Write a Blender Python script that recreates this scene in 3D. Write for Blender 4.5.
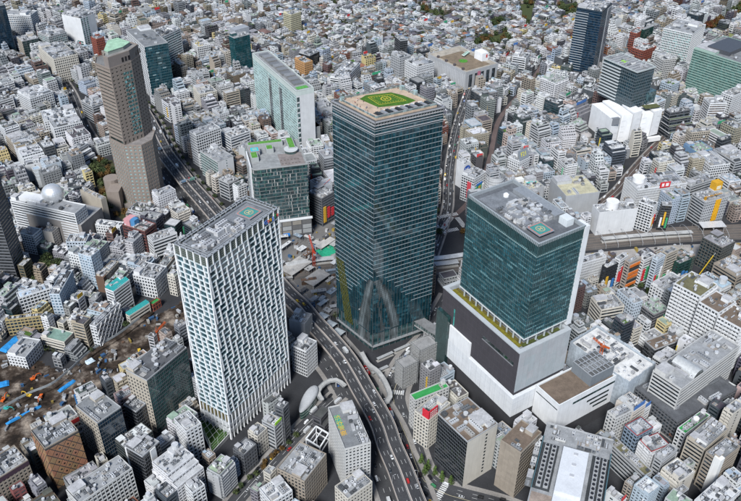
import bpy, math, random
import numpy as np
from math import sin, cos, pi, radians, hypot, atan2, floor, sqrt
from mathutils import Vector, Matrix

scene = bpy.context.scene
for o in list(bpy.data.objects):
    bpy.data.objects.remove(o)

# ------------------------------------------------------------------ camera, sky, sun, exposure
PITCH = 35.0
cam_data = bpy.data.cameras.new("camera")
cam = bpy.data.objects.new("camera", cam_data)
scene.collection.objects.link(cam)
cam.location = (0, 0, 488)
cam.rotation_mode = 'QUATERNION'
cam.rotation_quaternion = (Matrix.Rotation(radians(90 - PITCH), 3, 'X') @ Matrix.Rotation(radians(0.5), 3, 'Z')).to_quaternion()
cam_data.sensor_width = 36
cam_data.lens = 36 * 784.2 / 741.0
cam_data.clip_start = 5
cam_data.clip_end = 9000
scene.camera = cam

SUN_EL, SUN_AZ = radians(46), radians(198)      # azimuth measured clockwise from +Y
world = bpy.data.worlds.new("World")
scene.world = world
world.use_nodes = True
wn = world.node_tree
bg = wn.nodes["Background"]
sky = wn.nodes.new("ShaderNodeTexSky")
sky.sky_type = 'NISHITA'
sky.sun_disc = False
sky.sun_elevation = SUN_EL
sky.sun_rotation = SUN_AZ
sky.air_density = 1.0
sky.dust_density = 0.4
sky.ozone_density = 3.0
hs = wn.nodes.new("ShaderNodeHueSaturation")
hs.inputs['Saturation'].default_value = 1.0       # thin high cloud whitens the blue
wn.links.new(sky.outputs[0], hs.inputs['Color'])
wn.links.new(hs.outputs[0], bg.inputs['Color'])
bg.inputs['Strength'].default_value = 0.072
sun_data = bpy.data.lights.new("sun", 'SUN')
sun = bpy.data.objects.new("sun", sun_data)
scene.collection.objects.link(sun)
sun_data.energy = 3.7
sun_data.angle = radians(16)
sun_data.color = (1.0, 1.0, 0.99)
sd = Vector((sin(SUN_AZ) * cos(SUN_EL), cos(SUN_AZ) * cos(SUN_EL), sin(SUN_EL)))
sun.rotation_mode = 'QUATERNION'
sun.rotation_quaternion = sd.to_track_quat('Z', 'Y')
sun.location = sd * 3000
scene.view_settings.view_transform = 'Standard'
scene.view_settings.look = 'None'
scene.view_settings.gamma = 1
scene.view_settings.use_curve_mapping = False
scene.view_settings.exposure = 0.54
scene.render.engine = 'CYCLES'
scene.cycles.diffuse_bounces = 1

# ------------------------------------------------------------------ materials
MATS = {}
def new_mat(name, rough=0.8, spec=0.5, metal=0.0):
    m = bpy.data.materials.new(name)
    m.use_nodes = True
    nt = m.node_tree
    b = nt.nodes["Principled BSDF"]
    b.inputs['Roughness'].default_value = rough
    b.inputs['Metallic'].default_value = metal
    b.inputs['Specular IOR Level'].default_value = spec
    MATS[name] = m
    return m, nt, b
def N(nt, t, **k):
    n = nt.nodes.new(t)
    for a, v in k.items():
        setattr(n, a, v)
    return n
def mathn(nt, op, a, b=None):
    n = N(nt, "ShaderNodeMath", operation=op)
    for i, v in enumerate((a, b)):
        if v is None: continue
        if isinstance(v, (int, float)): n.inputs[i].default_value = v
        else: nt.links.new(v, n.inputs[i])
    return n.outputs[0]
def noise_range(nt, vec, scale, lo, hi, detail=3, rough=0.6):
    n = N(nt, "ShaderNodeTexNoise")
    n.inputs['Scale'].default_value = scale
    n.inputs['Detail'].default_value = detail
    n.inputs['Roughness'].default_value = rough
    nt.links.new(vec, n.inputs['Vector'])
    r = N(nt, "ShaderNodeMapRange")
    r.inputs['From Min'].default_value = 0.3
    r.inputs['From Max'].default_value = 0.7
    r.inputs['To Min'].default_value = lo
    r.inputs['To Max'].default_value = hi
    nt.links.new(n.outputs['Fac'], r.inputs['Value'])
    return r.outputs[0]
def pos(nt, sx=1, sy=1, sz=1):
    g = N(nt, "ShaderNodeNewGeometry")
    v = N(nt, "ShaderNodeVectorMath", operation='MULTIPLY')
    v.inputs[1].default_value = (sx, sy, sz)
    nt.links.new(g.outputs['Position'], v.inputs[0])
    return v.outputs[0]
def attr(nt):
    a = N(nt, "ShaderNodeAttribute")
    a.attribute_name = 'tint'
    return a.outputs['Color']
def scale_col(nt, col, fac):
    v = N(nt, "ShaderNodeVectorMath", operation='SCALE')
    nt.links.new(col, v.inputs[0])
    nt.links.new(fac, v.inputs['Scale'])
    return v.outputs[0]

m, nt, b = new_mat("wall", 0.82, 0.3)
f = mathn(nt, 'MULTIPLY', noise_range(nt, pos(nt), 0.11, 0.92, 1.05), noise_range(nt, pos(nt, 1, 1, 0.06), 0.9, 0.91, 1.04))
nt.links.new(scale_col(nt, attr(nt), f), b.inputs['Base Color'])

m, nt, b = new_mat("roof", 0.9, 0.25)
f = mathn(nt, 'MULTIPLY', noise_range(nt, pos(nt), 0.16, 0.70, 1.12, 4), noise_range(nt, pos(nt), 1.1, 0.80, 1.1, 3))
nt.links.new(scale_col(nt, attr(nt), f), b.inputs['Base Color'])

m, nt, b = new_mat("glass", 0.08, 0.8)
p = N(nt, "ShaderNodeVectorMath", operation='FLOOR'); nt.links.new(pos(nt, 0.55, 0.55, 0.27), p.inputs[0])
w = N(nt, "ShaderNodeTexWhiteNoise", noise_dimensions='3D'); nt.links.new(p.outputs[0], w.inputs['Vector'])
r = N(nt, "ShaderNodeMapRange"); r.interpolation_type = 'SMOOTHSTEP'
r.inputs['From Min'].default_value = 0.62; r.inputs['From Max'].default_value = 1.0
r.inputs['To Min'].default_value = 0.75; r.inputs['To Max'].default_value = 3.2
nt.links.new(w.outputs['Value'], r.inputs['Value'])
nt.links.new(scale_col(nt, attr(nt), r.outputs[0]), b.inputs['Base Color'])
r2 = N(nt, "ShaderNodeMapRange"); r2.inputs['To Min'].default_value = 0.04; r2.inputs['To Max'].default_value = 0.22
nt.links.new(w.outputs['Value'], r2.inputs['Value']); nt.links.new(r2.outputs[0], b.inputs['Roughness'])

m, nt, b = new_mat("curtain_glass", 0.05, 1.0)       # tower glazing: big panels with slight tint differences and wavy panes
p = N(nt, "ShaderNodeVectorMath", operation='FLOOR'); nt.links.new(pos(nt, 0.42, 0.42, 0.235), p.inputs[0])
w = N(nt, "ShaderNodeTexWhiteNoise", noise_dimensions='3D'); nt.links.new(p.outputs[0], w.inputs['Vector'])
r = N(nt, "ShaderNodeMapRange"); r.interpolation_type = 'SMOOTHSTEP'
r.inputs['From Min'].default_value = 0.3; r.inputs['From Max'].default_value = 1.0
r.inputs['To Min'].default_value = 0.75; r.inputs['To Max'].default_value = 1.6
nt.links.new(w.outputs['Value'], r.inputs['Value'])
f = mathn(nt, 'MULTIPLY', r.outputs[0], noise_range(nt, pos(nt), 0.03, 0.82, 1.2, 2))
nt.links.new(scale_col(nt, attr(nt), f), b.inputs['Base Color'])
bp = N(nt, "ShaderNodeBump"); bp.inputs['Strength'].default_value = 0.025; bp.inputs['Distance'].default_value = 0.3
nz = N(nt, "ShaderNodeTexNoise"); nz.inputs['Scale'].default_value = 0.35; nt.links.new(pos(nt), nz.inputs['Vector'])
nt.links.new(nz.outputs['Fac'], bp.inputs['Height']); nt.links.new(bp.outputs[0], b.inputs['Normal'])

m, nt, b = new_mat("metal", 0.42, 0.5, 0.35)
nt.links.new(scale_col(nt, attr(nt), noise_range(nt, pos(nt), 0.7, 0.82, 1.08)), b.inputs['Base Color'])

m, nt, b = new_mat("silver", 0.38, 0.5, 0.6)
nt.links.new(scale_col(nt, attr(nt), noise_range(nt, pos(nt), 0.5, 0.9, 1.05)), b.inputs['Base Color'])

m, nt, b = new_mat("asphalt", 0.9, 0.3)
f = mathn(nt, 'MULTIPLY', noise_range(nt, pos(nt), 0.05, 0.75, 1.2, 4), noise_range(nt, pos(nt), 0.9, 0.8, 1.15, 4))
nt.links.new(scale_col(nt, attr(nt), f), b.inputs['Base Color'])

m, nt, b = new_mat("paint", 0.7, 0.3)
nt.links.new(scale_col(nt, attr(nt), noise_range(nt, pos(nt), 0.8, 0.7, 1.05, 4)), b.inputs['Base Color'])

m, nt, b = new_mat("soil", 0.95, 0.2)
n1 = N(nt, "ShaderNodeTexNoise"); n1.inputs['Scale'].default_value = 0.06; n1.inputs['Detail'].default_value = 6; n1.inputs['Roughness'].default_value = 0.65
nt.links.new(pos(nt), n1.inputs['Vector'])
cr = N(nt, "ShaderNodeValToRGB")
e = cr.color_ramp.elements
e[0].position = 0.40; e[0].color = (0.018, 0.013, 0.010, 1)
e[1].position = 0.70; e[1].color = (0.36, 0.30, 0.24, 1)
k = e.new(0.5); k.color = (0.055, 0.040, 0.030, 1)
k = e.new(0.57); k.color = (0.14, 0.115, 0.095, 1)
nt.links.new(n1.outputs['Fac'], cr.inputs[0])
nt.links.new(scale_col(nt, cr.outputs[0], noise_range(nt, pos(nt), 0.6, 0.7, 1.15, 4)), b.inputs['Base Color'])

m, nt, b = new_mat("grass", 0.95, 0.2)
nt.links.new(scale_col(nt, attr(nt), noise_range(nt, pos(nt), 0.5, 0.6, 1.25, 4)), b.inputs['Base Color'])

m, nt, b = new_mat("leaf", 0.75, 0.3)
oi = N(nt, "ShaderNodeObjectInfo")
mx = N(nt, "ShaderNodeMix", data_type='RGBA', blend_type='MULTIPLY'); mx.inputs[0].default_value = 1
nt.links.new(attr(nt), mx.inputs[6]); nt.links.new(oi.outputs['Color'], mx.inputs[7])
nt.links.new(mx.outputs[2], b.inputs['Base Color'])

m, nt, b = new_mat("bark", 0.9, 0.2); nt.links.new(attr(nt), b.inputs['Base Color'])

m, nt, b = new_mat("car_paint", 0.25, 0.6)
oi = N(nt, "ShaderNodeObjectInfo"); nt.links.new(oi.outputs['Color'], b.inputs['Base Color'])
m, nt, b = new_mat("car_glass", 0.05, 0.8); b.inputs['Base Color'].default_value = (0.012, 0.014, 0.016, 1)
m, nt, b = new_mat("tyre", 0.9, 0.2); b.inputs['Base Color'].default_value = (0.012, 0.012, 0.012, 1)
m, nt, b = new_mat("pale_glass", 0.12, 0.7)            # pale glass with a soft uneven tint
nt.links.new(scale_col(nt, attr(nt), noise_range(nt, pos(nt, 1, 1, 0.6), 0.12, 0.5, 1.15, 2)), b.inputs['Base Color'])
m, nt, b = new_mat("cloth", 0.8, 0.2)
nt.links.new(scale_col(nt, attr(nt), noise_range(nt, pos(nt), 0.4, 0.75, 1.1)), b.inputs['Base Color'])

COL = dict(
 white=(.60, .61, .62), offwhite=(.49, .49, .48), lgrey=(.37, .38, .39), grey=(.27, .28, .295), dgrey=(.115, .12, .13),
 black=(.025, .027, .03), charcoal=(.05, .052, .056), beige=(.40, .36, .30), cream=(.54, .51, .45), tan=(.29, .25, .205), tan2=(.25, .23, .215),
 brown=(.16, .10, .07), dbrown=(.175, .135, .105), rust=(.25, .075, .05), rust2=(.13, .055, .05), pink=(.45, .33, .33), bluegrey=(.44, .50, .56),
 blueg2=(.20, .26, .33), blue=(.16, .27, .42), navy=(.012, .028, .045), green=(.04, .30, .08), pgreen=(.26, .42, .28), greenroof=(.30, .38, .27),
 dgreen=(.012, .05, .04), teal=(.01, .06, .066), straw=(.50, .47, .33), olive=(.16, .15, .085), orange=(.36, .31, .27), orange2=(.48, .27, .12),
 plum=(.06, .035, .05), ochre=(.36, .29, .15), sheet=(.44, .50, .56), dark=(.022, .028, .033), lblue=(.11, .18, .24), turquoise=(.08, .48, .46), pgreen2=(.20, .31, .26), gband=(.27, .38, .33))
GLASS = dict(dark=(.017, .023, .029), navy=(.009, .024, .042), green=(.035, .095, .09), black=(.010, .012, .014), teal=(.010, .055, .068),
 dgreen=(.008, .03, .026), lblue=(.09, .15, .2), brown=(.05, .035, .028))
RCOL = dict(lgrey=(.31, .32, .33), grey=(.21, .22, .23), white=(.62, .63, .64))
def RC(c): return RCOL.get(c) or COL[c]
def C(c): return COL[c] if isinstance(c, str) else c
def G(c): return GLASS[c] if isinstance(c, str) else c

# ------------------------------------------------------------------ mesh builder
class MB:
    def __init__(s):
        s.v = []; s.f = []; s.m = []; s.c = []; s.T = None
    def at(s, x, y, z, ang):
        s.T = (cos(ang), sin(ang), x, y, z); return s
    def add(s, pts):
        i = len(s.v)
        if s.T:
            c, n, ox, oy, oz = s.T
            s.v.extend([(x * c - y * n + ox, x * n + y * c + oy, z + oz) for x, y, z in pts])
        else:
            s.v.extend(pts)
        return i
    def face(s, pts, mat, col):
        i = s.add(pts); s.f.append(tuple(range(i, i + len(pts)))); s.m.append(mat); s.c.append(col)
    def faces(s, pts, fs, mat, col):
        i = s.add(pts)
        for f in fs:
            s.f.append(tuple(i + k for k in f)); s.m.append(mat); s.c.append(col)
    def box(s, x0, x1, y0, y1, z0, z1, mat, col, bottom=False, top=True):
        fs = [(0, 1, 5, 4), (1, 2, 6, 5), (2, 3, 7, 6), (3, 0, 4, 7)]
        if top: fs.append((4, 5, 6, 7))
        if bottom: fs.append((3, 2, 1, 0))
        s.faces([(x0, y0, z0), (x1, y0, z0), (x1, y1, z0), (x0, y1, z0), (x0, y0, z1), (x1, y0, z1), (x1, y1, z1), (x0, y1, z1)], fs, mat, col)
    def prism(s, poly, z0, z1, mat, col, top=True, bottom=False):
        n = len(poly)
        pts = [(x, y, z0) for x, y in poly] + [(x, y, z1) for x, y in poly]
        fs = [(i, (i + 1) % n, n + (i + 1) % n, n + i) for i in range(n)]
        if top: fs.append(tuple(range(n, 2 * n)))
        if bottom: fs.append(tuple(range(n - 1, -1, -1)))
        s.faces(pts, fs, mat, col)
    def loft(s, polyA, zA, polyB, zB, mat, col, top=False):
        n = len(polyA)
        pts = [(x, y, zA) for x, y in polyA] + [(x, y, zB) for x, y in polyB]
        fs = [(i, (i + 1) % n, n + (i + 1) % n, n + i) for i in range(n)]
        if top: fs.append(tuple(range(n, 2 * n)))
        s.faces(pts, fs, mat, col)
    def cyl(s, x, y, r, z0, z1, mat, col, n=10, r2=None):
        r2 = r if r2 is None else r2
        A = [(x + r * cos(2 * pi * i / n), y + r * sin(2 * pi * i / n)) for i in range(n)]
        B = [(x + r2 * cos(2 * pi * i / n), y + r2 * sin(2 * pi * i / n)) for i in range(n)]
        s.loft(A, z0, B, z1, mat, col, top=True)
    def bar(s, a, b, w, mat, col, h=None):
        a = Vector(a); b = Vector(b); d = (b - a).normalized()
        u = d.cross(Vector((0, 0, 1)))
        if u.length < 1e-3: u = Vector((1, 0, 0))
        u.normalize(); v = u.cross(d)
        h = w if h is None else h
        u = u * (w / 2); v = v * (h / 2)
        pts = [tuple(p) for p in (a - u - v, a + u - v, a + u + v, a - u + v, b - u - v, b + u - v, b + u + v, b - u + v)]
        s.faces(pts, [(0, 1, 5, 4), (1, 2, 6, 5), (2, 3, 7, 6), (3, 0, 4, 7), (0, 3, 2, 1), (4, 5, 6, 7)], mat, col)
    def mesh(s, name):
        me = bpy.data.meshes.new(name)
        me.from_pydata(s.v, [], s.f)
        used = sorted(set(s.m))
        idx = {k: i for i, k in enumerate(used)}
        for k in used: me.materials.append(MATS[k])
        me.polygons.foreach_set('material_index', np.array([idx[k] for k in s.m], dtype=np.int32))
        a = me.attributes.new('tint', 'FLOAT_COLOR', 'FACE')
        arr = np.ones((len(s.f), 4), dtype=np.float32); arr[:, :3] = np.array(s.c, dtype=np.float32)
        a.data.foreach_set('color', arr.ravel())
        return me
    def build(s, name, parent=None, kind=None):
        if not s.f: return None
        o = bpy.data.objects.new(name, s.mesh(name))
        scene.collection.objects.link(o)
        if parent: o.parent = parent
        if kind: o['kind'] = kind
        return o
def empty(name, x, y, z, ang, label, cat, group=None):
    o = bpy.data.objects.new(name, None)
    scene.collection.objects.link(o)
    o.location = (x, y, z); o.rotation_euler = (0, 0, ang)
    o.empty_display_size = 1
    tag(o, label, cat, group)
    return o
def tag(o, label, cat, group=None):
    o['label'] = label; o['category'] = cat
    if group: o['group'] = group
    return o
STUFF_PARTS = {'floor_bands', 'piers', 'mullions', 'rooftop_units', 'balconies', 'fins', 'roof_pipes', 'windows', 'railings', 'lane_markings', 'rails', 'planting', 'cooling_fans', 'stone_panel', 'wall_panels', 'wall_fins', 'shaft_bands', 'screen_slots', 'flank_windows', 'net_cables', 'net_posts', 'scaffold_poles', 'scaffold_boards', 'planted_louvres', 'arch_panes', 'lawn_marking', 'gold_panels', 'podium_columns', 'podium_panels', 'crown_screen', 'fin_ribs', 'roof_frame', 'grid_roof', 'teal_window', 'sheeting', 'cross_bracing', 'crane_jib', 'billboard_marks', 'wheels', 'light_panels', 'cladding_joints', 'blinds_and_reflections', 'dark_joints', 'dark_strip', 'ledges', 'posts'}
SUBPART = {'parapet': 'roof', 'rooftop_units': 'roof', 'upper_parapet': 'upper_roof', 'balconies': 'wall', 'windows': 'wall', 'helipad_marking': 'helipad', 'helipad_support': 'helipad', 'water_tank': 'roof_room', 'sign_posts': 'signboard', 'lawn_marking': 'lawn', 'mullions': 'glazing', 'crown_opening': 'crown', 'sign_marks': 'roof_sign', 'billboard_marks': 'red_billboard', 'tank_mark': 'yellow_tank', 'shaft_bands': 'stair_shaft', 'screen_slots': 'white_screen', 'flank_windows': 'grey_flank', 'fin_ribs': 'glass_fin', 'sign_mark': 'sign_block'}
class Thing:
    """collects the parts of one thing in local coordinates"""
    def __init__(s): s.p = {}
    def __getitem__(s, k):
        if k not in s.p: s.p[k] = MB()
        return s.p[k]
    def build(s, name, x, y, z, ang, label, cat, group=None):
        root = empty(name, x, y, z, ang, label, cat, group)
        s.root = root; s.obs = {}
        for k, mb in s.p.items():
            n = k.split('#')[0]
            o = mb.build(n, root, 'stuff' if n in STUFF_PARTS else None)
            if o: s.obs[k] = o
        for k, o in s.obs.items():
            up = SUBPART.get(k)
            if up in s.obs: o.parent = s.obs[up]
        return root
class Sink:
    """same interface, all parts into one mesh (for the mass of far buildings)"""
    def __init__(s, mb): s.mb = mb
    def __getitem__(s, k): return s.mb

def offset(poly, d):
    n = len(poly); out = []
    for i in range(n):
        p0 = poly[i - 1]; p1 = poly[i]; p2 = poly[(i + 1) % n]
        a = atan2(p1[1] - p0[1], p1[0] - p0[0]); b = atan2(p2[1] - p1[1], p2[0] - p1[0])
        na = (-sin(a), cos(a)); nb = (-sin(b), cos(b))
        k = 1 + na[0] * nb[0] + na[1] * nb[1]
        out.append((p1[0] + d * (na[0] + nb[0]) / k, p1[1] + d * (na[1] + nb[1]) / k))
    return out
def rectp(w, d, cx=0, cy=0):
    return [(cx - w / 2, cy - d / 2), (cx + w / 2, cy - d / 2), (cx + w / 2, cy + d / 2), (cx - w / 2, cy + d / 2)]
def edge(poly, i):
    a = poly[i]; b = poly[(i + 1) % len(poly)]
    L = hypot(b[0] - a[0], b[1] - a[1]); u = ((b[0] - a[0]) / L, (b[1] - a[1]) / L)
    return a, b, L, u, (u[1], -u[0])
def ebox(mb, a, u, n, s0, s1, z0, z1, d0, d1, mat, col, ends=True, caps=True):
    """box on a facade edge: s along, d outward"""
    P = lambda s, d, z: (a[0] + u[0] * s + n[0] * d, a[1] + u[1] * s + n[1] * d, z)
    pts = [P(s0, d0, z0), P(s1, d0, z0), P(s1, d1, z0), P(s0, d1, z0), P(s0, d0, z1), P(s1, d0, z1), P(s1, d1, z1), P(s0, d1, z1)]
    fs = [(2, 3, 7, 6)]
    if ends: fs += [(1, 2, 6, 5), (3, 0, 4, 7)]
    if caps: fs += [(4, 5, 6, 7), (3, 2, 1, 0)]
    mb.faces(pts, fs, mat, col)

def facade(B, poly, z0, z1, kind='grid', wall=(.5, .5, .5), glass=(.03, .03, .03), fh=3.6, sp=1.2, dep=0.3, bay=3.0, pw=0.8, edges=None, gmat='glass', wmat='wall', lod=0, top=0.7, wallpart='wall', solidcol=None, rng=random):
    """storeys of recessed glazing behind floor bands and piers, edge by edge"""
    n = len(poly); inner = offset(poly, dep); pin = offset(poly, 0.03)
    B['glazing'].prism(inner, z0, z1, gmat, glass, top=False)
    nf = max(1, int(round((z1 - z0) / fh))); fh = (z1 - z0) / nf
    W = B[wallpart]
    for i in range(n):
        k = (edges or {}).get(i, kind)
        a, b, L, u, nn = edge(poly, i)
        ia, ib = inner[i], inner[(i + 1) % n]
        if k == 'solid' or k == 'few':
            W.faces([(a[0], a[1], z0), (b[0], b[1], z0), (b[0], b[1], z1), (a[0], a[1], z1)], [(0, 1, 2, 3)], wmat, solidcol or wall)
            if k == 'few' and lod < 2:
                s = rng.uniform(.25, .75) * L; ww = rng.choice((1.2, 1.8, 2.4))
                if ww * 1.6 < L:
                    s = min(max(s, ww), L - ww)
                    for j in range(nf):
                        ebox(B['windows'], a, u, nn, s - ww / 2, s + ww / 2, z0 + j * fh + 1.0, z0 + j * fh + 2.4, 0, 0.04, gmat, glass)
            continue
        for j in range(nf + 1):
            zb = z0 + j * fh
            za, zc = (zb, zb + sp) if j < nf else (z1 - top, z1)
            if j == 0: zc = zb + min(sp, 0.6)
            W.faces([(a[0], a[1], za), (b[0], b[1], za), (b[0], b[1], zc), (a[0], a[1], zc), (ia[0], ia[1], za), (ib[0], ib[1], za), (ib[0], ib[1], zc), (ia[0], ia[1], zc)],
                    [(0, 1, 2, 3), (3, 2, 6, 7), (1, 0, 4, 5)], wmat, wall)
        a2, b2, L2, u2, n2 = edge(pin, i)
        if k in ('grid', 'punch', 'curtain', 'balcony'):
            nb = max(1, int(round(L2 / bay))); st = L2 / nb
            for j in range(nb + 1):
                h0 = max(0, j * st - pw / 2); h1 = min(L2, j * st + pw / 2)
                ebox(W, a2, u2, n2, h0, h1, z0, z1, -dep + 0.03, 0, wmat, wall, ends=(0 < j < nb), caps=False)
                if j == 0 or j == nb:
                    s = h1 if j == 0 else h0
                    P = lambda d, z: (a2[0] + u2[0] * s + n2[0] * d, a2[1] + u2[1] * s + n2[1] * d, z)
                    W.face([P(0, z0), P(-dep + .03, z0), P(-dep + .03, z1), P(0, z1)], wmat, wall)
        else:
            for h0, h1 in ((0, min(1.0, pw)), (L2 - min(1.0, pw), L2)):
                ebox(W, a2, u2, n2, h0, h1, z0, z1, -dep + 0.03, 0, wmat, wall, ends=True, caps=False)
        if k == 'balcony':
            R = B['balconies']
            for j in range(1, nf):
                zb = z0 + j * fh
                ebox(R, a, u, nn, 0.25, L - 0.25, zb - 0.1, zb + 1.1, 0.0, 1.35, wmat, wall)
            nb = max(2, int(L / 6.5))
            for j in range(nb + 1):
                s = 0.25 + (L - 0.5 - 0.2) * j / nb
                ebox(R, a, u, nn, s, s + 0.2, z0 + fh - .1, z1, 0.0, 1.3, wmat, wall)
def roof(B, poly, z, col, wall, ph=1.0, th=0.35, wmat='wall', pre=''):
    inn = offset(poly, th); n = len(poly)
    B[pre + 'roof'].face([(x, y, z) for x, y in inn], 'roof', col)
    W = B[pre + 'parapet']
    pts = [(x, y, z) for x, y in poly] + [(x, y, z + ph) for x, y in poly] + [(x, y, z + ph) for x, y in inn] + [(x, y, z) for x, y in inn]
    fs = []
    for i in range(n):
        j = (i + 1) % n
        fs += [(i, j, n + j, n + i), (n + i, n + j, 2 * n + j, 2 * n + i), (2 * n + i, 2 * n + j, 3 * n + j, 3 * n + i)]
    W.faces(pts, fs, wmat, wall)
UNITC = [(.62, .63, .64), (.5, .51, .52), (.7, .7, .69), (.34, .35, .36), (.5, .48, .45), (.76, .77, .78), (.2, .21, .22), (.12, .125, .13), (.42, .43, .45)]
def clutter(B, w, d, z, n, rng, cx=0, cy=0, big=1.0, part='rooftop_units'):
    """plant on a flat roof in free cells: ducts, air handlers with fan rings, tanks, frames"""
    cell = 2.6 * big
    nx = max(1, int((w - 1.6) / cell)); ny = max(1, int((d - 1.6) / cell))
    free = [(i, j) for i in range(nx) for j in range(ny)]
    used = set(); R = B[part]
    gx = (w - 1.6) / nx; gy = (d - 1.6) / ny
    for _ in range(n):
        if not free: break
        i, j = rng.choice(free)
        li = rng.choice((1, 1, 2, 3)); lj = 1
        if rng.random() < .5: li, lj = lj, li
        cells = [(i + p, j + q) for p in range(li) for q in range(lj)]
        if any(c in used or c[0] >= nx or c[1] >= ny for c in cells): continue
        used.update(cells); free = [c for c in free if c not in used]
        x0 = cx - w / 2 + .8 + i * gx + .3; x1 = x0 + gx * li - .6
        y0 = cy - d / 2 + .8 + j * gy + .3; y1 = y0 + gy * lj - .6
        if x1 - x0 < .6 or y1 - y0 < .6: continue
        c = rng.choice(UNITC); t = rng.random()
        if rng.random() < .35: R.box(x0 - .28, x1 + .28, y0 - .28, y1 + .28, z, z + .12, 'roof', rng.choice(((.1, .1, .105), (.16, .165, .17), (.3, .27, .24))))
        if t < .55:
            h = rng.uniform(.9, 2.1) * big
            R.box(x0, x1, y0, y1, z, z + h, 'metal', c)
            if (x1 - x0) * (y1 - y0) > 2.5:
                k = max(1, int(max(x1 - x0, y1 - y0) / 1.7))
                for q in range(k):
                    fx = x0 + (x1 - x0) * (q + .5) / k if x1 - x0 > y1 - y0 else (x0 + x1) / 2
                    fy = y0 + (y1 - y0) * (q + .5) / k if x1 - x0 <= y1 - y0 else (y0 + y1) / 2
                    R.cyl(fx, fy, min(.55, (min(x1 - x0, y1 - y0)) * .35), z + h, z + h + .12, 'metal', (.08, .085, .09), 6)
        elif t < .68:
            r = min(x1 - x0, y1 - y0) / 2
            R.cyl((x0 + x1) / 2, (y0 + y1) / 2, r, z + .5, z + rng.uniform(1.8, 2.8), 'metal', (.7, .71, .72), 10)
            R.box((x0 + x1) / 2 - r * .6, (x0 + x1) / 2 + r * .6, (y0 + y1) / 2 - r * .6, (y0 + y1) / 2 + r * .6, z, z + .5, 'wall', (.35, .35, .35))
        elif t < .85:
            R.box(x0, x1, y0 + (y1 - y0) * .3, y1 - (y1 - y0) * .3, z + .25, z + .8, 'metal', c, bottom=True)
        else:
            h = rng.uniform(2.2, 3.0)
            R.box(x0, x1, y0, y1, z, z + h, 'wall', c)
            R.box(x0 - .12, x1 + .12, y0 - .12, y1 + .12, z + h, z + h + .15, 'roof', (.4, .4, .41), bottom=True)
def helipad(B, x, y, z, s, col=(.07, .27, .25)):
    P = B['helipad']
    P.box(x - s / 2, x + s / 2, y - s / 2, y + s / 2, z, z + .6, 'metal', (.34, .36, .4), bottom=True)
    Q = B['helipad_marking']
    k = s * .40
    Q.box(x - k, x + k, y - k, y + k, z + .6, z + .62, 'paint', col)
    n = 20; r0, r1 = s * .2, s * .25
    for i in range(n):
        a, b = 2 * pi * i / n, 2 * pi * (i + 1) / n
        Q.face([(x + r0 * cos(a), y + r0 * sin(a), z + .626), (x + r1 * cos(a), y + r1 * sin(a), z + .626), (x + r1 * cos(b), y + r1 * sin(b), z + .626), (x + r0 * cos(b), y + r0 * sin(b), z + .626)], 'paint', (.5, .42, .25))
    for (a, b, c, d) in ((-.1, -.06, -.12, .12), (.06, .1, -.12, .12), (-.06, .06, -.02, .02)):
        Q.face([(x + a * s, y + c * s, z + .63), (x + b * s, y + c * s, z + .63), (x + b * s, y + d * s, z + .63), (x + a * s, y + d * s, z + .63)], 'paint', (.75, .55, .25))
    for a, b, c, d in ((-.45, .45, -.45, -.41), (-.45, .45, .41, .45), (-.45, -.41, -.41, .41), (.41, .45, -.41, .41)):
        Q.box(x + a * s, x + b * s, y + c * s, y + d * s, z + .6, z + .625, 'paint', (.6, .2, .13))

SPEC = {  # style -> facade arguments
 'grid': dict(kind='grid', sp=1.15, bay=3.2, pw=.75, dep=.4), 'punch': dict(kind='punch', sp=1.45, bay=3.0, pw=1.25, dep=.3),
 'ribbon': dict(kind='ribbon', sp=1.55, dep=.35, pw=1.2), 'curtain': dict(kind='curtain', sp=.55, bay=1.9, pw=.16, dep=.14, gmat='curtain_glass'),
 'fins': dict(kind='grid', sp=.35, bay=1.8, pw=.75, dep=.7), 'ribs': dict(kind='grid', sp=1.0, bay=2.6, pw=.7, dep=.7),
 'balcony': dict(kind='grid', sp=1.1, bay=3.2, pw=.7, dep=.3), 'pin': dict(kind='grid', sp=.3, bay=2.0, pw=.42, dep=.5), 'blank': dict(kind='solid'), 'stripe': dict(kind='ribbon', sp=1.9, dep=.25, pw=.4),
 'greenband': dict(kind='curtain', sp=1.15, bay=2.4, pw=.2, dep=.3, gmat='curtain_glass'), 'teal': dict(kind='curtain', sp=.9, bay=2.2, pw=.2, dep=.2, gmat='curtain_glass'),
 'slab': dict(kind='solid'), 'checker': dict(kind='curtain', sp=.8, bay=2.6, pw=.2, dep=.2, gmat='curtain_glass')}

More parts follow.
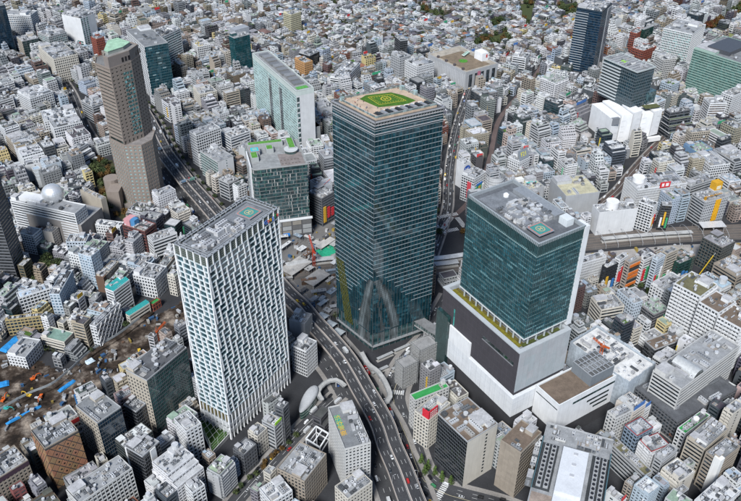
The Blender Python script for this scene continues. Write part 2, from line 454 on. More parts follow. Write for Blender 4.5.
# ------------------------------------------------------------------ surveyed positions (metres)
SS = (2.381, 535.42, 0.582, 61.082, 51.511, 230.0)
SSQ = [(2.4, 535.4), (56.4, 563.9), (-31.5, 574.2)]
STREAM = (-110.449, 429.379, 0.999, 77.487, 31.357, 180.0)
HIK = (115.85, 444.903, 0.573, 44.826, 77.77, 183.0)
HIKP = (112.68, 438.101, 0.569, 52.625, 95.712, 88.0)
HIKW = (112.532, 431.21, 0.39, 31.748, 105.404, 42.0)
MARK = (-94.587, 915.046, 0.51, 24.572, 146.285, 88.0)
FUK = (-123.693, 712.777, 0.261, 58.685, 58.476, 88.0)
PARCO = (343.909, 966.388, 0.58, 33.843, 57.988, 96.0)
PARCOW = (314.595, 940.795, 0.312, 79.78, 53.035, 45.0)
CER = (-281.655, 807.347, 1.396, 46.108, 14.636, 170.0)
TABLE = [
 ('office_building', 'brown office block with a diamond lattice facade', -231.2, 395.1, 0.763, 25.6, 23.9, 47.0, 'diamond', 'tan', 'dark', 'grey', {}),
 ('office_building', 'dark navy glass office with beige stone side beside the diamond lattice block', -206.5, 420.5, 0.893, 21.2, 27.8, 45.7, 'curtain', 'beige', 'navy', 'grey', {'stone': 'L', 'mech': 1, 'lot': 8}),
 ('office_building', 'wide office with green glass front and beige stone end below the white lattice tower', -169.3, 460.7, 1.023, 44.6, 22.7, 58.2, 'curtain', 'beige', 'green', 'dgrey', {'stone': 'L', 'lot': 9, 'mech': 1}),
 ('office_building', 'slim black glass office with white fins and one white stripe', -165.9, 388.2, 1.009, 17.0, 17.7, 40.9, 'curtain', 'dgrey', 'black', 'lgrey', {'stone': ''}),
 ('office_building', 'pale office with a long roof of white machinery beside the slim black office', -189.3, 358.8, 0.835, 42.1, 17.2, 38.0, 'grid', 'offwhite', 'dark', 'lgrey', {'lot': 14}),
 ('office_building', 'slim white tower block with dark windows beside the netted green pitch', -138.3, 414.2, 0.742, 13.2, 17.7, 37.5, 'punch', 'white', 'dark', 'lgrey', {}),
 ('hotel', 'brown brick hotel with rows of small windows and plum attic band', -266.6, 374.0, 0.835, 32.4, 20.6, 33.0, 'punch', 'tan', 'dark', 'lgrey', {'band': 'plum'}),
 ('office_building', 'low black glass block with a roof terrace behind the slim black office', -185.8, 438.2, 1.008, 10.6, 14.1, 30.0, 'curtain', 'dgrey', 'black', 'grey', {}),
 ('office_building', 'low pinkish grey block between the navy glass office and the green glass office', -200.9, 457.8, 0.765, 13.1, 10.5, 22.0, 'grid', 'pink', 'dark', 'lgrey', {}),
 ('office_building', 'tan office with pale flat roof and white tanks beside the steel frame', -48.7, 380.4, 1.056, 29.2, 23.8, 33.0, 'punch', 'tan', 'dark', 'lgrey', {}),
 ('police_station', 'long pale office block with yellow characters on green roof patches', -14.8, 400.4, 0.333, 19.6, 42.8, 50.0, 'punch', 'offwhite', 'dark', 'grey', {'lot': 10}),
 ('office_building', 'cream block with pale roof in front of the office with yellow roof characters', -10.7, 365.8, 0.724, 23.1, 14.7, 26.0, 'punch', 'cream', 'dark', 'lgrey', {}),
 ('office_building', 'low white roofed block in front of the tan office with white tanks', -66.0, 359.8, 0.674, 17.8, 15.8, 27.0, 'grid', 'white', 'dark', 'white', {}),
 ('apartment_building', 'grey apartment block with green patched roof by the netted pitch', -108.9, 381.4, 1.028, 15.9, 12.2, 27.0, 'balcony', 'lgrey', 'dark', 'greenroof', {}),
 ('office_building', 'dark narrow block with pale roof in the row along the tree lined street', -94.5, 403.2, 0.934, 14.0, 11.4, 22.0, 'punch', 'dgrey', 'dark', 'lgrey', {}),
 ('office_building', 'small cream block in the row along the tree lined street', -86.9, 420.2, 0.943, 11.2, 10.4, 22.0, 'punch', 'cream', 'dark', 'lgrey', {}),
 ('office_building', 'grey block with beige roof and lime sign in the row along the tree lined street', -75.8, 425.8, 1.0, 9.7, 12.9, 27.0, 'ribbon', 'lgrey', 'dark', 'beige', {}),
 ('office_building', 'tall dark slim block beside the white shell roofed hall', -68.2, 432.0, 1.072, 7.9, 8.1, 38.0, 'ribbon', 'dgrey', 'dark', 'lgrey', {}),
 ('office_building', 'small white block at the end of the covered walkway by the pitch', -124.8, 364.0, 0.78, 10.5, 10.1, 26.0, 'grid', 'white', 'dark', 'lgrey', {}),
 ('office_building', 'cream stone office with dark glass side above the roadside trees', 73.5, 407.2, 0.632, 30.0, 33.3, 50.0, 'curtain', 'cream', 'black', 'dbrown', {'stone': 'R', 'lot': 10}),
 ('office_building', 'tan stone clad office with dark glass side and brown roof', 111.1, 391.2, 0.827, 26.7, 17.7, 49.5, 'blankL', 'tan', 'dark', 'dbrown', {'lot': 3}),
 ('office_building', 'narrow pale block with a bright green roof near the scaffolded buildings', 48.7, 453.0, 0.507, 32.5, 7.8, 33.0, 'punch', 'offwhite', 'dark', 'green', {'lot': 1}),
 ('office_building', 'pale narrow block carrying a red billboard on its roof', 50.0, 435.8, 0.796, 26.2, 14.8, 32.4, 'punch', 'cream', 'dark', 'lgrey', {}),
 ('office_building', 'pale office with a white central roof block flanked by rows of cooling fans', 144.0, 366.3, 1.218, 79.4, 49.0, 42.0, 'curtain', 'bluegrey', 'navy', 'lgrey', {'lot': 0}),
 ('office_building', 'blue grey office with red edged roof', 209.9, 422.0, 0.546, 17.6, 12.8, 27.0, 'grid', 'blueg2', 'dark', 'lgrey', {}),
 ('office_building', 'broad dark gridded office base with grey terrace', 264.0, 470.0, 0.542, 71.8, 44.1, 21.2, 'grid', 'dgrey', 'dark', 'dgrey', {'lot': 8}),
 ('office_building', 'stepped upper office of white bands with a rounded drum above the dark gridded base', 271.3, 482.2, 0.663, 83.6, 26.7, 44.0, 'ribbon', 'offwhite', 'dark', 'lgrey', {'lot': 8}),
 ('apartment_building', 'white block with balconies next to the red edged roof', 217.8, 406.9, 0.433, 17.5, 13.0, 26.0, 'balcony', 'white', 'dark', 'lgrey', {}),
 ('office_building', 'grey ribbon windowed block beside the white balcony block', 222.9, 395.8, 0.667, 19.0, 7.1, 28.0, 'ribbon', 'lgrey', 'dark', 'lgrey', {}),
 ('apartment_building', 'cream apartment block crowded with white rooftop boxes', 227.6, 380.4, 0.596, 17.1, 15.9, 27.0, 'balcony', 'cream', 'dark', 'white', {'lot': 14}),
 ('office_building', 'small white building with a bright green roof and domed tank', 257.3, 432.3, 0.644, 32.7, 7.5, 22.0, 'punch', 'white', 'dark', 'green', {}),
 ('office_building', 'beige office with dark window bands behind the white fronted tan office', 258.2, 411.0, 0.689, 33.0, 15.3, 33.0, 'ribbon', 'beige', 'dark', 'grey', {}),
 ('office_building', 'tan office with white front stairwell and dark flat roof', 262.3, 392.4, 0.626, 25.7, 12.0, 36.0, 'ribbon', 'tan', 'dark', 'grey', {'lot': 8}),
 ('apartment_building', 'tall cream apartment block with balconies beside the dark gridded base', 284.4, 431.5, 0.633, 16.8, 8.0, 40.0, 'balcony', 'cream', 'dark', 'lgrey', {}),
 ('office_building', 'low dark glass block with boxes on its roof below the cream apartment block', 224.4, 365.1, 0.604, 15.0, 5.3, 22.0, 'curtain', 'dgrey', 'black', 'lgrey', {}),
 ('office_building', 'long grey block with narrow olive roof beside the office with the white roof block', 196.1, 399.3, 0.533, 8.0, 42.7, 22.0, 'ribbon', 'lgrey', 'dark', 'olive', {}),
 ('office_building', 'broad white roofed block below the tan office with dark flat roof', 248.1, 357.6, 0.672, 32.8, 16.3, 27.0, 'grid', 'white', 'dark', 'white', {}),
 ('office_building', 'off white block with cluttered roof beside the white and black annex', 196.8, 432.7, 0.528, 18.0, 9.2, 33.0, 'punch', 'offwhite', 'dark', 'lgrey', {}),
 ('building_site', 'unfinished block wrapped in pale sheeting with a white open deck', 208.2, 501.9, 0.667, 36.5, 61.8, 32.0, 'sheet', 'sheet', 'dark', 'white', {'lot': 0}),
 ('office_building', 'black glass office with a brown roof beside the sheeted block', 263.1, 529.9, 0.452, 32.1, 12.8, 21.1, 'curtain', 'dgrey', 'black', 'dbrown', {'lot': 5}),
 ('office_building', 'white office slab with deep balconies, its roof olive green', 294.6, 565.2, 0.706, 28.4, 25.9, 58.0, 'balconyL', 'white', 'dark', 'olive', {'lot': 5}),
 ('office_building', 'white office slab with deep balconies between two similar slabs', 306.3, 541.9, 0.648, 26.2, 19.5, 56.0, 'balconyL', 'white', 'dark', 'dbrown', {'lot': 3}),
 ('office_building', 'white office slab with deep balconies and a brown roof', 317.9, 524.4, 0.691, 25.7, 21.3, 54.0, 'balconyL', 'white', 'dark', 'dbrown', {'lot': 3}),
 ('office_building', 'brown banded office with tan roof beside the rail tracks', 359.8, 626.0, 0.554, 30.7, 27.6, 35.0, 'ribbon', 'tan', 'dark', 'tan', {}),
 ('office_building', 'white wedge building with pale flat roof by the little plaza', 291.7, 612.0, 0.622, 32.5, 16.5, 24.6, 'punch', 'white', 'dark', 'lgrey', {}),
 ('office_building', 'cream office with many rooftop pipes behind the tower with white edge', 223.2, 577.3, 0.276, 24.2, 20.0, 27.0, 'ribbon', 'cream', 'dark', 'lgrey', {}),
 ('office_building', 'pale blue grey block with machinery roof near the little plaza', 243.8, 579.3, 0.424, 10.6, 23.2, 33.0, 'punch', 'bluegrey', 'dark', 'lgrey', {}),
 ('department_store', 'white store with closely set vertical fins and a green lit base band', 218.8, 637.8, 0.417, 34.7, 9.2, 34.0, 'fins', 'white', 'dark', 'lgrey', {'lot': 10}),
 ('shop_building', 'black shop building in the row facing the little plaza', 235.7, 624.7, 0.592, 16.1, 6.3, 36.0, 'ribbon', 'black', 'dark', 'lgrey', {}),
 ('shop_building', 'white shop building in the row facing the little plaza', 251.5, 640.8, 0.717, 13.5, 6.4, 34.0, 'ribbon', 'white', 'dark', 'lgrey', {}),
 ('shop_building', 'orange and white shop building in the row facing the little plaza', 262.2, 637.1, 0.579, 16.8, 6.4, 34.0, 'ribbon', 'orange', 'dark', 'lgrey', {}),
 ('shop_building', 'off white shop building in the row facing the little plaza', 278.4, 643.3, 0.569, 16.6, 6.4, 33.0, 'ribbon', 'white', 'dark', 'lgrey', {}),
 ('shop_building', 'dark blue grey shop building in the row facing the little plaza', 286.6, 635.8, 0.699, 13.6, 6.3, 38.0, 'ribbon', 'bluegrey', 'dark', 'lgrey', {}),
 ('shop_building', 'tall beige shop building in the row facing the little plaza', 300.3, 644.3, 0.569, 17.3, 6.4, 40.0, 'ribbon', 'beige', 'dark', 'lgrey', {}),
 ('shop_building', 'dark green shop building in the row facing the little plaza', 315.8, 644.2, 0.53, 18.4, 6.3, 28.0, 'ribbon', 'dgreen', 'dark', 'lgrey', {}),
 ('department_store', 'windowless white store with a drum shaped rooftop room', 271.9, 743.3, 0.215, 46.4, 16.7, 29.2, 'blank', 'white', 'dark', 'lgrey', {}),
 ('office_building', 'grey block carrying a yellow banner and yellow rooftop crane', 384.6, 765.6, 0.421, 34.6, 20.8, 32.3, 'ribbon', 'lgrey', 'dark', 'lgrey', {}),
 ('department_store', 'white store with a rounded corner drum and slotted top storey', 329.5, 791.2, 0.269, 63.8, 28.6, 36.0, 'fins', 'white', 'dark', 'white', {}),
 ('office_building', 'grey office with long window bands beside the slotted white store', 383.0, 800.4, 0.5, 39.5, 13.9, 32.0, 'ribbon', 'lgrey', 'dark', 'grey', {}),
 ('department_store', 'big grey store with straw coloured roof', 236.2, 788.4, 0.246, 41.7, 41.4, 30.0, 'blank', 'lgrey', 'dark', 'straw', {'lot': 3}),
 ('office_building', 'blue walled hall with pale green roof', 418.3, 900.6, 0.349, 25.7, 24.1, 24.0, 'blank', 'blue', 'dark', 'pgreen', {}),
 ('office_building', 'white gridded office beside the pale green roof', 421.1, 860.4, 0.249, 27.7, 33.6, 28.0, 'grid', 'white', 'dark', 'lgrey', {}),
 ('office_building', 'long grey office with sloping ribs near the white gridded office', 453.2, 877.3, 0.4, 27.6, 38.0, 26.0, 'ribbon', 'lgrey', 'dark', 'grey', {}),
 ('apartment_building', 'beige block with a grid of small windows behind the blue walled hall', 428.8, 935.3, 0.222, 28.0, 11.1, 30.0, 'grid', 'beige', 'dark', 'lgrey', {}),
 ('shop_building', 'white narrow shop block with red sign beside the windowless white store', 308.5, 745.9, 0.867, 11.8, 17.1, 34.0, 'grid', 'white', 'dark', 'lgrey', {}),
 ('shop_building', 'black glass shop block beside the rail tracks', 328.5, 744.6, -0.13, 10.6, 7.0, 33.0, 'curtain', 'dgrey', 'black', 'lgrey', {}),
 ('apartment_building', 'white and brown striped slab near the green banded city hall', 473.9, 1006.9, 0.088, 24.8, 19.8, 40.0, 'ribbon', 'white', 'brown', 'lgrey', {}),
 ('apartment_building', 'tall white gridded block below the green banded city hall', 507.9, 1027.7, 0.637, 38.5, 16.9, 45.0, 'grid', 'white', 'dark', 'lgrey', {}),
 ('office_building', 'dark terraced building with planted ledges beside the white podium', 420.2, 985.7, 0.335, 39.1, 24.0, 33.0, 'terrace', 'dgrey', 'dark', 'white', {}),
 ('apartment_building', 'off white tower block in front of the ribbed white tower', 460.5, 1181.1, 0.32, 25.2, 17.4, 34.6, 'grid', 'offwhite', 'dark', 'lgrey', {}),
 ('office_building', 'dark red block beside the dark green block', 449.5, 1304.5, 0.891, 33.9, 12.1, 34.0, 'grid', 'rust', 'dark', 'lgrey', {}),
 ('office_building', 'dark green block behind the dark red block', 467.4, 1309.0, 0.721, 30.0, 4.9, 38.0, 'curtain', 'dgreen', 'dgreen', 'lgrey', {}),
 ('office_building', 'brick red block with white roof behind the glass tower on a white podium', 445.0, 1245.6, 0.663, 35.9, 22.5, 27.0, 'grid', 'rust', 'dark', 'white', {}),
 ('office_tower', 'tall white ribbed tower with green tinted glass', 506.0, 1250.3, 0.893, 60.3, 46.6, 60.1, 'ribs', 'white', 'green', 'lgrey', {'lot': 8}),
 ('city_hall', 'broad green glass block with pale floor bands and dark rooftop plant', 535.2, 1120.4, 0.695, 85.2, 82.5, 70.0, 'greenband', 'gband', 'green', 'grey', {'lot': 4}),
 ('office_tower', 'dark blue glass tower with striped left side', 347.4, 1227.6, 1.048, 51.0, 40.5, 100.0, 'bluetower', 'navy', 'navy', 'dgrey', {}),
 ('office_tower', 'teal glass tower with a white dotted side', -333.3, 1127.7, 0.566, 34.9, 82.7, 80.4, 'checker', 'white', 'teal', 'grey', {'lot': 4}),
 ('office_building', 'pale building with green window bands behind the teal glass tower', -328.9, 1206.5, 1.099, 47.6, 30.2, 60.0, 'ribbon', 'white', 'green', 'lgrey', {}),
 ('office_building', 'tall white windowless slab with a glazed corner strip and black roof', -496.0, 1307.6, 1.094, 32.6, 42.6, 52.6, 'blankstripe', 'white', 'green', 'black', {}),
 ('hotel', 'white gridded slab with dark square windows beside the tall white slab', -604.3, 1332.4, 1.482, 26.2, 48.8, 46.0, 'grid', 'white', 'navy', 'lgrey', {'lot': 3}),
 ('office_tower', 'dark navy tower far behind the striped dark tower', -615.3, 1265.1, 2.204, 16.6, 33.8, 80.0, 'curtain', 'navy', 'navy', 'dgrey', {}),
 ('office_building', 'dark green glass block with beige stone frame', -572.0, 1264.7, 0.674, 26.6, 26.9, 27.1, 'curtain', 'beige', 'dgreen', 'white', {'stone': 'L'}),
 ('office_building', 'narrow brick red tower block beside the brown granite tower', -444.3, 1233.3, 0.799, 14.5, 17.7, 40.0, 'punch', 'rust', 'dark', 'lgrey', {}),
 ('hospital', 'big white hospital like block with roof sheds', -478.5, 1039.1, 0.85, 35.0, 35.5, 30.0, 'grid', 'white', 'dark', 'white', {'lot': 12}),
 ('office_building', 'broad white block with white roof plant beside the brown granite tower', -423.1, 973.4, 0.467, 42.4, 35.8, 28.0, 'punch', 'white', 'dark', 'white', {'lot': 14}),
 ('office_building', 'grey banded block at the foot of the brown granite tower', -388.9, 1017.3, 0.815, 23.0, 30.2, 26.0, 'ribbon', 'lgrey', 'dark', 'lgrey', {}),
 ('office_building', 'pale block with green windows next to the tall white slab', -534.6, 1277.3, 0.865, 32.7, 35.7, 32.0, 'grid', 'lgrey', 'green', 'white', {}),
 ('office_building', 'cream slab seen end on near the dark green glass block', -491.3, 1179.4, 0.666, 37.0, 70.0, 38.0, 'punch', 'cream', 'dark', 'lgrey', {}),
 ('office_tower', 'dark teal glass tower with a grey core behind', -206.3, 1185.6, 0.723, 28.1, 16.1, 62.8, 'teal', 'teal', 'teal', 'lgrey', {'lot': 6}),
 ('apartment_building', 'yellow and white tower block far among the houses', -143.1, 1382.8, 0.841, 23.8, 20.8, 34.2, 'grid', 'straw', 'dark', 'lgrey', {}),
 ('office_building', 'white block with straw roof patch near the dark teal tower', -281.6, 1244.0, 0.563, 21.9, 32.0, 28.0, 'grid', 'white', 'dark', 'white', {}),
 ('apartment_building', 'cream apartment tower with roof sheds on the slope', -238.8, 1048.5, 0.554, 25.4, 27.9, 32.0, 'grid', 'cream', 'dark', 'lgrey', {}),
 ('office_building', 'low grey banded block uphill from the cream apartment tower', -266.7, 1138.4, 0.353, 32.6, 15.3, 20.0, 'ribbon', 'lgrey', 'dark', 'lgrey', {}),
 ('office_building', 'orange brown block with roof terraces behind the pale green slab', -107.9, 1182.1, 0.718, 15.3, 26.8, 25.0, 'punch', 'orange2', 'dark', 'beige', {}),
 ('office_building', 'black glass block behind the pale green slab', -101.6, 1217.9, 0.959, 24.8, 22.8, 24.0, 'curtain', 'black', 'black', 'dgrey', {}),
 ('office_building', 'white block with a ribbed roof behind the central tower', -41.0, 1137.6, 1.234, 66.6, 24.4, 26.0, 'ribbon', 'white', 'dark', 'lgrey', {}),
 ('department_store', 'low white store with a red side panel behind the central tower', -69.3, 1028.8, 0.457, 22.6, 31.3, 20.0, 'blank', 'white', 'dark', 'lgrey', {}),
 ('office_building', 'dark slim tower block behind the roof deck', 46.8, 1241.9, 0.381, 12.9, 24.3, 40.0, 'curtain', 'dgrey', 'black', 'grey', {}),
 ('office_building', 'grey block on the slope behind the roof deck', 44.8, 1181.2, 0.635, 21.4, 23.1, 35.0, 'punch', 'lgrey', 'dark', 'lgrey', {}),
 ('department_store', 'long pale store with a planted roof and striped awnings', 142.5, 1184.6, 0.617, 65.3, 92.2, 28.0, 'slab', 'lgrey', 'dark', 'beige', {'lot': 2}),
 ('office_building', 'white sloped block left of the long pale store', 73.8, 1166.0, 0.601, 33.1, 32.4, 30.0, 'punch', 'white', 'dark', 'lgrey', {}),
 ('office_building', 'white pavilion shaped block near the houses beyond the shops', 240.6, 1219.4, 1.134, 23.9, 22.9, 22.0, 'ribbon', 'white', 'dark', 'lgrey', {}),
 ('office_building', 'office with white columns and dark navy glass near the brown granite tower', -404.9, 945.0, 0.571, 36.8, 26.9, 30.0, 'ribs', 'white', 'navy', 'lgrey', {}),
 ('office_building', 'low brown banded office with white roof', -452.7, 917.3, 0.714, 34.2, 33.9, 20.0, 'ribbon', 'beige', 'brown', 'white', {}),
 ('civic_hall', 'white banded civic hall carrying a silver dome', -346.5, 716.5, 1.24, 19.1, 83.0, 45.0, 'ribbon', 'white', 'dark', 'lgrey', {'lot': 4}),
 ('civic_hall_base', 'grey brown lower block in front of the white banded civic hall', -333.4, 721.7, 1.254, 37.7, 69.3, 31.0, 'blank', 'tan2', 'dark', 'lgrey', {'lot': 0}),
 ('office_building', 'plain beige tower block beside the silver dome', -311.8, 755.3, 0.958, 6.9, 36.3, 33.0, 'blank', 'beige', 'dark', 'beige', {}),
 ('apartment_building', 'white apartment block with small square windows and two roof tanks', -283.4, 712.8, 1.374, 10.5, 28.9, 21.3, 'punch', 'white', 'dark', 'white', {}),
 ('office_building', 'maroon office with a pink and blue rooftop box', -246.5, 698.4, 1.119, 18.1, 30.1, 30.0, 'ribbon', 'rust2', 'dark', 'pink', {}),
 ('office_building', 'white banded block beside the maroon office', -220.7, 688.0, 0.657, 28.1, 13.6, 24.0, 'ribbon', 'white', 'dark', 'lgrey', {'lot': 12}),
 ('office_building', 'pale blue slab near the civic hall', -307.0, 679.9, 1.591, 14.3, 20.9, 24.0, 'punch', 'bluegrey', 'dark', 'lgrey', {}),
 ('apartment_building', 'white balcony block near the civic hall', -415.5, 847.5, 0.467, 18.6, 12.3, 22.0, 'balcony', 'white', 'dark', 'lgrey', {}),
 ('apartment_building', 'blue grey balcony block with green roof patch near the civic hall', -389.3, 840.8, 0.643, 17.7, 20.1, 28.0, 'balcony', 'bluegrey', 'dark', 'lgrey', {}),
 ('apartment_building', 'white stepped apartment terraces beside the brown granite tower', -366.2, 884.2, 1.119, 27.5, 20.7, 24.0, 'terrace', 'white', 'dark', 'white', {}),
 ('office_building', 'white office with a pale blue roof near the striped dark tower', -319.6, 588.6, 0.575, 31.4, 10.0, 26.0, 'grid', 'white', 'dark', 'white', {'lot': 8}),
 ('office_building', 'ochre school like block with dark roof', -320.8, 559.3, 1.794, 5.5, 32.7, 18.0, 'grid', 'ochre', 'dark', 'dgrey', {}),
 ('apartment_building', 'tall thin pale blue slab beside the terraced white block', -293.3, 590.7, 1.554, 37.0, 9.7, 33.9, 'punch', 'bluegrey', 'lblue', 'lgrey', {}),
 ('apartment_building', 'white terraced block stepping down beside the pale blue slab', -303.7, 618.0, 1.309, 33.0, 15.3, 26.0, 'terrace', 'white', 'dark', 'white', {}),
 ('apartment_building', 'white blue slab behind the terraced white block', -278.4, 632.7, 1.183, 13.0, 15.9, 40.0, 'punch', 'bluegrey', 'lblue', 'white', {}),
 ('office_building', 'long low beige building with a brown end', -264.4, 633.7, 1.299, 28.9, 9.1, 18.0, 'punch', 'beige', 'dark', 'beige', {}),
 ('apartment_building', 'white corner tower block above the turquoise roofs', -240.8, 592.2, 1.07, 21.5, 11.0, 31.1, 'ribbon', 'white', 'dark', 'lgrey', {}),
 ('office_building', 'white slab with a criss cross grey frame by the building site', -243.3, 555.2, 1.22, 36.2, 7.0, 24.9, 'frame', 'white', 'dark', 'lgrey', {}),
 ('office_building', 'low cream block with green roof edge', -275.8, 597.9, 1.359, 6.7, 20.0, 15.0, 'punch', 'cream', 'dark', 'pgreen', {}),
 ('apartment_building', 'small cream block with rounded balcony by the school', -273.6, 563.0, 1.307, 15.3, 11.0, 16.0, 'punch', 'cream', 'dark', 'white', {}),
 ('office_building', 'white stepped block with a black roof room', -218.4, 624.0, 1.249, 22.7, 24.9, 24.0, 'punch', 'white', 'dark', 'lgrey', {}),
 ('apartment_building', 'cream block with green roof patches at the foot of the white lattice tower', -193.8, 620.1, 1.149, 10.0, 9.2, 24.0, 'punch', 'cream', 'dark', 'greenroof', {}),
 ('office_tower', 'striped dark grey tower with fine horizontal bands', -372.9, 645.0, 1.516, 21.7, 32.5, 110.2, 'stripe', 'dgrey', 'black', 'dgrey', {}),
 ('school', 'long cream school wing with a green roof by the bare earth', -284.6, 539.9, 1.256, 14.2, 25.2, 13.0, 'ribbon', 'cream', 'dark', 'pgreen2', {'lot': 1}),
 ('school', 'white school wing with stepped roof rooms by the bare earth', -308.1, 521.4, 1.357, 24.4, 18.5, 14.0, 'punch', 'white', 'dark', 'lgrey', {'lot': 4}),
 ('shop_building', 'low cream building with turquoise roofs by the building site', -221.6, 580.2, 0.937, 24.8, 5.4, 11.0, 'ribbon', 'cream', 'dark', 'turquoise', {'lot': 0}),
 ('shop_building', 'little rust coloured building with green roof by the building site', -209.4, 595.4, 0.965, 10.1, 5.4, 8.0, 'punch', 'rust', 'dark', 'green', {'lot': 0}),
 ('shop_building', 'white shop block under a slanting grey sign reading F21', 181.8, 856.9, 0.729, 19.5, 18.4, 30.0, 'punch', 'white', 'dark', 'lgrey', {}),
 ('shop_building', 'white tower block with a round blue emblem', 111.6, 837.4, 0.616, 10.1, 14.1, 34.0, 'blank', 'white', 'dark', 'lgrey', {}),
 ('shop_building', 'white framed shop block with blue and green screens beside the scramble crossing', 121.0, 809.0, 0.841, 23.6, 18.2, 34.0, 'grid', 'white', 'dark', 'lgrey', {}),
 ('department_store', 'grey store with a straw roof and teal sign behind the teal tower', 183.3, 797.6, 0.427, 29.5, 24.9, 26.0, 'blank', 'lgrey', 'dark', 'straw', {}),
 ('office_building', 'white office block with blind grey flank along the expressway', -210.3, 895.7, 0.747, 35.1, 16.6, 44.3, 'grid', 'white', 'dark', 'lgrey', {'lot': 10}),
 ('office_building', 'dark blue glass block with white setback bands', -176.1, 920.0, 0.738, 30.3, 21.4, 30.0, 'ribbon', 'white', 'navy', 'white', {}),
 ('office_building', 'white and green glass block lining the expressway', -189.7, 853.2, 0.756, 22.8, 38.5, 33.0, 'curtain', 'white', 'green', 'lgrey', {'stone': 'R', 'lot': 9}),
 ('office_building', 'grey box block between the expressway and the dark patterned tower', -168.6, 806.7, 0.882, 15.6, 18.1, 24.0, 'ribbon', 'lgrey', 'dark', 'lgrey', {}),
 ('shop_building', 'narrow dark shop block with colourful hanging signs', -56.4, 758.3, 0.861, 21.0, 23.5, 36.4, 'ribbon', 'dgrey', 'dark', 'lgrey', {}),
 ('shop_building', 'white block with a slanting white roof sign', -58.1, 790.4, 0.672, 15.7, 22.3, 30.0, 'blank', 'white', 'dark', 'lgrey', {}),
 ('office_building', 'small black block with white pinstripe fins by the curving expressway', -57.0, 512.4, 1.021, 16.2, 15.6, 29.5, 'pin', 'white', 'black', 'lgrey', {}),
 ('office_building', 'grey boxy plant building beside the expressway', -62.8, 547.2, 1.198, 15.6, 15.8, 30.0, 'blank', 'grey', 'dark', 'lgrey', {'lot': 3}),
]
HWY = [(-378.6, 1106.3), (-328.8, 1025.9), (-297.1, 962.9), (-265.9, 895.3), (-243.0, 855.3), (-218.4, 813.9), (-196.3, 779.7), (-165.3, 731.1), (-133.1, 682.8), (-103.6, 637.1), (-81.7, 603.6), (-67.4, 584.6), (-53.1, 561.2), (-39.0, 540.3), (-23.0, 514.1), (-12.8, 492.2), (-5.0, 473.5), (9.7, 438.9), (16.1, 414.1), (23.7, 390.9), (30.4, 366.3), (39.2, 337.8)]
MEIJI = [(124.7, 352.9), (97.3, 365.5), (69.3, 374.5), (54.8, 380.3), (42.8, 390.3), (36.3, 408.5), (32.3, 427.7), (24.1, 456.7), (21.3, 484.4), (34.7, 522.1), (56.4, 554.9), (69.0, 587.2), (82.1, 618.6)]
STREET = [(-106.2, 353.9), (-97.8, 371.4), (-82.3, 397.5), (-66.9, 422.5), (-54.0, 442.6), (-39.6, 462.7), (-25.1, 481.4)]
DOGEN = [(63.4, 676.6), (82.3, 748.8), (91.3, 792.3), (97.1, 851.6), (106.1, 917.6), (121.7, 1007.1), (141.0, 1092.0), (161.7, 1176.3)]
CENTER = [(87.4, 755.2), (118.6, 804.1), (150.3, 891.2), (176.8, 1008.1), (204.6, 1075.6), (252.7, 1170.3), (288.3, 1255.4)]
KOEN = [(246.0, 757.7), (272.1, 795.3), (301.2, 830.7), (331.7, 876.1), (370.4, 930.8), (409.8, 981.5)]
LANE = [(222.5, 475.0), (236.6, 450.3), (246.7, 437.5), (254.2, 415.9), (254.4, 395.4), (257.3, 375.1)]
LEFTST = [(-493.9, 1173.8), (-449.3, 1097.7), (-400.7, 996.7), (-358.5, 922.9)]
RAIL = [(-132.6, 633.6), (-73.6, 660.2), (-11.0, 671.9), (69.3, 669.4), (162.1, 696.6), (254.2, 719.2), (359.1, 734.7), (475.8, 744.7)]
PLAZA = (272.8, 626.2)
SITE = [(-359.5, 519.7), (-319.6, 533.5), (-273.8, 505.3), (-246.0, 531.7), (-218.9, 569.9), (-183.7, 608.5), (-152.7, 601.0), (-160.5, 563.4), (-193.5, 541.9), (-216.1, 515.0), (-218.3, 489.9), (-231.5, 481.3), (-245.7, 471.7), (-244.1, 455.8), (-251.6, 438.2), (-271.2, 420.2), (-284.5, 397.2), (-303.2, 369.3)]
STATION = [(-112.2, 705.7), (-24.4, 779.2), (1.6, 717.2), (-19.5, 592.1), (-50.1, 582.6), (-79.6, 609.9)]
CROSS = [(79.3, 755.1), (89.0, 776.7), (104.6, 755.5), (88.9, 730.5)]
CERG = [(-362.0, 882.0), (-335.1, 895.8), (-281.4, 786.1), (-275.0, 743.1), (-313.1, 785.6)]
GREENPITCH = [(-139.9, 444.4), (-127.9, 455.6), (-107.6, 441.6), (-123.1, 413.3)]
SHELL = [(-56.7, 450.8), (-45.5, 481.9)]
EXCAV = [(-293.8, 495.6), (-279.2, 473.9), (-309.1, 468.8), (-289.9, 474.9), (-303.0, 459.6), (-215.9, 519.7), (-209.8, 531.8)]
TARPS = [(-330.2, 539.9), (-261.1, 487.4), (-318.3, 487.9), (-250.9, 518.0), (-286.2, 453.0)]
CRANER = (-59.4, 667.5)
CRANEO = (196.1, 495.6)
CRANEY = (337.8, 649.0)
STREETTREES = [(41.2, 407.3), (45.8, 400.3), (50.9, 395.1), (55.7, 390.5), (62.5, 387.5), (43.1, 395.7)]
ROWTREES = [(-68.2, 419.8), (-72.6, 415.6), (-75.9, 410.8), (-80.1, 405.9), (-82.2, 400.0), (-87.1, 394.2), (-91.1, 389.6), (-96.5, 381.7), (-64.0, 426.3), (-59.6, 431.9), (-99.5, 377.2)]
GREENT = [(-129.3, 457.3), (-149.0, 465.3)]
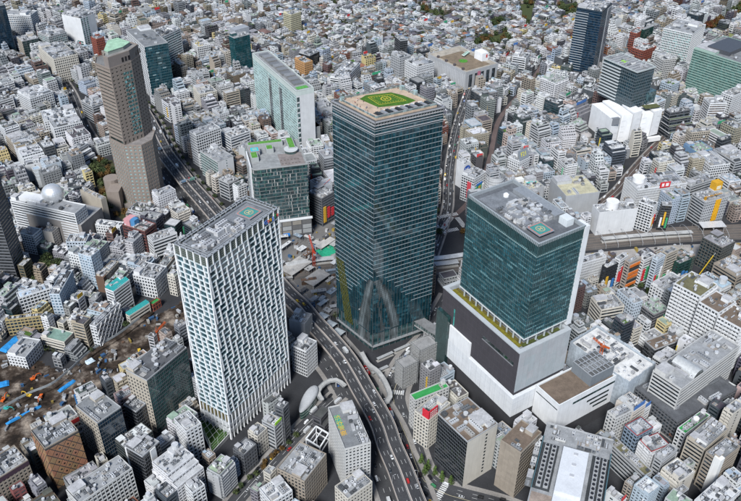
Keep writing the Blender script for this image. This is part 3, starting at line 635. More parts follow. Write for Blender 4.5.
PARKS = [[(-343.0, 630.7), (-326.6, 665.4), (-346.9, 678.7), (-342.4, 643.4)], [(170.8, 1334.7), (239.1, 1387.0), (241.9, 1342.6), (181.4, 1310.8)], [(358.2, 1539.0), (405.1, 1563.7), (391.5, 1487.4), (362.7, 1486.7)], [(675.7, 1495.0), (744.2, 1573.1), (708.8, 1481.4), (677.3, 1473.4)], [(612.6, 1423.1), (670.4, 1480.4), (667.3, 1458.9), (610.3, 1403.0)], [(218.4, 1440.3), (238.9, 1454.8), (244.6, 1427.2), (219.7, 1413.0)], [(92.9, 1539.4), (137.7, 1480.7), (126.3, 1451.8), (86.7, 1508.8)], [(290.0, 1544.8), (323.6, 1569.3), (290.9, 1428.4), (279.1, 1441.8)]]
NHKLAWN = [(603.4, 1396.2), (630.3, 1420.8), (672.6, 1353.2), (642.7, 1310.0)]
STEEL = [(-48.4, 411.8), (-37.3, 403.3), (-31.3, 417.1), (-41.5, 424.6)]
DOME = (-336.1, 742.8)
DRUMS = [(271.1, 952.6), (288.0, 953.0)]
SCAF = [(31.8, 496.2), (47.8, 515.3)]
FOOT1 = [(-7.8, 526.0), (-1.3, 510.5), (7.5, 500.5), (14.3, 485.9), (17.5, 470.6), (11.6, 463.6), (4.9, 472.7), (1.4, 485.7)]
FOOT2 = [(-20.8, 483.1), (-28.8, 490.2), (-38.1, 486.4), (-43.5, 475.7), (-39.6, 466.4)]
LINKB = [(44.0, 561.3), (69.1, 535.1)]
BUSES = [(-81.1, 394.9)]
CROSSC = (87.2, 753.1)
ROUND = (146.4, 807.9)
KIOSK = (96.3, 910.6)
FENCE = [(-323.7, 435.2), (-308.0, 457.3), (-291.4, 475.9), (-275.0, 488.0), (-265.0, 505.5), (-253.2, 531.6), (-234.0, 555.3), (-213.9, 589.4)]
CANOPIES = [(-45.9, 576.7), (-37.7, 565.1), (-29.7, 553.8)]
BAYS = [(14.0, 527.1), (29.7, 538.0), (44.9, 547.8), (27.3, 514.2), (38.4, 524.7), (53.5, 535.6), (9.4, 508.9)]
# ------------------------------------------------------------------ ground, streets, expressway
rng = random.Random(7)
def struct(o):
    o['kind'] = 'structure'; return o
def smooth(pts, step=6.0):
    P = [Vector(p) for p in pts]; P = [P[0] * 2 - P[1]] + P + [P[-1] * 2 - P[-2]]
    out = []
    for i in range(1, len(P) - 2):
        a, b, c, d = P[i - 1:i + 3]
        k = max(2, int((c - b).length / step))
        for j in range(k):
            t = j / k
            out.append(.5 * ((2 * b) + (c - a) * t + (2 * a - 5 * b + 4 * c - d) * t * t + (3 * b - a - 3 * c + d) * t ** 3))
    out.append(P[-2])
    return out
def normals(pl):
    ns = []
    for i in range(len(pl)):
        d = (pl[min(i + 1, len(pl) - 1)] - pl[max(i - 1, 0)]).normalized()
        ns.append(Vector((d.y, -d.x)))
    return ns
def ribbon(mb, pl, ns, d0, d1, z, mat, col, z2=None):
    """sheet between offsets d0<d1 (to the right of travel)"""
    for i in range(len(pl) - 1):
        a, b = pl[i], pl[i + 1]; na, nb = ns[i], ns[i + 1]
        mb.face([(a.x + na.x * d0, a.y + na.y * d0, z), (a.x + na.x * d1, a.y + na.y * d1, z), (b.x + nb.x * d1, b.y + nb.y * d1, z), (b.x + nb.x * d0, b.y + nb.y * d0, z)], mat, col)
def kerbstrip(mb, pl, ns, d0, d1, z0, z1, mat, col):
    """raised strip, as closed section"""
    for i in range(len(pl) - 1):
        a, b = pl[i], pl[i + 1]; na, nb = ns[i], ns[i + 1]
        q = [(a.x + na.x * d0, a.y + na.y * d0), (a.x + na.x * d1, a.y + na.y * d1), (b.x + nb.x * d1, b.y + nb.y * d1), (b.x + nb.x * d0, b.y + nb.y * d0)]
        pts = [(x, y, z0) for x, y in q] + [(x, y, z1) for x, y in q]
        mb.faces(pts, [(4, 5, 6, 7), (1, 2, 6, 5), (3, 0, 4, 7)], mat, col)
def dashes(mb, pl, ns, off, z, w=.24, on=4, gap=8, col=(.58, .58, .57)):
    acc = 0; k = 0
    step = 0
    s = 0
    for i in range(len(pl) - 1):
        a, b = pl[i], pl[i + 1]; L = (b - a).length
        t = 0.0
        while t < L:
            ph = (s + t) % (on + gap)
            if ph < on:
                e = min(L, t + on - ph)
                pa = a.lerp(b, t / L) + ns[i].lerp(ns[i + 1], t / L) * off; pb = a.lerp(b, e / L) + ns[i].lerp(ns[i + 1], e / L) * off
                n = ns[i] * (w / 2)
                mb.face([(pa.x - n.x, pa.y - n.y, z), (pa.x + n.x, pa.y + n.y, z), (pb.x + n.x, pb.y + n.y, z), (pb.x - n.x, pb.y - n.y, z)], 'paint', col)
                t = e + 1e-3
            else:
                t += on + gap - ph
        s += L
def crosswalk(mb, c, ang, length, width, z=.02):
    """zebra: bars across the walking direction"""
    u = Vector((cos(ang), sin(ang))); n = Vector((-u.y, u.x)); c = Vector(c)
    k = int(length / 1.8)
    for i in range(k):
        p = c + u * ((i - k / 2 + .5) * 1.8); a = u * .5; b = n * (width / 2)
        mb.face([(*(p - a - b), z), (*(p + a - b), z), (*(p + a + b), z), (*(p - a + b), z)], 'paint', (.72, .72, .7))

mb = MB(); S = 6000
mb.face([(-S, -1500, 0), (S, -1500, 0), (S, 7000, 0), (-S, 7000, 0)], 'asphalt', (.034, .035, .039))
struct(mb.build('ground'))

ROADS = []      # (polyline, half width) for keeping lots clear
def road(name, pts, half, lanes=2, walk=3.0, col=(.055, .056, .06), z=.008, mark=True):
    pl = smooth(pts); ns = normals(pl)
    r = MB(); ribbon(r, pl, ns, -half, half, z, 'asphalt', col)
    o = struct(r.build(name))
    if walk:
        w = MB(); kz = .13 + .008 * len(ROADS)
        kerbstrip(w, pl, ns, -half - walk, -half, 0, kz, 'asphalt', (.25, .235, .22)); kerbstrip(w, pl, ns, half, half + walk, 0, kz + .004, 'asphalt', (.25, .235, .22))
        struct(w.build('pavement'))
    if mark:
        q = MB(); lw = 2 * half / lanes
        for i in range(1, lanes):
            if i * 2 == lanes: dashes(q, pl, ns, -half + lw * i, z + .006, .25, 200, .1, (.7, .62, .4) if half > 8 else (.7, .7, .68))
            else: dashes(q, pl, ns, -half + lw * i, z + .006)
        struct(q.build('lane_markings'))
    ROADS.append((pl, half + walk))
    return pl, ns
hw_pl = smooth(HWY); hw_ns = normals(hw_pl)
r246_pl, r246_ns = road('arterial_road', HWY, 19, 8, 4)
meiji_pl, meiji_ns = road('main_street', MEIJI, 10, 6, 4, z=.012)
street_pl, street_ns = road('side_street', STREET, 6, 4, 3.5, z=.016)
dogen_pl, dogen_ns = road('shopping_street', DOGEN, 5.4, 4, 2, z=.010)
road('shopping_lane', CENTER, 3.2, 2, 0, z=.014, col=(.12, .09, .085), mark=False)
koen_pl, koen_ns = road('hill_street', KOEN, 4.5, 2, 2, z=.010, col=(.09, .07, .062))
road('lane', LANE, 3.5, 2, 1.5, z=.010)
left_pl, left_ns = road('quarter_street', LEFTST, 5, 2, 2.5, z=.010)
q = MB()
cx, cy = CROSSC
for a, dx, dy, L, w in ((.35, 0, -16, 26, 6), (.35, 2, 16, 26, 6), (1.9, -15, 0, 26, 6), (1.9, 16, 2, 22, 6), (1.1, 0, 0, 30, 6)):
    crosswalk(q, (cx + dx, cy + dy), a, L, w, .03)
ci = [min(range(len(meiji_pl)), key=lambda i: (meiji_pl[i] - Vector(p)).length) for p in (MEIJI[3], MEIJI[8])]
for i in ci:
    n = meiji_ns[i]; crosswalk(q, meiji_pl[i], atan2(n.y, n.x), 18, 5, .03)
struct(q.build('crosswalk_markings'))

# elevated expressway
HZ = 13.0
hwy = Thing()
D_ = hwy['deck']
for i in range(len(hw_pl) - 1):
    a, b, na, nb = hw_pl[i], hw_pl[i + 1], hw_ns[i], hw_ns[i + 1]
    q4 = lambda d: ((a.x + na.x * d, a.y + na.y * d), (b.x + nb.x * d, b.y + nb.y * d))
    (l0, l1), (r0, r1), (m0, m1), (k0, k1) = q4(-9.5), q4(9.5), q4(-6), q4(6)
    D_.face([(*l0, HZ), (*r0, HZ), (*r1, HZ), (*l1, HZ)], 'asphalt', (.05, .051, .055))
    D_.face([(*l0, HZ), (*l1, HZ), (*l1, HZ - 1), (*l0, HZ - 1)], 'wall', (.3, .29, .28)); D_.face([(*r1, HZ), (*r0, HZ), (*r0, HZ - 1), (*r1, HZ - 1)], 'wall', (.3, .29, .28))
    D_.face([(*m0, HZ - 2.4), (*m1, HZ - 2.4), (*k1, HZ - 2.4), (*k0, HZ - 2.4)], 'wall', (.22, .22, .22))
    D_.face([(*l0, HZ - 1), (*l1, HZ - 1), (*m1, HZ - 2.4), (*m0, HZ - 2.4)], 'wall', (.26, .26, .25)); D_.face([(*r1, HZ - 1), (*r0, HZ - 1), (*k0, HZ - 2.4), (*k1, HZ - 2.4)], 'wall', (.26, .26, .25))
for d0, d1 in ((-9.95, -9.5), (9.5, 9.95)):
    kerbstrip(hwy['barrier' if d0 < 0 else 'outer_barrier'], hw_pl, hw_ns, d0, d1, HZ - 1.05, HZ + 1.3, 'wall', (.40, .355, .32))
kerbstrip(hwy['median'], hw_pl, hw_ns, -.45, .45, HZ, HZ + 1.0, 'wall', (.40, .355, .32))
L_ = hwy['lane_markings']
for off in (-6.4, -3.4, 3.4, 6.4): dashes(L_, hw_pl, hw_ns, off, HZ + .006, .24, 4, 8)
for off in (-9.0, -.8, .8, 9.0): dashes(L_, hw_pl, hw_ns, off, HZ + .006, .18, 300, .1)
acc = 0
hroot = hwy.build('elevated_expressway', 0, 0, 0, 0, 'elevated expressway curving between the towers on concrete piers', 'expressway')
pm = MB(); pm.box(-1.4, 1.4, -1.1, 1.1, 0, HZ - 4.2, 'wall', (.3, .29, .28))
pm.loft([(-1.4, -1.1), (1.4, -1.1), (1.4, 1.1), (-1.4, 1.1)], HZ - 4.2, [(-6.5, -1.1), (6.5, -1.1), (6.5, 1.1), (-6.5, 1.1)], HZ - 2.45, 'wall', (.3, .29, .28), top=True)
pme = pm.mesh('pier')
for i in range(2, len(hw_pl) - 1):
    acc += (hw_pl[i] - hw_pl[i - 1]).length
    if acc > 30:
        acc = 0
        o = bpy.data.objects.new('pier', pme); scene.collection.objects.link(o); o.parent = hroot
        o.location = (hw_pl[i].x, hw_pl[i].y, 0); o.rotation_euler = (0, 0, atan2(hw_ns[i].y, hw_ns[i].x))

# rail corridor
rail_pl = smooth(RAIL, 12); rail_ns = normals(rail_pl)
t = MB(); ribbon(t, rail_pl, rail_ns, -15, 15, .02, 'asphalt', (.11, .10, .092)); struct(t.build('rail_bed'))
rt = Thing()
for k in (-14, -10, -4, 0, 6, 10):
    for g in (-.55, .55):
        for i in range(len(rail_pl) - 1):
            a, b, na, nb = rail_pl[i], rail_pl[i + 1], rail_ns[i], rail_ns[i + 1]
            rt['rails'].bar((a.x + na.x * (k + g), a.y + na.y * (k + g), .2), (b.x + nb.x * (k + g), b.y + nb.y * (k + g), .2), .14, 'metal', (.3, .25, .22), .3)
rt.build('railway_tracks', 0, 0, 0, 0, 'brown railway tracks running past the station platforms', 'railway')
ROADS.append((rail_pl, 16.5))

def poly_mesh(name, pts, z, mat, col, kind='structure'):
    m = MB(); m.face([(x, y, z) for x, y in pts], mat, col); o = m.build(name); o['kind'] = kind; return o
def ccw(p):
    a = sum(p[i][0] * p[(i + 1) % len(p)][1] - p[(i + 1) % len(p)][0] * p[i][1] for i in range(len(p)))
    return p if a > 0 else p[::-1]
SITE = ccw(SITE); STATION = ccw(STATION)
poly_mesh('station_yard', STATION, .006, 'asphalt', (.15, .145, .14))
poly_mesh('lawn', ccw(NHKLAWN), .05, 'grass', (.20, .22, .09))
for P in PARKS: poly_mesh('park', ccw(P), .03, 'grass', (.06, .075, .03))
poly_mesh('garden', ccw(CERG), .03, 'grass', (.06, .06, .03))

def inside(p, poly):
    x, y = p; r = False; n = len(poly)
    for i in range(n):
        x1, y1 = poly[i]; x2, y2 = poly[(i + 1) % n]
        if (y1 > y) != (y2 > y) and x < (x2 - x1) * (y - y1) / (y2 - y1) + x1: r = not r
    return r
# uneven earth of the building site as one sheet with heaps
xs = [p[0] for p in SITE]; ys = [p[1] for p in SITE]
m = MB(); st = 3.0; hg = {}
from mathutils import noise as mnoise
def hz(x, y):
    d = 1e9
    for i in range(len(SITE)):
        a = Vector(SITE[i]); b = Vector(SITE[(i + 1) % len(SITE)]); ab = b - a
        t = max(0, min(1, (Vector((x, y)) - a).dot(ab) / ab.dot(ab))); d = min(d, (a + ab * t - Vector((x, y))).length)
    k = min(1, d / 8)
    v = mnoise.noise((x * .05, y * .05, 1.3)) * 3.0 + mnoise.noise((x * .14, y * .14, 4.)) * 1.4
    return .03 + max(0, k * (1.1 + v))
gx0, gy0 = min(xs), min(ys)
for i in range(int((max(xs) - gx0) / st) + 1):
    for j in range(int((max(ys) - gy0) / st) + 1):
        x, y = gx0 + i * st, gy0 + j * st
        if inside((x + st / 2, y + st / 2), SITE):
            ps = []
            for a, b in ((x, y), (x + st, y), (x + st, y + st), (x, y + st)):
                if (a, b) not in hg: hg[(a, b)] = hz(a, b) if inside((a, b), SITE) else .03
                ps.append((a, b, hg[(a, b)]))
            m.face(ps, 'soil', (1, 1, 1))
o = struct(m.build('bare_earth'))
for p in o.data.polygons: p.use_smooth = True
# ------------------------------------------------------------------ landmark towers
LAND = []          # (x, y, short phrase) for neighbours' labels
FOOT = []          # occupied footprints in world coordinates
def wpoly(poly, x, y, a, m=0):
    if m: poly = offset(poly, -m)
    c, s = cos(a), sin(a)
    return [(px * c - py * s + x, px * s + py * c + y) for px, py in poly]
def frame(t):
    fx, fy, a, w, d, h = t
    return fx + cos(a) * w / 2 - sin(a) * d / 2, fy + sin(a) * w / 2 + cos(a) * d / 2, a, w, d, h
def txt(body, size, mat, col, name, parent, loc, rot, ext=.05, align='CENTER'):
    cu = bpy.data.curves.new(name, 'FONT'); cu.body = body; cu.size = size; cu.align_x = align; cu.align_y = 'CENTER'; cu.extrude = ext; cu.resolution_u = 2
    tmp = bpy.data.objects.new('tmp', cu); scene.collection.objects.link(tmp)
    dg = bpy.context.evaluated_depsgraph_get()
    me = bpy.data.meshes.new_from_object(tmp.evaluated_get(dg)); bpy.data.objects.remove(tmp)
    a = me.attributes.new('tint', 'FLOAT_COLOR', 'FACE')
    a.data.foreach_set('color', np.tile(np.array([*col, 1], dtype=np.float32), len(me.polygons)))
    me.materials.clear(); me.materials.append(MATS[mat])
    o = bpy.data.objects.new(name, me); scene.collection.objects.link(o); o.parent = parent; o.location = loc; o.rotation_euler = rot
    return o
R90 = pi / 2

# --- central tower: teal glass, white floor lines, roof deck
(fx, fy), (rx, ry), (lx, ly) = SSQ
cx, cy = (rx + lx) / 2, (ry + ly) / 2
quad = [(fx - cx, fy - cy), (rx - cx, ry - cy), (rx + lx - fx - cx, ry + ly - fy - cy), (lx - cx, ly - cy)]
T = Thing(); rg = random.Random(3)
glz = (.008, .033, .045)
core = offset(quad, .35)
T['glazing'].prism(core, 20, 226, 'curtain_glass', glz, top=False)
fl = 4.3; nfl = int((226 - 20) / fl)
for i in range(4):
    a, b, L, u, n = edge(quad, i)
    nb = int(L / 3.0)
    for j in range(nb + 1):                       # thin mullions over the full height
        s = L * j / nb
        ebox(T['mullions'], a, u, n, max(0, s - .09), min(L, s + .09), 20, 226, -.4, -.12, 'metal', (.10, .13, .135), caps=False)
    for k in range(nfl + 1):
        z = 20 + k * fl
        zz = (z - 20) / 206
        if i == 0:          # right face: lines fade out toward the lower left part
            s0 = 0 if zz > .34 else L * min(.95, (.34 - zz) * 3.2 + rg.uniform(-.05, .08))
            if zz < .12: continue
            segs = [(s0, L)]
        elif i == 3:
            if zz < .16: continue
            s1 = L if zz > .3 else L * max(.1, .35 + (zz - .16) * 4 + rg.uniform(-.08, .08))
            segs = [(0, s1)]
        else: segs = [(0, L)]
        for s0, s1 in segs:
            if s1 - s0 > 1: ebox(T['floor_bands'], a, u, n, s0, s1, z, z + .3, -.38, .06 if i % 2 else .03, 'metal', (.36, .42, .45))
for i in (0, 1, 2, 3):  # paler panes: a blinds look with irregular reflections painted into the glass tint
    a, b, L, u, n = edge(quad, i); nb = int(L / 3.0); bw = L / nb
    for k in range(nfl):
        for j in range(nb):
            v = mnoise.noise((j * .23 + i * 7, k * .16, 2.2)) + rg.uniform(-.35, .35)
            if v > .22: ebox(T['blinds_and_reflections'], a, u, n, j * bw + .12, (j + 1) * bw - .12, 20 + k * fl + .6 + (fl - .7) * rg.choice((0, .35, .55)), 20 + (k + 1) * fl - .1, -.36, -.3, 'curtain_glass', rg.choice(((.013, .05, .066), (.018, .062, .08), (.028, .072, .088))), ends=False, caps=False)
# dark plant storeys and crown
ring = offset(quad, .5)
T['crown'].prism(ring, 226, 229, 'wall', (.07, .08, .085), top=False)
for i in range(4):
    a, b, L, u, n = edge(quad, i)
    for z, hh, dd, c in ((219.4, .5, .25, .55), (224.0, .5, .3, .5), (226.6, .45, .5, .5), (229.2, .8, .7, .42)):
        ebox(T['crown'], a, u, n, -.6 if i % 2 else 0, L + (.6 if i % 2 else 0), z, z + hh, -.6, dd if i % 2 else dd - .03, 'metal', (c, c, c * 1.03))
    for j in range(int(L / 2.5)):
        ebox(T['crown'], a, u, n, j * 2.5 + .4, j * 2.5 + .55, 226, 229.2, -.5, .3, 'metal', (.4, .42, .43), caps=False)
deck = offset(quad, 3.6)
T['roof_gutter'].face([(x, y, 229.3) for x, y in offset(quad, .3)], 'roof', (.10, .105, .11))
T['roof_deck'].prism(deck, 229.3, 231.2, 'roof', (.52, .40, .30))
for i in range(4):                                # glass balustrade
    a, b, L, u, n = edge(deck, i)
    ebox(T['balustrade'], a, u, n, 0, L, 231.2, 232.9, -.1, 0, 'curtain_glass', (.16, .2, .2))
    ebox(T['balustrade'], a, u, n, 0, L, 232.9, 233.05, -.14, .04, 'metal', (.7, .7, .7))
qa = Vector(quad[0]); qu = Vector(quad[1]) - qa; qv = Vector(quad[3]) - qa
def SP(s, t): p = qa + qu * s + qv * t; return (p.x, p.y)
g = [SP(.30, .40), SP(.64, .30), SP(.82, .36), SP(.80, .62), SP(.74, .80), SP(.42, .88), SP(.28, .80)]
T['lawn'].prism(g, 231.2, 231.45, 'grass', (.06, .145, .02))
def strip(mbn, pa, pb, w, z, col, mat='paint'):
    a = Vector(pa); b = Vector(pb); d = (b - a).normalized(); nn = Vector((-d.y, d.x)) * (w / 2)
    T[mbn].face([(*(a - nn), z), (*(b - nn), z), (*(b + nn), z), (*(a + nn), z)], mat, col)
Y = (.50, .42, .05)
gg = [SP(.36, .47), SP(.72, .42), SP(.70, .74), SP(.40, .80)]
for i in range(4):
    strip('lawn_marking', gg[i], gg[(i + 1) % 4], .6, 231.46, Y)
    a, b = Vector(gg[i]), Vector(gg[(i + 1) % 4]); dn = (b - a).normalized(); nn = Vector((-dn.y, dn.x))
    L = (b - a).length
    for j in range(int(L / 2.2)):                 # fringe of short strokes like lettering
        p = a + dn * (1.4 + j * 2.2) + nn * 1.5
        strip('lawn_marking', p, p + nn * 1.0, .6, 231.465, Y)
c0 = Vector(SP(.55, .62))
for i in range(18):
    a, b = 2 * pi * i / 18, 2 * pi * (i + 1) / 18
    T['lawn_marking'].face([(c0.x + 3.4 * cos(a), c0.y + 3.4 * sin(a), 231.47), (c0.x + 4.4 * cos(a), c0.y + 4.4 * sin(a), 231.47), (c0.x + 4.4 * cos(b), c0.y + 4.4 * sin(b), 231.47), (c0.x + 3.4 * cos(b), c0.y + 3.4 * sin(b), 231.47)], 'paint', Y)
dn = qu.normalized(); nn = Vector((-dn.y, dn.x))
for s in (-1, 1): strip('lawn_marking', c0 + dn * s * 1.2 - nn * 2, c0 + dn * s * 1.2 + nn * 2, .8, 231.47, Y)
strip('lawn_marking', c0 - dn * 1.2, c0 + dn * 1.2, .8, 231.475, Y)
pit = [SP(.13, .10), SP(.93, .10), SP(.93, .25), SP(.13, .25)]
T['plant_trench'].prism(pit, 231.2, 231.4, 'roof', (.05, .055, .06))
for i in range(11):
    s = .15 + i * .071
    if i % 1 == 0:
        T[f'deck_skylight#{i}'].prism([SP(s, .11), SP(s + .036, .11), SP(s + .036, .235), SP(s, .235)], 231.4, 232.4 + .3 * (i % 3), 'metal', (.40, .41, .43) if i % 2 else (.05, .055, .06))
for i in range(6): T[f'roof_bench#{i}'].prism([SP(.30 + i * .1, .275), SP(.36 + i * .1, .275), SP(.36 + i * .1, .29), SP(.30 + i * .1, .29)], 231.2, 231.7, 'wall', (.7, .7, .68))
for s, t, w in ((.93, .55, .05), (.90, .80, .05), (.05, .85, .04)):
    T[f'roof_kiosk#{s}{t}'].prism([SP(s, t), SP(s + w, t), SP(s + w, t + w), SP(s, t + w)], 231.2, 234.5, 'curtain_glass', (.25, .33, .33))
# lobby storeys
T['base_glazing'].prism(offset(quad, 1.2), 0, 20, 'curtain_glass', (.02, .055, .06), top=False)
for i in range(4):
    a, b, L, u, n = edge(quad, i)
    nb = int(L / 6)
    for j in range(nb + 1): ebox(T['mullions'], a, u, n, max(0, L * j / nb - .14), min(L, L * j / nb + .14), 0, 20, -1.2, -.25, 'metal', (.16, .18, .19), caps=False)
    ebox(T['canopy'], a, u, n, 0, L, 6.0, 6.4, -1.1, 1.8 if i % 2 == 0 else .9, 'metal', (.33, .34, .35))
# arch of pale glass wrapping the front corner: panes paler near two arcs
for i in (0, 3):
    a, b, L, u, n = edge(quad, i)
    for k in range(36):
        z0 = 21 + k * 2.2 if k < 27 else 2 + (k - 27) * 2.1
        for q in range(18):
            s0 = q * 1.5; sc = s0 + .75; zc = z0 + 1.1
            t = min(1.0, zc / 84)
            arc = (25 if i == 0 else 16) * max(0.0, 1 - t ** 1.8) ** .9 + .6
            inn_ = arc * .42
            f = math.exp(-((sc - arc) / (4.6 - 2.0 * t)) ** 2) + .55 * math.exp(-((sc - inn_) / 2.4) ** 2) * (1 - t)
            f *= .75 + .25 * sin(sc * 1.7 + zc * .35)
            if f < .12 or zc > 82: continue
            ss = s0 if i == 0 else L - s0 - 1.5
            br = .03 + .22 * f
            ebox(T['arch_panes'], a, u, n, ss + .04, ss + 1.46, z0 + .04, z0 + 2.14, -.34, -.2 if z0 > 20 else -1.12, 'pale_glass', (br * .82, br * .98, br * 1.04), ends=False, caps=False)
# planted louvres on the left face
a, b, L, u, n = edge(quad, 3)
for k in range(22):
    z0 = 14 + k * 3.0
    s0 = 1.5 + (21 - k) * .55
    for q in range(5):
        s = s0 + q * 2.3 + rg.uniform(-.3, .3)
        if s + 1.3 < L * .62: ebox(T['planted_louvres'], a, u, n, s, s + 1.2, z0, z0 + 2.5, -.1, .35, 'grass', (.075, .08, .02))
T.build('skyscraper', cx, cy, 0, 0, 'tallest teal glass skyscraper with a roof deck and helipad lawn', 'skyscraper')
LAND.append((cx, cy, 'the tallest teal glass skyscraper')); FOOT.append(wpoly(quad, cx, cy, 0, 5))
SS_INFO = (cx, cy, qa, qu, qv)

# --- white lattice tower
x, y, a0, w, d, h = frame(STREAM)
poly = rectp(w, d); T = Thing(); rg = random.Random(5)
T['glazing'].prism(offset(poly, .9), 28, h - 9, 'curtain_glass', (.03, .07, .085), top=False)
fh = 4.5; nf = int((h - 9 - 28) / fh); fh = (h - 9 - 28) / nf
W_ = (.79, .80, .81)
for i in range(4):
    a, b, L, u, n = edge(poly, i)
    nb = int(round(L / 5.8)); bw = L / nb
    for k in range(nf + 1):
        z = 28 + k * fh
        ebox(T['floor_bands'], a, u, n, 0, L, z - .45, z + .25, -.95, -.25 if i % 2 else -.22, 'wall', (.52, .60, .63))
    for j in range(nb + 1):
        wd = .9; k = -((j * 2 + i) % 5)
        while k < nf:
            kb, kt = max(0, k), min(nf, k + 5)
            fr = lambda q: .42 * bw * (1 - (q - k) / 5.0)          # leans one way, then starts again
            zb = 28 - .75 if kb == 0 else 28 + kb * fh; zt = 28 + kt * fh
            lo = min(L - wd, max(0, j * bw + fr(kb) - wd / 2)); hi = min(L - wd, max(0, j * bw + fr(kt) - wd / 2))
            P = lambda s, dd, z: (a[0] + u[0] * s + n[0] * dd, a[1] + u[1] * s + n[1] * dd, z)
            pts = [P(lo, -.9, zb), P(lo + wd, -.9, zb), P(lo + wd, .12, zb), P(lo, .12, zb), P(hi, -.9, zt), P(hi + wd, -.9, zt), P(hi + wd, .12, zt), P(hi, .12, zt)]
            T['fins'].faces(pts, [(2, 3, 7, 6), (1, 2, 6, 5), (3, 0, 4, 7), (4, 5, 6, 7), (3, 2, 1, 0)], 'wall', W_)
            k += 5
        # tall louvred crown
        s = min(L - .95, max(0, j * bw - .475))
        ebox(T['fins'], a, u, n, s, s + .95, h - 9, h, -.9, .12, 'wall', W_)
    ebox(T['crown_screen'], a, u, n, 0, L, h - 9, h - .6, -.9, -.6, 'metal', (.10, .12, .11))
    for q in range(5): ebox(T['crown_screen'], a, u, n, 0, L, h - 8.2 + q * 1.7, h - 7.9 + q * 1.7, -.6, -.35, 'metal', (.25, .28, .25))
    ebox(T['crown_screen'], a, u, n, 0, L, h - .6, h, -1.0, 0 if i % 2 else .03, 'metal', (.42, .44, .46))
# lower storeys: pale panels, gold slots, glass
T['podium'].prism(offset(poly, 1.4), 0, 27.2, 'curtain_glass', (.025, .05, .05), top=True)
for i in range(4):
    a, b, L, u, n = edge(poly, i)
    ebox(T['podium_panels'], a, u, n, 0, L, 7, 10.5, -1.4, -.1 if i % 2 else -.13, 'wall', (.5, .52, .53)); ebox(T['podium_panels'], a, u, n, 0, L, 13.5, 17, -1.4, -.1 if i % 2 else -.13, 'wall', (.45, .47, .48))
    nb = int(round(L / 4.1)); bw = L / nb
    for j in range(nb + 1):
        s = min(L - .6, max(0, j * bw - .3))
        ebox(T['podium_columns'], a, u, n, s, s + .6, 0, 27.2, -1.4, .05, 'wall', W_, caps=False)
        if j < nb: ebox(T['gold_panels'], a, u, n, s + 1.0, s + 1.7, 19, 27, -1.3, -.6, 'metal', (.30, .24, .09), caps=False)
# roof
T['roof'].face([(px, py, h - 3) for px, py in offset(poly, .9)], 'roof', (.20, .215, .235))
clutter(T, w - 34, d - 7, h - 3, 40, random.Random(71), -14, 0, big=1.1)
for i in range(4):
    a, b, L, u, n = edge(poly, i)
    T['roof_frame'].bar((a[0] * .93, a[1] * .88, h - .6), (b[0] * .93, b[1] * .88, h - .6), .5, 'metal', (.5, .52, .54)); T['roof_frame'].bar((a[0] * .86, a[1] * .74, h - 1.2), (b[0] * .86, b[1] * .74, h - 1.2), .5, 'metal', (.42, .44, .46))
    for j in range(int(L / 3)):
        s = (j + .5) * 3; p = (a[0] + u[0] * s, a[1] + u[1] * s)
        T['roof_frame'].bar((p[0], p[1], h - .3), (p[0] - n[0] * 2.6, p[1] - n[1] * 2.6, h - .5), .3, 'metal', (.5, .52, .54))
helipad(T, w * .30, 0, h - 2.2, 14)
for k in range(2): T['helipad_support'].box(w * .30 - 5, w * .30 + 5, -4 + k * 7, -3 + k * 7, h - 3, h - 2.2, 'metal', (.2, .2, .2))
rr = random.Random(8)
for (px, py, sx, sy, hh, c) in ((-24, -4, 9, 5, 3.2, .5), (-22, 5, 14, 3, 2.2, .28), (-12, -7, 12, 2.6, 2.4, .62), (-9, 0, 7, 4, 3.6, .66), (0, 6, 10, 3.5, 3, .68), (4, -7, 9, 3, 2.6, .6), (-30, 1, 4, 6, 2, .5), (10, -2, 5, 5, 3, .55), (-2, -1.5, 5, 3, 4.2, .7)):
    T[f'rooftop_unit#{px}{py}'].box(px - sx / 2, px + sx / 2, py - sy / 2, py + sy / 2, h - 3, h - 3 + hh, 'metal', (c, c, c * 1.01))
    for q in range(int(sx / 2)): T[f'rooftop_unit#{px}{py}'].cyl(px - sx / 2 + 1 + q * 2, py, .7, h - 3 + hh, h - 2.8 + hh, 'metal', (.12, .12, .13), 8)
root = T.build('lattice_tower', x, y, 0, a0, 'white tower with staggered slanting fins and a teal helipad', 'office tower')
gl = [('G', (.10, .24, .75)), ('o', (.7, .07, .04)), ('o', (.75, .42, .02)), ('g', (.10, .24, .75)), ('l', (.05, .38, .10)), ('e', (.7, .07, .04))]
for q, (ch, c) in enumerate(gl):
    txt(ch, 5.2, 'paint', c, 'sign_letter', root, (w / 2 - 15.5 + q * 2.7, -d / 2 - .35, h - 5), (R90, 0, 0), .12)
LAND.append((x, y, 'the white lattice tower')); FOOT.append(wpoly(poly, x, y, a0, 6))

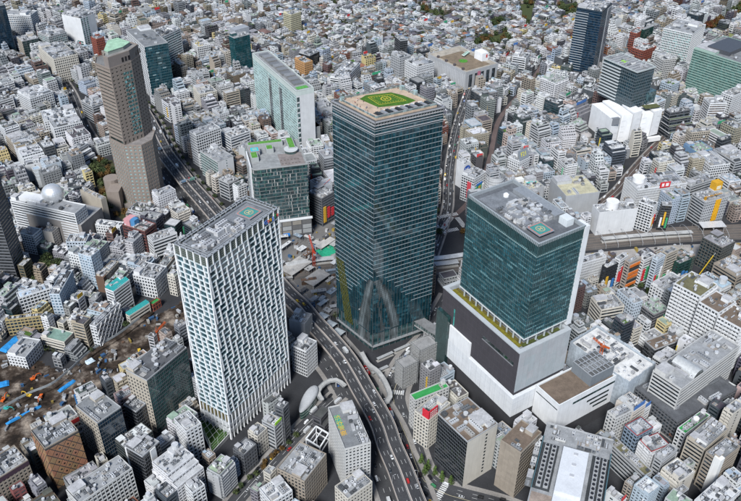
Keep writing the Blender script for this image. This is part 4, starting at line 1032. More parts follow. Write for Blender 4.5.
# --- tower with terrace on a dark podium
x, y, a0, w, d, h = frame(HIK)
px_, py_, pa, pw_, pd, phh = frame(HIKP)
T = Thing(); tz = 96.5
poly = rectp(w, d)
T['glazing'].prism(offset(poly, .3), tz, h - 11, 'curtain_glass', (.020, .070, .088), top=False)
T['crown_glazing'].prism(offset(poly, .3), h - 11, h, 'curtain_glass', (.010, .038, .044), top=False)
nf = int((h - 11 - tz) / 3.9); fh = (h - 11 - tz) / nf
rg = random.Random(11)
for i in range(4):
    a, b, L, u, n = edge(poly, i)
    for k in range(nf + 1):
        sq = 0
        while sq < L - .01:
            ln_ = min(L - sq, rg.uniform(3, 11)); kk = rg.choice((.55, .7, .8, 1.0, 1.0, 1.25, 1.7)); ebox(T['floor_bands'], a, u, n, sq, sq + ln_, tz + k * fh, tz + k * fh + rg.choice((.7, .8, 1.1, 1.5)), -.3, 0 if i % 2 else -.03, 'metal', (.105 * kk, .20 * kk, .215 * kk), ends=False); sq += ln_  # random segment tones: blinds look, irregular reflections put into the band colour
    nb = int(L / 2.2)
    for j in range(nb + 1):
        s = min(L - .1, max(.1, L * j / nb)); ebox(T['mullions'], a, u, n, s - .08, s + .08, tz, h - 11, -.3, .1, 'metal', (.05, .09, .09), caps=False)
    nb = int(L / 1.6)
    for j in range(nb + 1):
        s = min(L - .2, max(.2, L * j / nb)); ebox(T['fins'], a, u, n, s - .16, s + .16, h - 11, h, -.3, .3, 'metal', (.07, .125, .133), caps=True)
    ebox(T['floor_bands'], a, u, n, 0, L, h - 11.6, h - 10.8, -.3, .15 if i % 2 else .12, 'metal', (.35, .5, .5))
roof(T, poly, h - 2.5, (.13, .14, .155), (.30, .33, .35), 2.6, 1.2)
clutter(T, w - 16, d - 44, h - 2.5, 120, random.Random(91), -3, -2, big=1.2)
# white blade at the back edge of the right face
a, b, L, u, n = edge(poly, 1)
T['white_blade'].box(w / 2 - .6, w / 2 + 4.2, -d / 2 - .5, -d / 2 + 9, tz - 6, h - 1, 'wall', (.66, .68, .7))
rr = random.Random(2)
T['roof_well'].box(-w / 2 + 5, w / 2 - 12, d / 2 - 26, d / 2 - 6, h - 2.5, h - 2.3, 'roof', (.2, .215, .235))
helipad(T, -w / 2 + 13, -d / 2 + 13, h + .4, 14)
T['helipad_support'].box(-w / 2 + 9, -w / 2 + 17, -d / 2 + 9, -d / 2 + 17, h - 2.5, h + .4, 'metal', (.2, .21, .22))
for k in range(3):
    T[f'plant_screen#{k}'].box(-w / 2 + 8 + k * 9, -w / 2 + 14 + k * 9, -d / 2 + 22, d / 2 - 30, h - 2.5, h + 1.0 + .8 * (k % 2), 'metal', (.3, .31, .33))
clutter(T, w - 14, d - 36, h + .2 if 0 else h - 2.5, 0, rr)
for q in range(90):
    ux, uy = rr.uniform(-w / 2 + 8, w / 2 - 10), rr.uniform(-d / 2 + 22, d / 2 - 28); s = rr.uniform(.8, 2.2); c = rr.choice(UNITC)
    T['rooftop_units'].box(ux - s, ux + s, uy - s * .7, uy + s * .7, h - 2.5, h + rr.uniform(1.2, 3.0), 'metal', c)
T['roof_dome'].cyl(3, d / 2 - 14, 2.2, h - 2.3, h - .5, 'wall', (.75, .76, .77), 12); T['roof_dome'].cyl(3, d / 2 - 14, 2.2, h - .5, h + .6, 'wall', (.75, .76, .77), 12, .9)
T['roof_louvres'].box(w / 2 - 11, w / 2 - 2, -d / 2 + 20, d / 2 - 12, h - 2.5, h + .8, 'metal', (.36, .38, .4))
T['roof_room'].box(w / 2 - 11, w / 2 - 4, -d / 2 + 8, -d / 2 + 16, h - 2.5, h + 3.2, 'wall', (.6, .64, .66))
# pilotis and soffit
for i in range(4):
    a, b, L, u, n = edge(offset(poly, 1.2), i)
    nb = int(L / 7.5)
    for j in range(nb): 
        s = (j + .5) * L / nb
        T[f'column#{i}{j}'].cyl(a[0] + u[0] * s, a[1] + u[1] * s, .8, 88, tz, 'wall', (.33, .36, .36), 8)
T['soffit'].prism(offset(poly, -.4), tz - 1, tz, 'wall', (.55, .57, .57), bottom=True)
T['lobby'].prism(offset(poly, 7), 88, tz - 1, 'curtain_glass', (.03, .05, .05), top=False)
root = T.build('office_tower', x, y, 0, a0, 'teal glass office tower with dark finned crown standing on a dark podium', 'office tower')
FOOT.append(wpoly(poly, x, y, a0, 4)); LAND.append((x, y, 'the teal tower on the dark podium'))
T = Thing(); poly = rectp(pw_, pd); z0 = 45
T['dark_box'].prism(poly, z0, phh, 'wall', (.058, .054, .062), top=False)
a, b, L, u, n = edge(poly, 0)          # right face: grey panels
for r_ in range(5):
    for q in range(9):
        ebox(T[f'wall_panel#{r_}{q}'], a, u, n, .05 + q * L / 9 + .06, (q + 1) * L / 9 - .06, z0 + 2 + r_ * (phh - z0 - 2) / 5 + .06, z0 + 2 + (r_ + 1) * (phh - z0 - 2) / 5 - .06, .02, .18, 'wall', (.37 + rg.uniform(-.015, .015), .395, .415))
a, b, L, u, n = edge(poly, 3)
ebox(T['window_slot'], a, u, n, L * .56, L * .95, 72, 75, .0, .12, 'curtain_glass', (.02, .03, .03)); ebox(T['slot_sill'], a, u, n, L * .56, L * .95, 71.3, 72, 0, .6, 'metal', (.3, .3, .32))
ebox(T['teal_slit'], a, u, n, L * .17, L * .185, 58, 76, .0, .12, 'curtain_glass', (.05, .25, .22))
for i in range(4):
    pass
roof(T, offset(poly, -.3), phh - .4, (.26, .28, .29), (.40, .43, .45), 1.0, 3.6)
inn = offset(poly, 3.6)
a, b, L, u, n = edge(inn, 3); ebox(T['planted_bed'], a, u, n, 4, L - 2, phh + .1, phh + .8, -3.2, 0, 'grass', (.17, .15, .02)); ebox(T['planted_bed'], a, u, n, 4, L - 2, phh + .1, phh + .6, -6.2, -3.9, 'grass', (.12, .10, .03))
for i_, (s0, s1) in enumerate(((.07, .36), (.42, .66), (.72, .9))):
    a, b, L, u, n = edge(inn, 0); ebox(T[f'planted_bed#{i_}'], a, u, n, L * s0, L * s1, phh + .1, phh + .9, -3.4, -.5, 'grass', (.07, .085, .025))
# white lower box, black base, dark glass fin
a2 = offset(poly, -1.6)
T['white_box'].prism(a2, 22, z0 - 3, 'wall', (.68, .70, .72), top=True)
T['recess'].prism(offset(poly, 1.5), z0 - 3, z0, 'wall', (.03, .03, .033), top=False)
a, b, L, u, n = edge(a2, 3)
T['dark_base'].prism(offset(poly, -.6), 0, 22, 'wall', (.05, .05, .055), top=False)
ebox(T['white_panel'], a, u, n, L * .16, L * .44, z0 - 3, 58, -1.4, .1, 'wall', (.72, .73, .74)); 
for i in (0, 3):
    a_, b_, L_e, u_, n_e = edge(a2, i)
    for q in range(1, int(L_e / 6)): ebox(T['cladding_joints'], a_, u_, n_e, q * 6, q * 6 + .16, 22.2, z0 - 3.2, 0, .04, 'wall', (.42, .44, .47))
    for zz in (29, 36): ebox(T['cladding_joints'], a_, u_, n_e, 0.2, L_e - .2, zz, zz + .16, 0, .045, 'wall', (.42, .44, .47))
    a_, b_, L_e, u_, n_e = edge(poly, i)
    if i == 3:
        for q in range(1, int(L_e / 5)): ebox(T['dark_joints'], a_, u_, n_e, q * 5, q * 5 + .14, z0 + .3, phh - .5, 0, .04, 'wall', (.075, .07, .08))
        for q in range(1, 7): ebox(T['dark_joints'], a_, u_, n_e, .2, L_e - .2, z0 + q * 6, z0 + q * 6 + .14, 0, .045, 'wall', (.075, .07, .08))
ebox(T['glass_fin'], a, u, n, .2, L * .155, 0, 66, -1.2, 2.2, 'curtain_glass', (.015, .04, .04))
for q in range(16): ebox(T['fin_ribs'], a, u, n, .4 + q * .95, .65 + q * .95, 0, 66, 2.2, 2.5, 'metal', (.12, .16, .16), caps=False)
T.build('department_store', px_, py_, 0, pa, 'dark plum podium with a white lower box and planted terrace under the teal tower', 'department store')
FOOT.append(wpoly(poly, px_, py_, pa, 6))
# stepped white annex in front of the grey panels
ang = pa; ux, uy = cos(ang), sin(ang); vx, vy = -uy, ux
f0 = (px_ - ux * pw_ / 2 - vx * pd / 2, py_ - uy * pw_ / 2 - vy * pd / 2)
T = Thing()
aw, ad = 62, 26
acx, acy = f0[0] + ux * (aw / 2 + 22) - vx * (ad / 2 + 1.9), f0[1] + uy * (aw / 2 + 22) - vy * (ad / 2 + 1.9)
poly = rectp(aw, ad)
T['white_wall'].prism(poly, 16, 44, 'wall', (.70, .71, .72), top=False)
T['base_wall'].prism(offset(poly, .8), 0, 16, 'wall', (.055, .055, .06), top=False)
roof(T, poly, 44, (.17, .13, .10), (.66, .68, .69), 1.6, .8)
a, b, L, u, n = edge(poly, 3)
ebox(T['window_band'], a, u, n, 1, L - 1, 39, 40, 0, .08, 'glass', (.02, .03, .03))
a, b, L, u, n = edge(poly, 0)
ebox(T['window_band'], a, u, n, L * .25, L, 38, 40.2, 0, .1, 'glass', (.015, .03, .03))
for q in range(3): ebox(T['window_band'], a, u, n, L * (.52 + q * .07), L * .92, 31 - q * 5, 33 - q * 5, 0, .1, 'glass', (.02, .03, .03))
T['grey_screen'].box(aw / 2 - 26, aw / 2 - 1, -ad / 2 + 3, ad / 2 - 2, 44, 55, 'wall', (.17, .19, .21), top=False)
T['grid_roof'].box(aw / 2 - 25.5, aw / 2 - 1.5, -ad / 2 + 3.5, ad / 2 - 2.5, 52.9, 53, 'roof', (.12, .125, .13))
for q in range(7): T['grid_roof'].bar((aw / 2 - 26 + q * 4.1, -ad / 2 + 3, 55), (aw / 2 - 26 + q * 4.1, ad / 2 - 2, 55), .5, 'metal', (.5, .52, .54))
for q in range(5): T['grid_roof'].bar((aw / 2 - 26, -ad / 2 + 3 + q * 5.2, 55), (aw / 2 - 1, -ad / 2 + 3 + q * 5.2, 55), .5, 'metal', (.5, .52, .54))
for q in range(8): T['rooftop_units'].box(aw / 2 - 24 + q * 2.8, aw / 2 - 22 + q * 2.8, -4, 4, 53, 54.2, 'metal', (.3, .31, .32))
T.build('store_annex', acx, acy, 0, ang, 'white and black stepped annex with brown roof and gridded plant screen', 'department store')
FOOT.append(wpoly(poly, acx, acy, ang, 3))

# --- brown granite tower
T = Thing(); B0 = (-273, 806)
up_ = [(-273, 775), (-256, 796), (-251, 815), (-274, 832), (-297, 808), (-293, 791)]
lo_ = [(-274, 773.5), (-254, 774), (-245, 788), (-247, 810), (-273, 834), (-298.5, 808), (-294, 790)]
up_ = [(px - B0[0], py - B0[1]) for px, py in up_]; lo_ = [(px - B0[0], py - B0[1]) for px, py in lo_]
gr = (.25, .21, .182); rg = random.Random(4)
facade(T, lo_, 6, 84, 'punch', gr, (.30, .42, .42), fh=4.4, sp=2.3, bay=4.6, pw=2.3, dep=.5, rng=rg, gmat='pale_glass')
facade(T, up_, 84, 172, 'punch', gr, (.02, .03, .03), fh=4.2, sp=2.5, bay=5.2, pw=3.3, dep=.7, edges={0: 'punch', 4: 'grid', 3: 'grid', 5: 'ribbon'}, rng=rg, wallpart='upper_wall')
top_ = [up_[0], up_[1], up_[2], up_[3], ((up_[3][0] + up_[4][0]) / 2, (up_[3][1] + up_[4][1]) / 2), ((up_[0][0] * 2 + up_[5][0]) / 3, (up_[0][1] * 2 + up_[5][1]) / 3)]
top_ = offset(top_, .4)
T['crown'].prism(top_, 172, 184, 'wall', (.225, .195, .18), top=False)
roof(T, offset(lo_, .1), 84, (.25, .23, .22), gr, 1.2, .5); roof(T, up_, 172.2, (.2, .2, .2), gr, 1.0, .5, pre='upper_')
roof(T, top_, 184, (.25, .24, .23), gr, 1.0, .8, pre='crown_')
gp_ = [(q[0] * .72 - 2, q[1] * .72 + 1) for q in top_]
T['green_roof'].prism(gp_, 184, 187.5, 'wall', (.3, .33, .3)); T['green_roof'].prism(offset(gp_, -.4), 187.5, 188, 'roof', (.36, .56, .40))
for i in range(2):
    a, b, L, u, n = edge(top_, i)
    for q in range(3):
        if L > 12: ebox(T['crown_opening'], a, u, n, L * .6 + q * 4, L * .6 + q * 4 + 2.6, 175, 180, 0, .06, 'glass', (.01, .01, .012))
a, b, L, u, n = edge(up_, 0)
for k in range(16):
    for q in range(3): ebox(T['teal_window'], a, u, n, L * .55 + q * 4.1, L * .55 + q * 4.1 + 3.0, 92 + k * 4.6, 94.6 + k * 4.6, .0, .08, 'glass', (.07, .16, .165))
T['base'].prism(offset(lo_, -5), 0, 6, 'wall', (.2, .18, .165)); 
T['base_wing'].box(-30, -16, -34, -14, 0, 26, 'wall', gr); T['base_wing'].cyl(-31, -8, 9, 0, 30, 'wall', gr, 14)
T['podium_hall'].box(20, 44, -46, -20, 0, 14, 'wall', gr); T['podium_hall'].box(24, 40, -42, -24, 14, 17, 'wall', (.3, .27, .25)); T['podium_hall'].box(-6, 18, -52, -47, 0, 9, 'wall', (.26, .23, .21))
T.build('granite_tower', B0[0], B0[1], 0, 0, 'brown granite hotel tower with a pale green roof', 'hotel')
LAND.append((*B0, 'the brown granite tower')); FOOT.append(wpoly(lo_, *B0, 0, 7))

# --- pale green slab
x, y, a0, w, d, h = frame(MARK); T = Thing(); poly = rectp(w, d)
pg = (.42, .52, .50)
facade(T, poly, 0, h - 6, 'ribbon', pg, (.24, .35, .35), fh=3.7, sp=1.5, dep=.2, pw=1, edges={0: 'solid', 2: 'solid'}, solidcol=(.58, .59, .60), gmat='curtain_glass')
T['attic'].prism(offset(poly, -.05), h - 6, h, 'wall', (.50, .56, .535), top=False)
a, b, L, u, n = edge(poly, 3)
for s in (.38, .62):
    ebox(T['dark_strip'], a, u, n, L * s, L * s + 9, 10, h - 14, -.1, .12, 'glass', (.06, .075, .08))
    for k in range(20): ebox(T['dark_strip'], a, u, n, L * s, L * s + 9, 12 + k * 3.4, 12.9 + k * 3.4, .12, .2, 'wall', (.2, .22, .23))
    ebox(T['strip_edge'], a, u, n, L * s - .8, L * s, 4, h - 8, 0, .3, 'wall', (.55, .58, .57))
a, b, L, u, n = edge(poly, 0)
ebox(T['stair_shaft'], a, u, n, L * .02, L * .16, 6, h - 8, .02, .3, 'glass', (.05, .08, .08))
for k in range(10): ebox(T['shaft_bands'], a, u, n, L * .02, L * .16, 9 + k * 7, 11 + k * 7, .3, .45, 'wall', (.55, .56, .57))
roof(T, offset(poly, .2), h, (.3, .31, .32), (.5, .55, .53), 1.2, .8)
for k in range(10): T[f'rooftop_unit#{k}'].box(-w * .28, w * .25, -d / 2 + 18 + k * 12, -d / 2 + 27 + k * 12, h, h + 2.5 + (k % 3) * .8, 'metal', (.24 + .05 * (k % 3),) * 3)
T['roof_patch'].box(-w * .32, w * .3, -d / 2 + 5, -d / 2 + 13, h, h + .3, 'grass', (.10, .33, .08))
for k in range(2): T['lower_wing'].box(w / 2, w / 2 + 9, -d / 2 + 4, d / 2 - 30, 0, 32, 'wall', (.5, .52, .52))
T.build('hotel_slab', x, y, 0, a0, 'long pale green glass slab with two dark vertical strips', 'hotel')
LAND.append((x, y, 'the pale green slab')); FOOT.append(wpoly(poly, x, y, a0, 4))

# --- dark patterned tower with roof garden
x, y, a0, w, d, h = frame(FUK); T = Thing(); rg = random.Random(9)
poly = [(-w / 2 + 5, -d / 2), (w / 2, -d / 2), (w / 2, d / 2), (-w / 2, d / 2), (-w / 2, -d / 2 + 5), (-w / 2 + 1.4, -d / 2 + 1.4)]
T['glazing'].prism(offset(poly, .3), 24, h, 'curtain_glass', (.03, .06, .066), top=False)
for i in range(6):
    a, b, L, u, n = edge(poly, i); nf = 15; fh = (h - 24) / nf
    for k in range(nf + 1): ebox(T['floor_bands'], a, u, n, 0, L, 24 + k * fh - .3, 24 + k * fh + .3, -.3, 0, 'wall', (.16, .17, .17))
    nb = max(1, int(L / 3.2)); bw = L / nb
    for k in range(nf):
        for j in range(nb):
            if rg.random() < .5:
                s = j * bw + rg.uniform(0, bw * .4); c = rg.choice(((.26, .28, .28), (.12, .13, .13), (.06, .15, .13), (.38, .38, .37)))
                ebox(T['fins'], a, u, n, s, s + rg.uniform(.5, 1.1), 24 + k * fh + .3, 24 + (k + 1) * fh - .3, -.28, .25, 'wall', c, caps=True)
a, b, L, u, n = edge(poly, 3)
ebox(T['white_screen'], a, u, n, L * .35, L, 20, h + 3, 0, 1.2, 'wall', (.66, .67, .68))
for k in range(16): ebox(T['screen_slots'], a, u, n, L * .40, L * .75, 24 + k * 3.8, 26 + k * 3.8, 1.2, 1.3, 'glass', (.02, .03, .03))
T['store_base'].prism(offset(poly, -1.5), 0, 23, 'wall', (.09, .09, .095), top=True)
a, b, L, u, n = edge(offset(poly, -1.5), 0)
ebox(T['white_ledge'], a, u, n, -2, L + 1, 22, 24, -1, .8, 'wall', (.66, .67, .68))
for q in range(5):
    for k in range(3): ebox(T[f'shop_panel#{q}{k}'], a, u, n, 1 + q * L / 5, (q + 1) * L / 5 - .6, 4 + k * 6, 9 + k * 6, 0, .3, 'wall', rg.choice(((.2, .19, .17), (.3, .31, .31), (.12, .12, .12), (.16, .35, .33), (.25, .23, .2))))
ebox(T['blue_screen'], a, u, n, L * .42, L * .55, 2, 6.5, .3, .5, 'paint', (.03, .25, .75))
roof(T, poly, h, (.30, .31, .31), (.33, .34, .34), 1.2, .6)
T['garden_terrace'].box(2, w / 2 - 2, -d / 2 + 2, 0, h, h + .3, 'roof', (.24, .21, .2))
for (x0, x1, y0, y1) in ((-w / 2 + 3, -w / 2 + 9, -10, 12), (-w / 2 + 3, 10, d / 2 - 9, d / 2 - 4), (16, 22, 4, d / 2 - 3), (-8, -2, 6, 14)):
    T[f'roof_wing#{x0}'].box(x0 - 1, x1 + 1, y0 - 1, y1 + 1, h, h + 5, 'wall', (.34, .36, .36)); T[f'roof_lawn#{x0}'].box(x0, x1, y0, y1, h + 5, h + 5.3, 'grass', (.10, .27, .05))
helipad(T, -w / 2 + 8, d / 2 - 22, h + 5.2, 11, (.05, .5, .55)); T['helipad_support'].box(-w / 2 + 3, -w / 2 + 13, d / 2 - 27, d / 2 - 17, h, h + 5.2, 'wall', (.3, .31, .31))
T['glass_drum'].cyl(w / 2 - 12, 3, 7, h, h + 3.4, 'curtain_glass', (.05, .09, .09), 20); T['glass_drum'].cyl(w / 2 - 12, 3, 7.6, h + 3.4, h + 4, 'wall', (.5, .52, .52), 20)
for k in range(12): T[f'terrace_seat#{k}'].box(3 + (k % 6) * 3.6, 4.6 + (k % 6) * 3.6, -d / 2 + 6 + (k // 6) * 8, -d / 2 + 7.4 + (k // 6) * 8, h + .3, h + .8, 'wall', (.15, .13, .12))
T.build('office_tower', x, y, 0, a0, 'dark patterned glass tower with a green roof garden and white side screen', 'office tower')
LAND.append((x, y, 'the dark patterned tower with roof garden')); FOOT.append(wpoly(poly, x, y, a0, 5))

# --- glass tower on white folded podium
x, y, a0, w, d, h = frame(PARCO); px_, py_, pa, pw_, pd, phh = frame(PARCOW)
T = Thing(); poly = rectp(w, d); rg = random.Random(6)
facade(T, poly, 45, h, 'curtain', (.10, .13, .145), (.010, .03, .042), fh=4.2, sp=.8, bay=3.4, pw=.25, dep=.5, gmat='curtain_glass')
a, b, L, u, n = edge(poly, 3)
for k in range(11): ebox(T['ledges'], a, u, n, 0, L * .55, 48 + k * 4.3, 49.3 + k * 4.3, 0, 1.6, 'wall', (.42, .45, .46))
roof(T, offset(poly, -1), h, (.33, .34, .35), (.4, .44, .44), 1.6, 1)
T['roof_mark'].box(-4, 3, 4, 11, h, h + .3, 'paint', (.35, .75, .05))
for k in range(9): T['roof_frame'].bar((-w / 2, -d / 2 + 5 + k * 6, h + 1.4), (w / 2, -d / 2 + 5 + k * 6, h + 1.4), .5, 'metal', (.5, .5, .51))
clutter(T, w, d, h, 26, rg)
T['terrace_stack'].box(w / 2 - 4, w / 2 + 12, -d / 2 - 2, -d / 2 + 18, 45, 62, 'curtain_glass', (.05, .09, .1)); T['terrace_stack'].box(w / 2 + 2, w / 2 + 16, -d / 2 + 2, -d / 2 + 20, 45, 53, 'wall', (.35, .36, .36))
T.build('office_tower', x, y, 0, a0, 'stacked dark glass tower rising from a white folded podium', 'office tower')
LAND.append((x, y, 'the white folded podium')); FOOT.append(wpoly(poly, x, y, a0, 2))
T = Thing(); poly = rectp(pw_, pd)
n_ = 5; front = []
for k in range(n_):
    s0 = -pw_ / 2 + k * pw_ / n_; s1 = s0 + pw_ / n_
    T[f'white_fold#{k}'].prism([(s0 + .6, -pd / 2 + (3 if k % 2 else 0)), (s1 - .6, -pd / 2 + (0 if k % 2 else 3.5)), (s1 - .6, pd / 2 - 2), (s0 + .6, pd / 2 - 2)], 8 - (k % 2) * 3, 42 + (k % 3) * 2.4, 'wall', (.76, .765, .77))
for q in range(1, 5):
    for k in range(5): T['cladding_joints'].box(-pw_ / 2 + k * pw_ / 5 + 1, -pw_ / 2 + (k + 1) * pw_ / 5 - 1, -pd / 2 - .04 + 1.6, -pd / 2 + 1.6, q * 8 + 4, q * 8 + 4.15, 'wall', (.5, .51, .53))
T['dark_core'].box(-pw_ / 2 + .8, pw_ / 2 - .8, -pd / 2 + 5, pd / 2 - 3, 0, 41, 'wall', (.1, .105, .11))
T['grey_panel'].box(-pw_ / 2 + 1, -pw_ / 2 + 12, -pd / 2 - .25, -pd / 2 + 4, 33, 42.3, 'wall', (.2, .21, .23))
T['planting'].box(pw_ / 2 - 26, pw_ / 2 - 3, -pd / 2 + 6, -pd / 2 + 16, 46.8, 47.6, 'grass', (.10, .11, .05)); T['white_strip'].box(4, pw_ / 2, -pd / 2 - 5, -pd / 2 - .6, 2, 8, 'wall', (.72, .72, .72))
T.build('department_store', px_, py_, 0, pa, 'white folded windowless podium below the stacked dark glass tower', 'department store')
FOOT.append(wpoly(poly, px_, py_, pa, 3))
# ------------------------------------------------------------------ buildings measured one by one
CATS = dict(office_building='office building', hotel='hotel', police_station='police station', apartment_building='apartment building', department_store='department store',
            shop_building='shop building', office_tower='office tower', city_hall='city hall', hospital='hospital', civic_hall='civic hall', civic_hall_base='civic hall', building_site='building site', school='school')
def sc_(c, k): return tuple(v * k for v in c)
def diamonds(T, poly, i, z0, z1, rg):
    a, b, L, u, n = edge(poly, i)
    nc = max(2, int(round(L / 6.5))); cw = L / nc; nr = int(round((z1 - z0) / 8.5)); ch = (z1 - z0) / nr
    P = lambda s, dd, z: (a[0] + u[0] * s + n[0] * dd, a[1] + u[1] * s + n[1] * dd, z)
    for r in range(-1, 2 * nr + 1):
        for c in range(nc + 1):
            sc = c * cw + (cw / 2 if r % 2 == 0 else 0); zc = z0 + (r + 1) * ch / 2
            k = .86
            pts = []
            for ds, dz in ((-cw / 2 * k, 0), (0, -ch / 2 * k), (cw / 2 * k, 0), (0, ch / 2 * k)):
                pts.append((min(L, max(0, sc + ds)), min(z1, max(z0, zc + dz))))
            col = (.30 + rg.uniform(-.04, .04), .165 + rg.uniform(-.02, .02), .095)
            f = [P(s, .25, z) for s, z in pts]
            if len(set(pts)) < 3 or abs(pts[2][0] - pts[0][0]) < .5 or abs(pts[3][1] - pts[1][1]) < .5: continue
            g = [P(s, 0, z) for s, z in pts]
            T[f'diamond_panel#{i}{r}{c}'].faces(f + g, [(0, 1, 2, 3), (1, 0, 4, 5), (2, 1, 5, 6), (3, 2, 6, 7), (0, 3, 7, 4)], 'wall', col)
            if cw / 2 < sc < L - cw / 2 and z0 + 2 < zc < z1 - 2:
                ebox(T['windows'], a, u, n, sc - .6, sc + .6, zc - .7, zc + .7, .25, .32, 'glass', (.02, .02, .022))
for idx, (name, label, x, y, ang, w, d, h, style, wall, glass, rf, o) in enumerate(TABLE):
    rg = random.Random(100 + idx); T = Thing()
    poly = rectp(w, d); wc = C(wall); gc = G(glass)
    fh = 3.7 if name in ('office_building', 'office_tower', 'city_hall') else 3.3
    if style == 'diamond':
        facade(T, poly, 0, h, 'solid', (.065, .06, .058), gc)
        for i in (0, 3): diamonds(T, poly, i, 4, h - 2, rg)
        for i in (1, 2): 
            a, b, L, u, n = edge(poly, i)
            for k in range(10): ebox(T['windows'], a, u, n, L * .2, L * .8, 4 + k * 3.9, 5.6 + k * 3.9, 0, .06, 'glass', gc)
    elif style == 'terrace':
        n_ = 4; zs = [h * k / n_ for k in range(n_ + 1)]
        for k in range(n_):
            dd = d * (1 - .16 * k); pp = rectp(w * (1 - .05 * k), dd, 0, (d - dd) / 2)
            facade(T, offset(pp, .02 * k), zs[k], zs[k + 1], 'ribbon', wc, gc, fh=3.3, sp=1.4, dep=.5, rng=rg, wallpart='wall')
            if k < n_ - 1:
                T['terrace'].face([(q[0], q[1], zs[k + 1] + .02) for q in offset(pp, .1)], 'roof', C(rf))
                if wall == 'dgrey': T['planting'].box(-w / 2 + 1, w / 2 - 1, -d / 2 + .16 * d * k + .6, -d / 2 + .16 * d * k + 2, zs[k + 1] + .02, zs[k + 1] + .9, 'grass', (.06, .09, .03))
        poly = rectp(w * .85 - .1, d * .52 - .1, 0, d * .24)
    elif style == 'balconyL':
        s = SPEC['balcony']; facade(T, poly, 0, h, wall=wc, glass=gc, fh=3.9, edges={0: 'balcony', 3: 'balcony'}, rng=rg, **s)
    elif style == 'balcony':
        facade(T, poly, 0, h, wall=wc, glass=gc, fh=3.0, edges={0: rg.choice(('balcony', 'few')), 3: 'balcony', 1: 'few'}, rng=rg, **SPEC['balcony'])
    elif style == 'blankL':
        facade(T, poly, 0, h, wall=wc, glass=G('black'), fh=3.8, edges={3: 'solid', 2: 'few'}, rng=rg, **SPEC['curtain'])
        a, b, L, u, n = edge(poly, 3)
        for k in range(int(h / 2.6)):
            for q in range(4): ebox(T['stone_panel'], a, u, n, q * L / 4 + .04, (q + 1) * L / 4 - .04, k * 2.6 + .04, k * 2.6 + 2.56, 0, .1, 'wall', sc_(wc, rg.uniform(.93, 1.06)))
    elif style == 'sheet':
        T['inner_frame'].prism(offset(poly, .6), 0, h - 2, 'wall', (.2, .2, .2))
        n_ = len(poly)
        for i in range(4):
            a, b, L, u, n = edge(poly, i); k = int(L / 3.5)
            for j in range(k): ebox(T['sheeting'], a, u, n, j * L / k + .05, (j + 1) * L / k - .05, 0, h + rg.uniform(-.2, 1.2), -.05, .1 + .08 * (j % 2), 'cloth', sc_(wc, rg.uniform(.9, 1.08)))
        T['deck'].face([(q[0], q[1], h - 1.9) for q in offset(poly, .6)], 'roof', (.66, .66, .65))
        clutter(T, w - 4, d - 6, h - 1.9, 60, rg)
    elif style == 'bluetower':
        facade(T, poly, 0, h, wall=(.05, .07, .09), glass=(.007, .022, .042), fh=3.9, edges={3: 'ribbon'}, rng=rg, **SPEC['checker'])
        a, b, L, u, n = edge(poly, 3)
        for k in range(int(h / 3.9) - 1): ebox(T['floor_bands'], a, u, n, 0, L * .5, 4 + k * 3.9, 4.9 + k * 3.9, 0, .3, 'wall', (.34, .37, .39))
        a, b, L, u, n = edge(poly, 0); ebox(T['grey_flank'], a, u, n, L * .6, L, 0, h - 3, 0, 1.0, 'wall', (.27, .28, .3))
        for k in range(24): ebox(T['flank_windows'], a, u, n, L * .66, L * .95, 3 + k * 3.8, 4.6 + k * 3.8, 1.0, 1.06, 'glass', (.03, .04, .05))
    elif style == 'checker':
        facade(T, poly, 0, h, wall=(.05, .10, .115), glass=(.006, .04, .055), fh=4.0, edges={3: 'solid'}, solidcol=(.60, .61, .62), rng=rg, **SPEC['checker'])
        a, b, L, u, n = edge(poly, 3); k1, k2 = int(h / 4), int(L / 3.2)
        for k in range(k1 * 2):
            for j in range(k2):
                if (k // 2 + j) % 2 == 0 and k % 2 == 0: ebox(T['windows'], a, u, n, j * L / k2 + .2, (j + 1) * L / k2 - .2, k * 2 + .6, k * 2 + 3.3, 0, .06, 'glass', (.012, .02, .025))
        a, b, L, u, n = edge(poly, 0)
        for k in range(9): s = rg.uniform(.1, .7) * L; ebox(T['light_panels'], a, u, n, s, s + 5, 12 + k * 8, 13.6 + k * 8, .0, .12, 'metal', (.35, .48, .5))
    elif style == 'blankstripe':
        facade(T, poly, 0, h, 'solid', wc, gc, rng=rg)
        a, b, L, u, n = edge(poly, 0)
        for q, (s0, s1) in enumerate(((.02, .12), (.2, .3), (.38, .48))):
            for k in range(int(h / 3.4)): ebox(T['windows'], a, u, n, L * s0, L * s1, 2 + k * 3.4, 4.4 + k * 3.4, 0, .06, 'glass', (.09, .16, .14))
        a, b, L, u, n = edge(poly, 3)
        for k in range(3): ebox(T['windows'], a, u, n, L * .6, L * .9, 3 + k * 4, 5.5 + k * 4, 0, .06, 'glass', gc)
    elif style == 'frame':
        facade(T, poly, 0, h, wall=wc, glass=gc, fh=3.4, edges={3: 'punch'}, rng=rg, **SPEC['ribbon'])
        a, b, L, u, n = edge(poly, 0)
        for k in range(5):
            s0 = L * k / 5; P = lambda s, z: (a[0] + u[0] * s + n[0] * .5, a[1] + u[1] * s + n[1] * .5, z)
            for r in range(3): T['cross_bracing'].bar(P(s0, h * r / 3), P(s0 + L / 5, h * (r + 1) / 3), .5, 'wall', (.7, .7, .7)); T['cross_bracing'].bar(P(s0 + L / 5, h * r / 3), P(s0, h * (r + 1) / 3), .5, 'wall', (.7, .7, .7))
    elif style == 'slab':
        facade(T, poly, 0, h, 'solid', wc, gc, rng=rg)
        a, b, L, u, n = edge(poly, 3); k = int(L / 4)
        for j in range(k): ebox(T['wall_fins'], a, u, n, j * L / k + .2, j * L / k + 1.0, 4, h - 4, 0, .5, 'wall', (.5, .51, .53))
        a, b, L, u, n = edge(poly, 0)
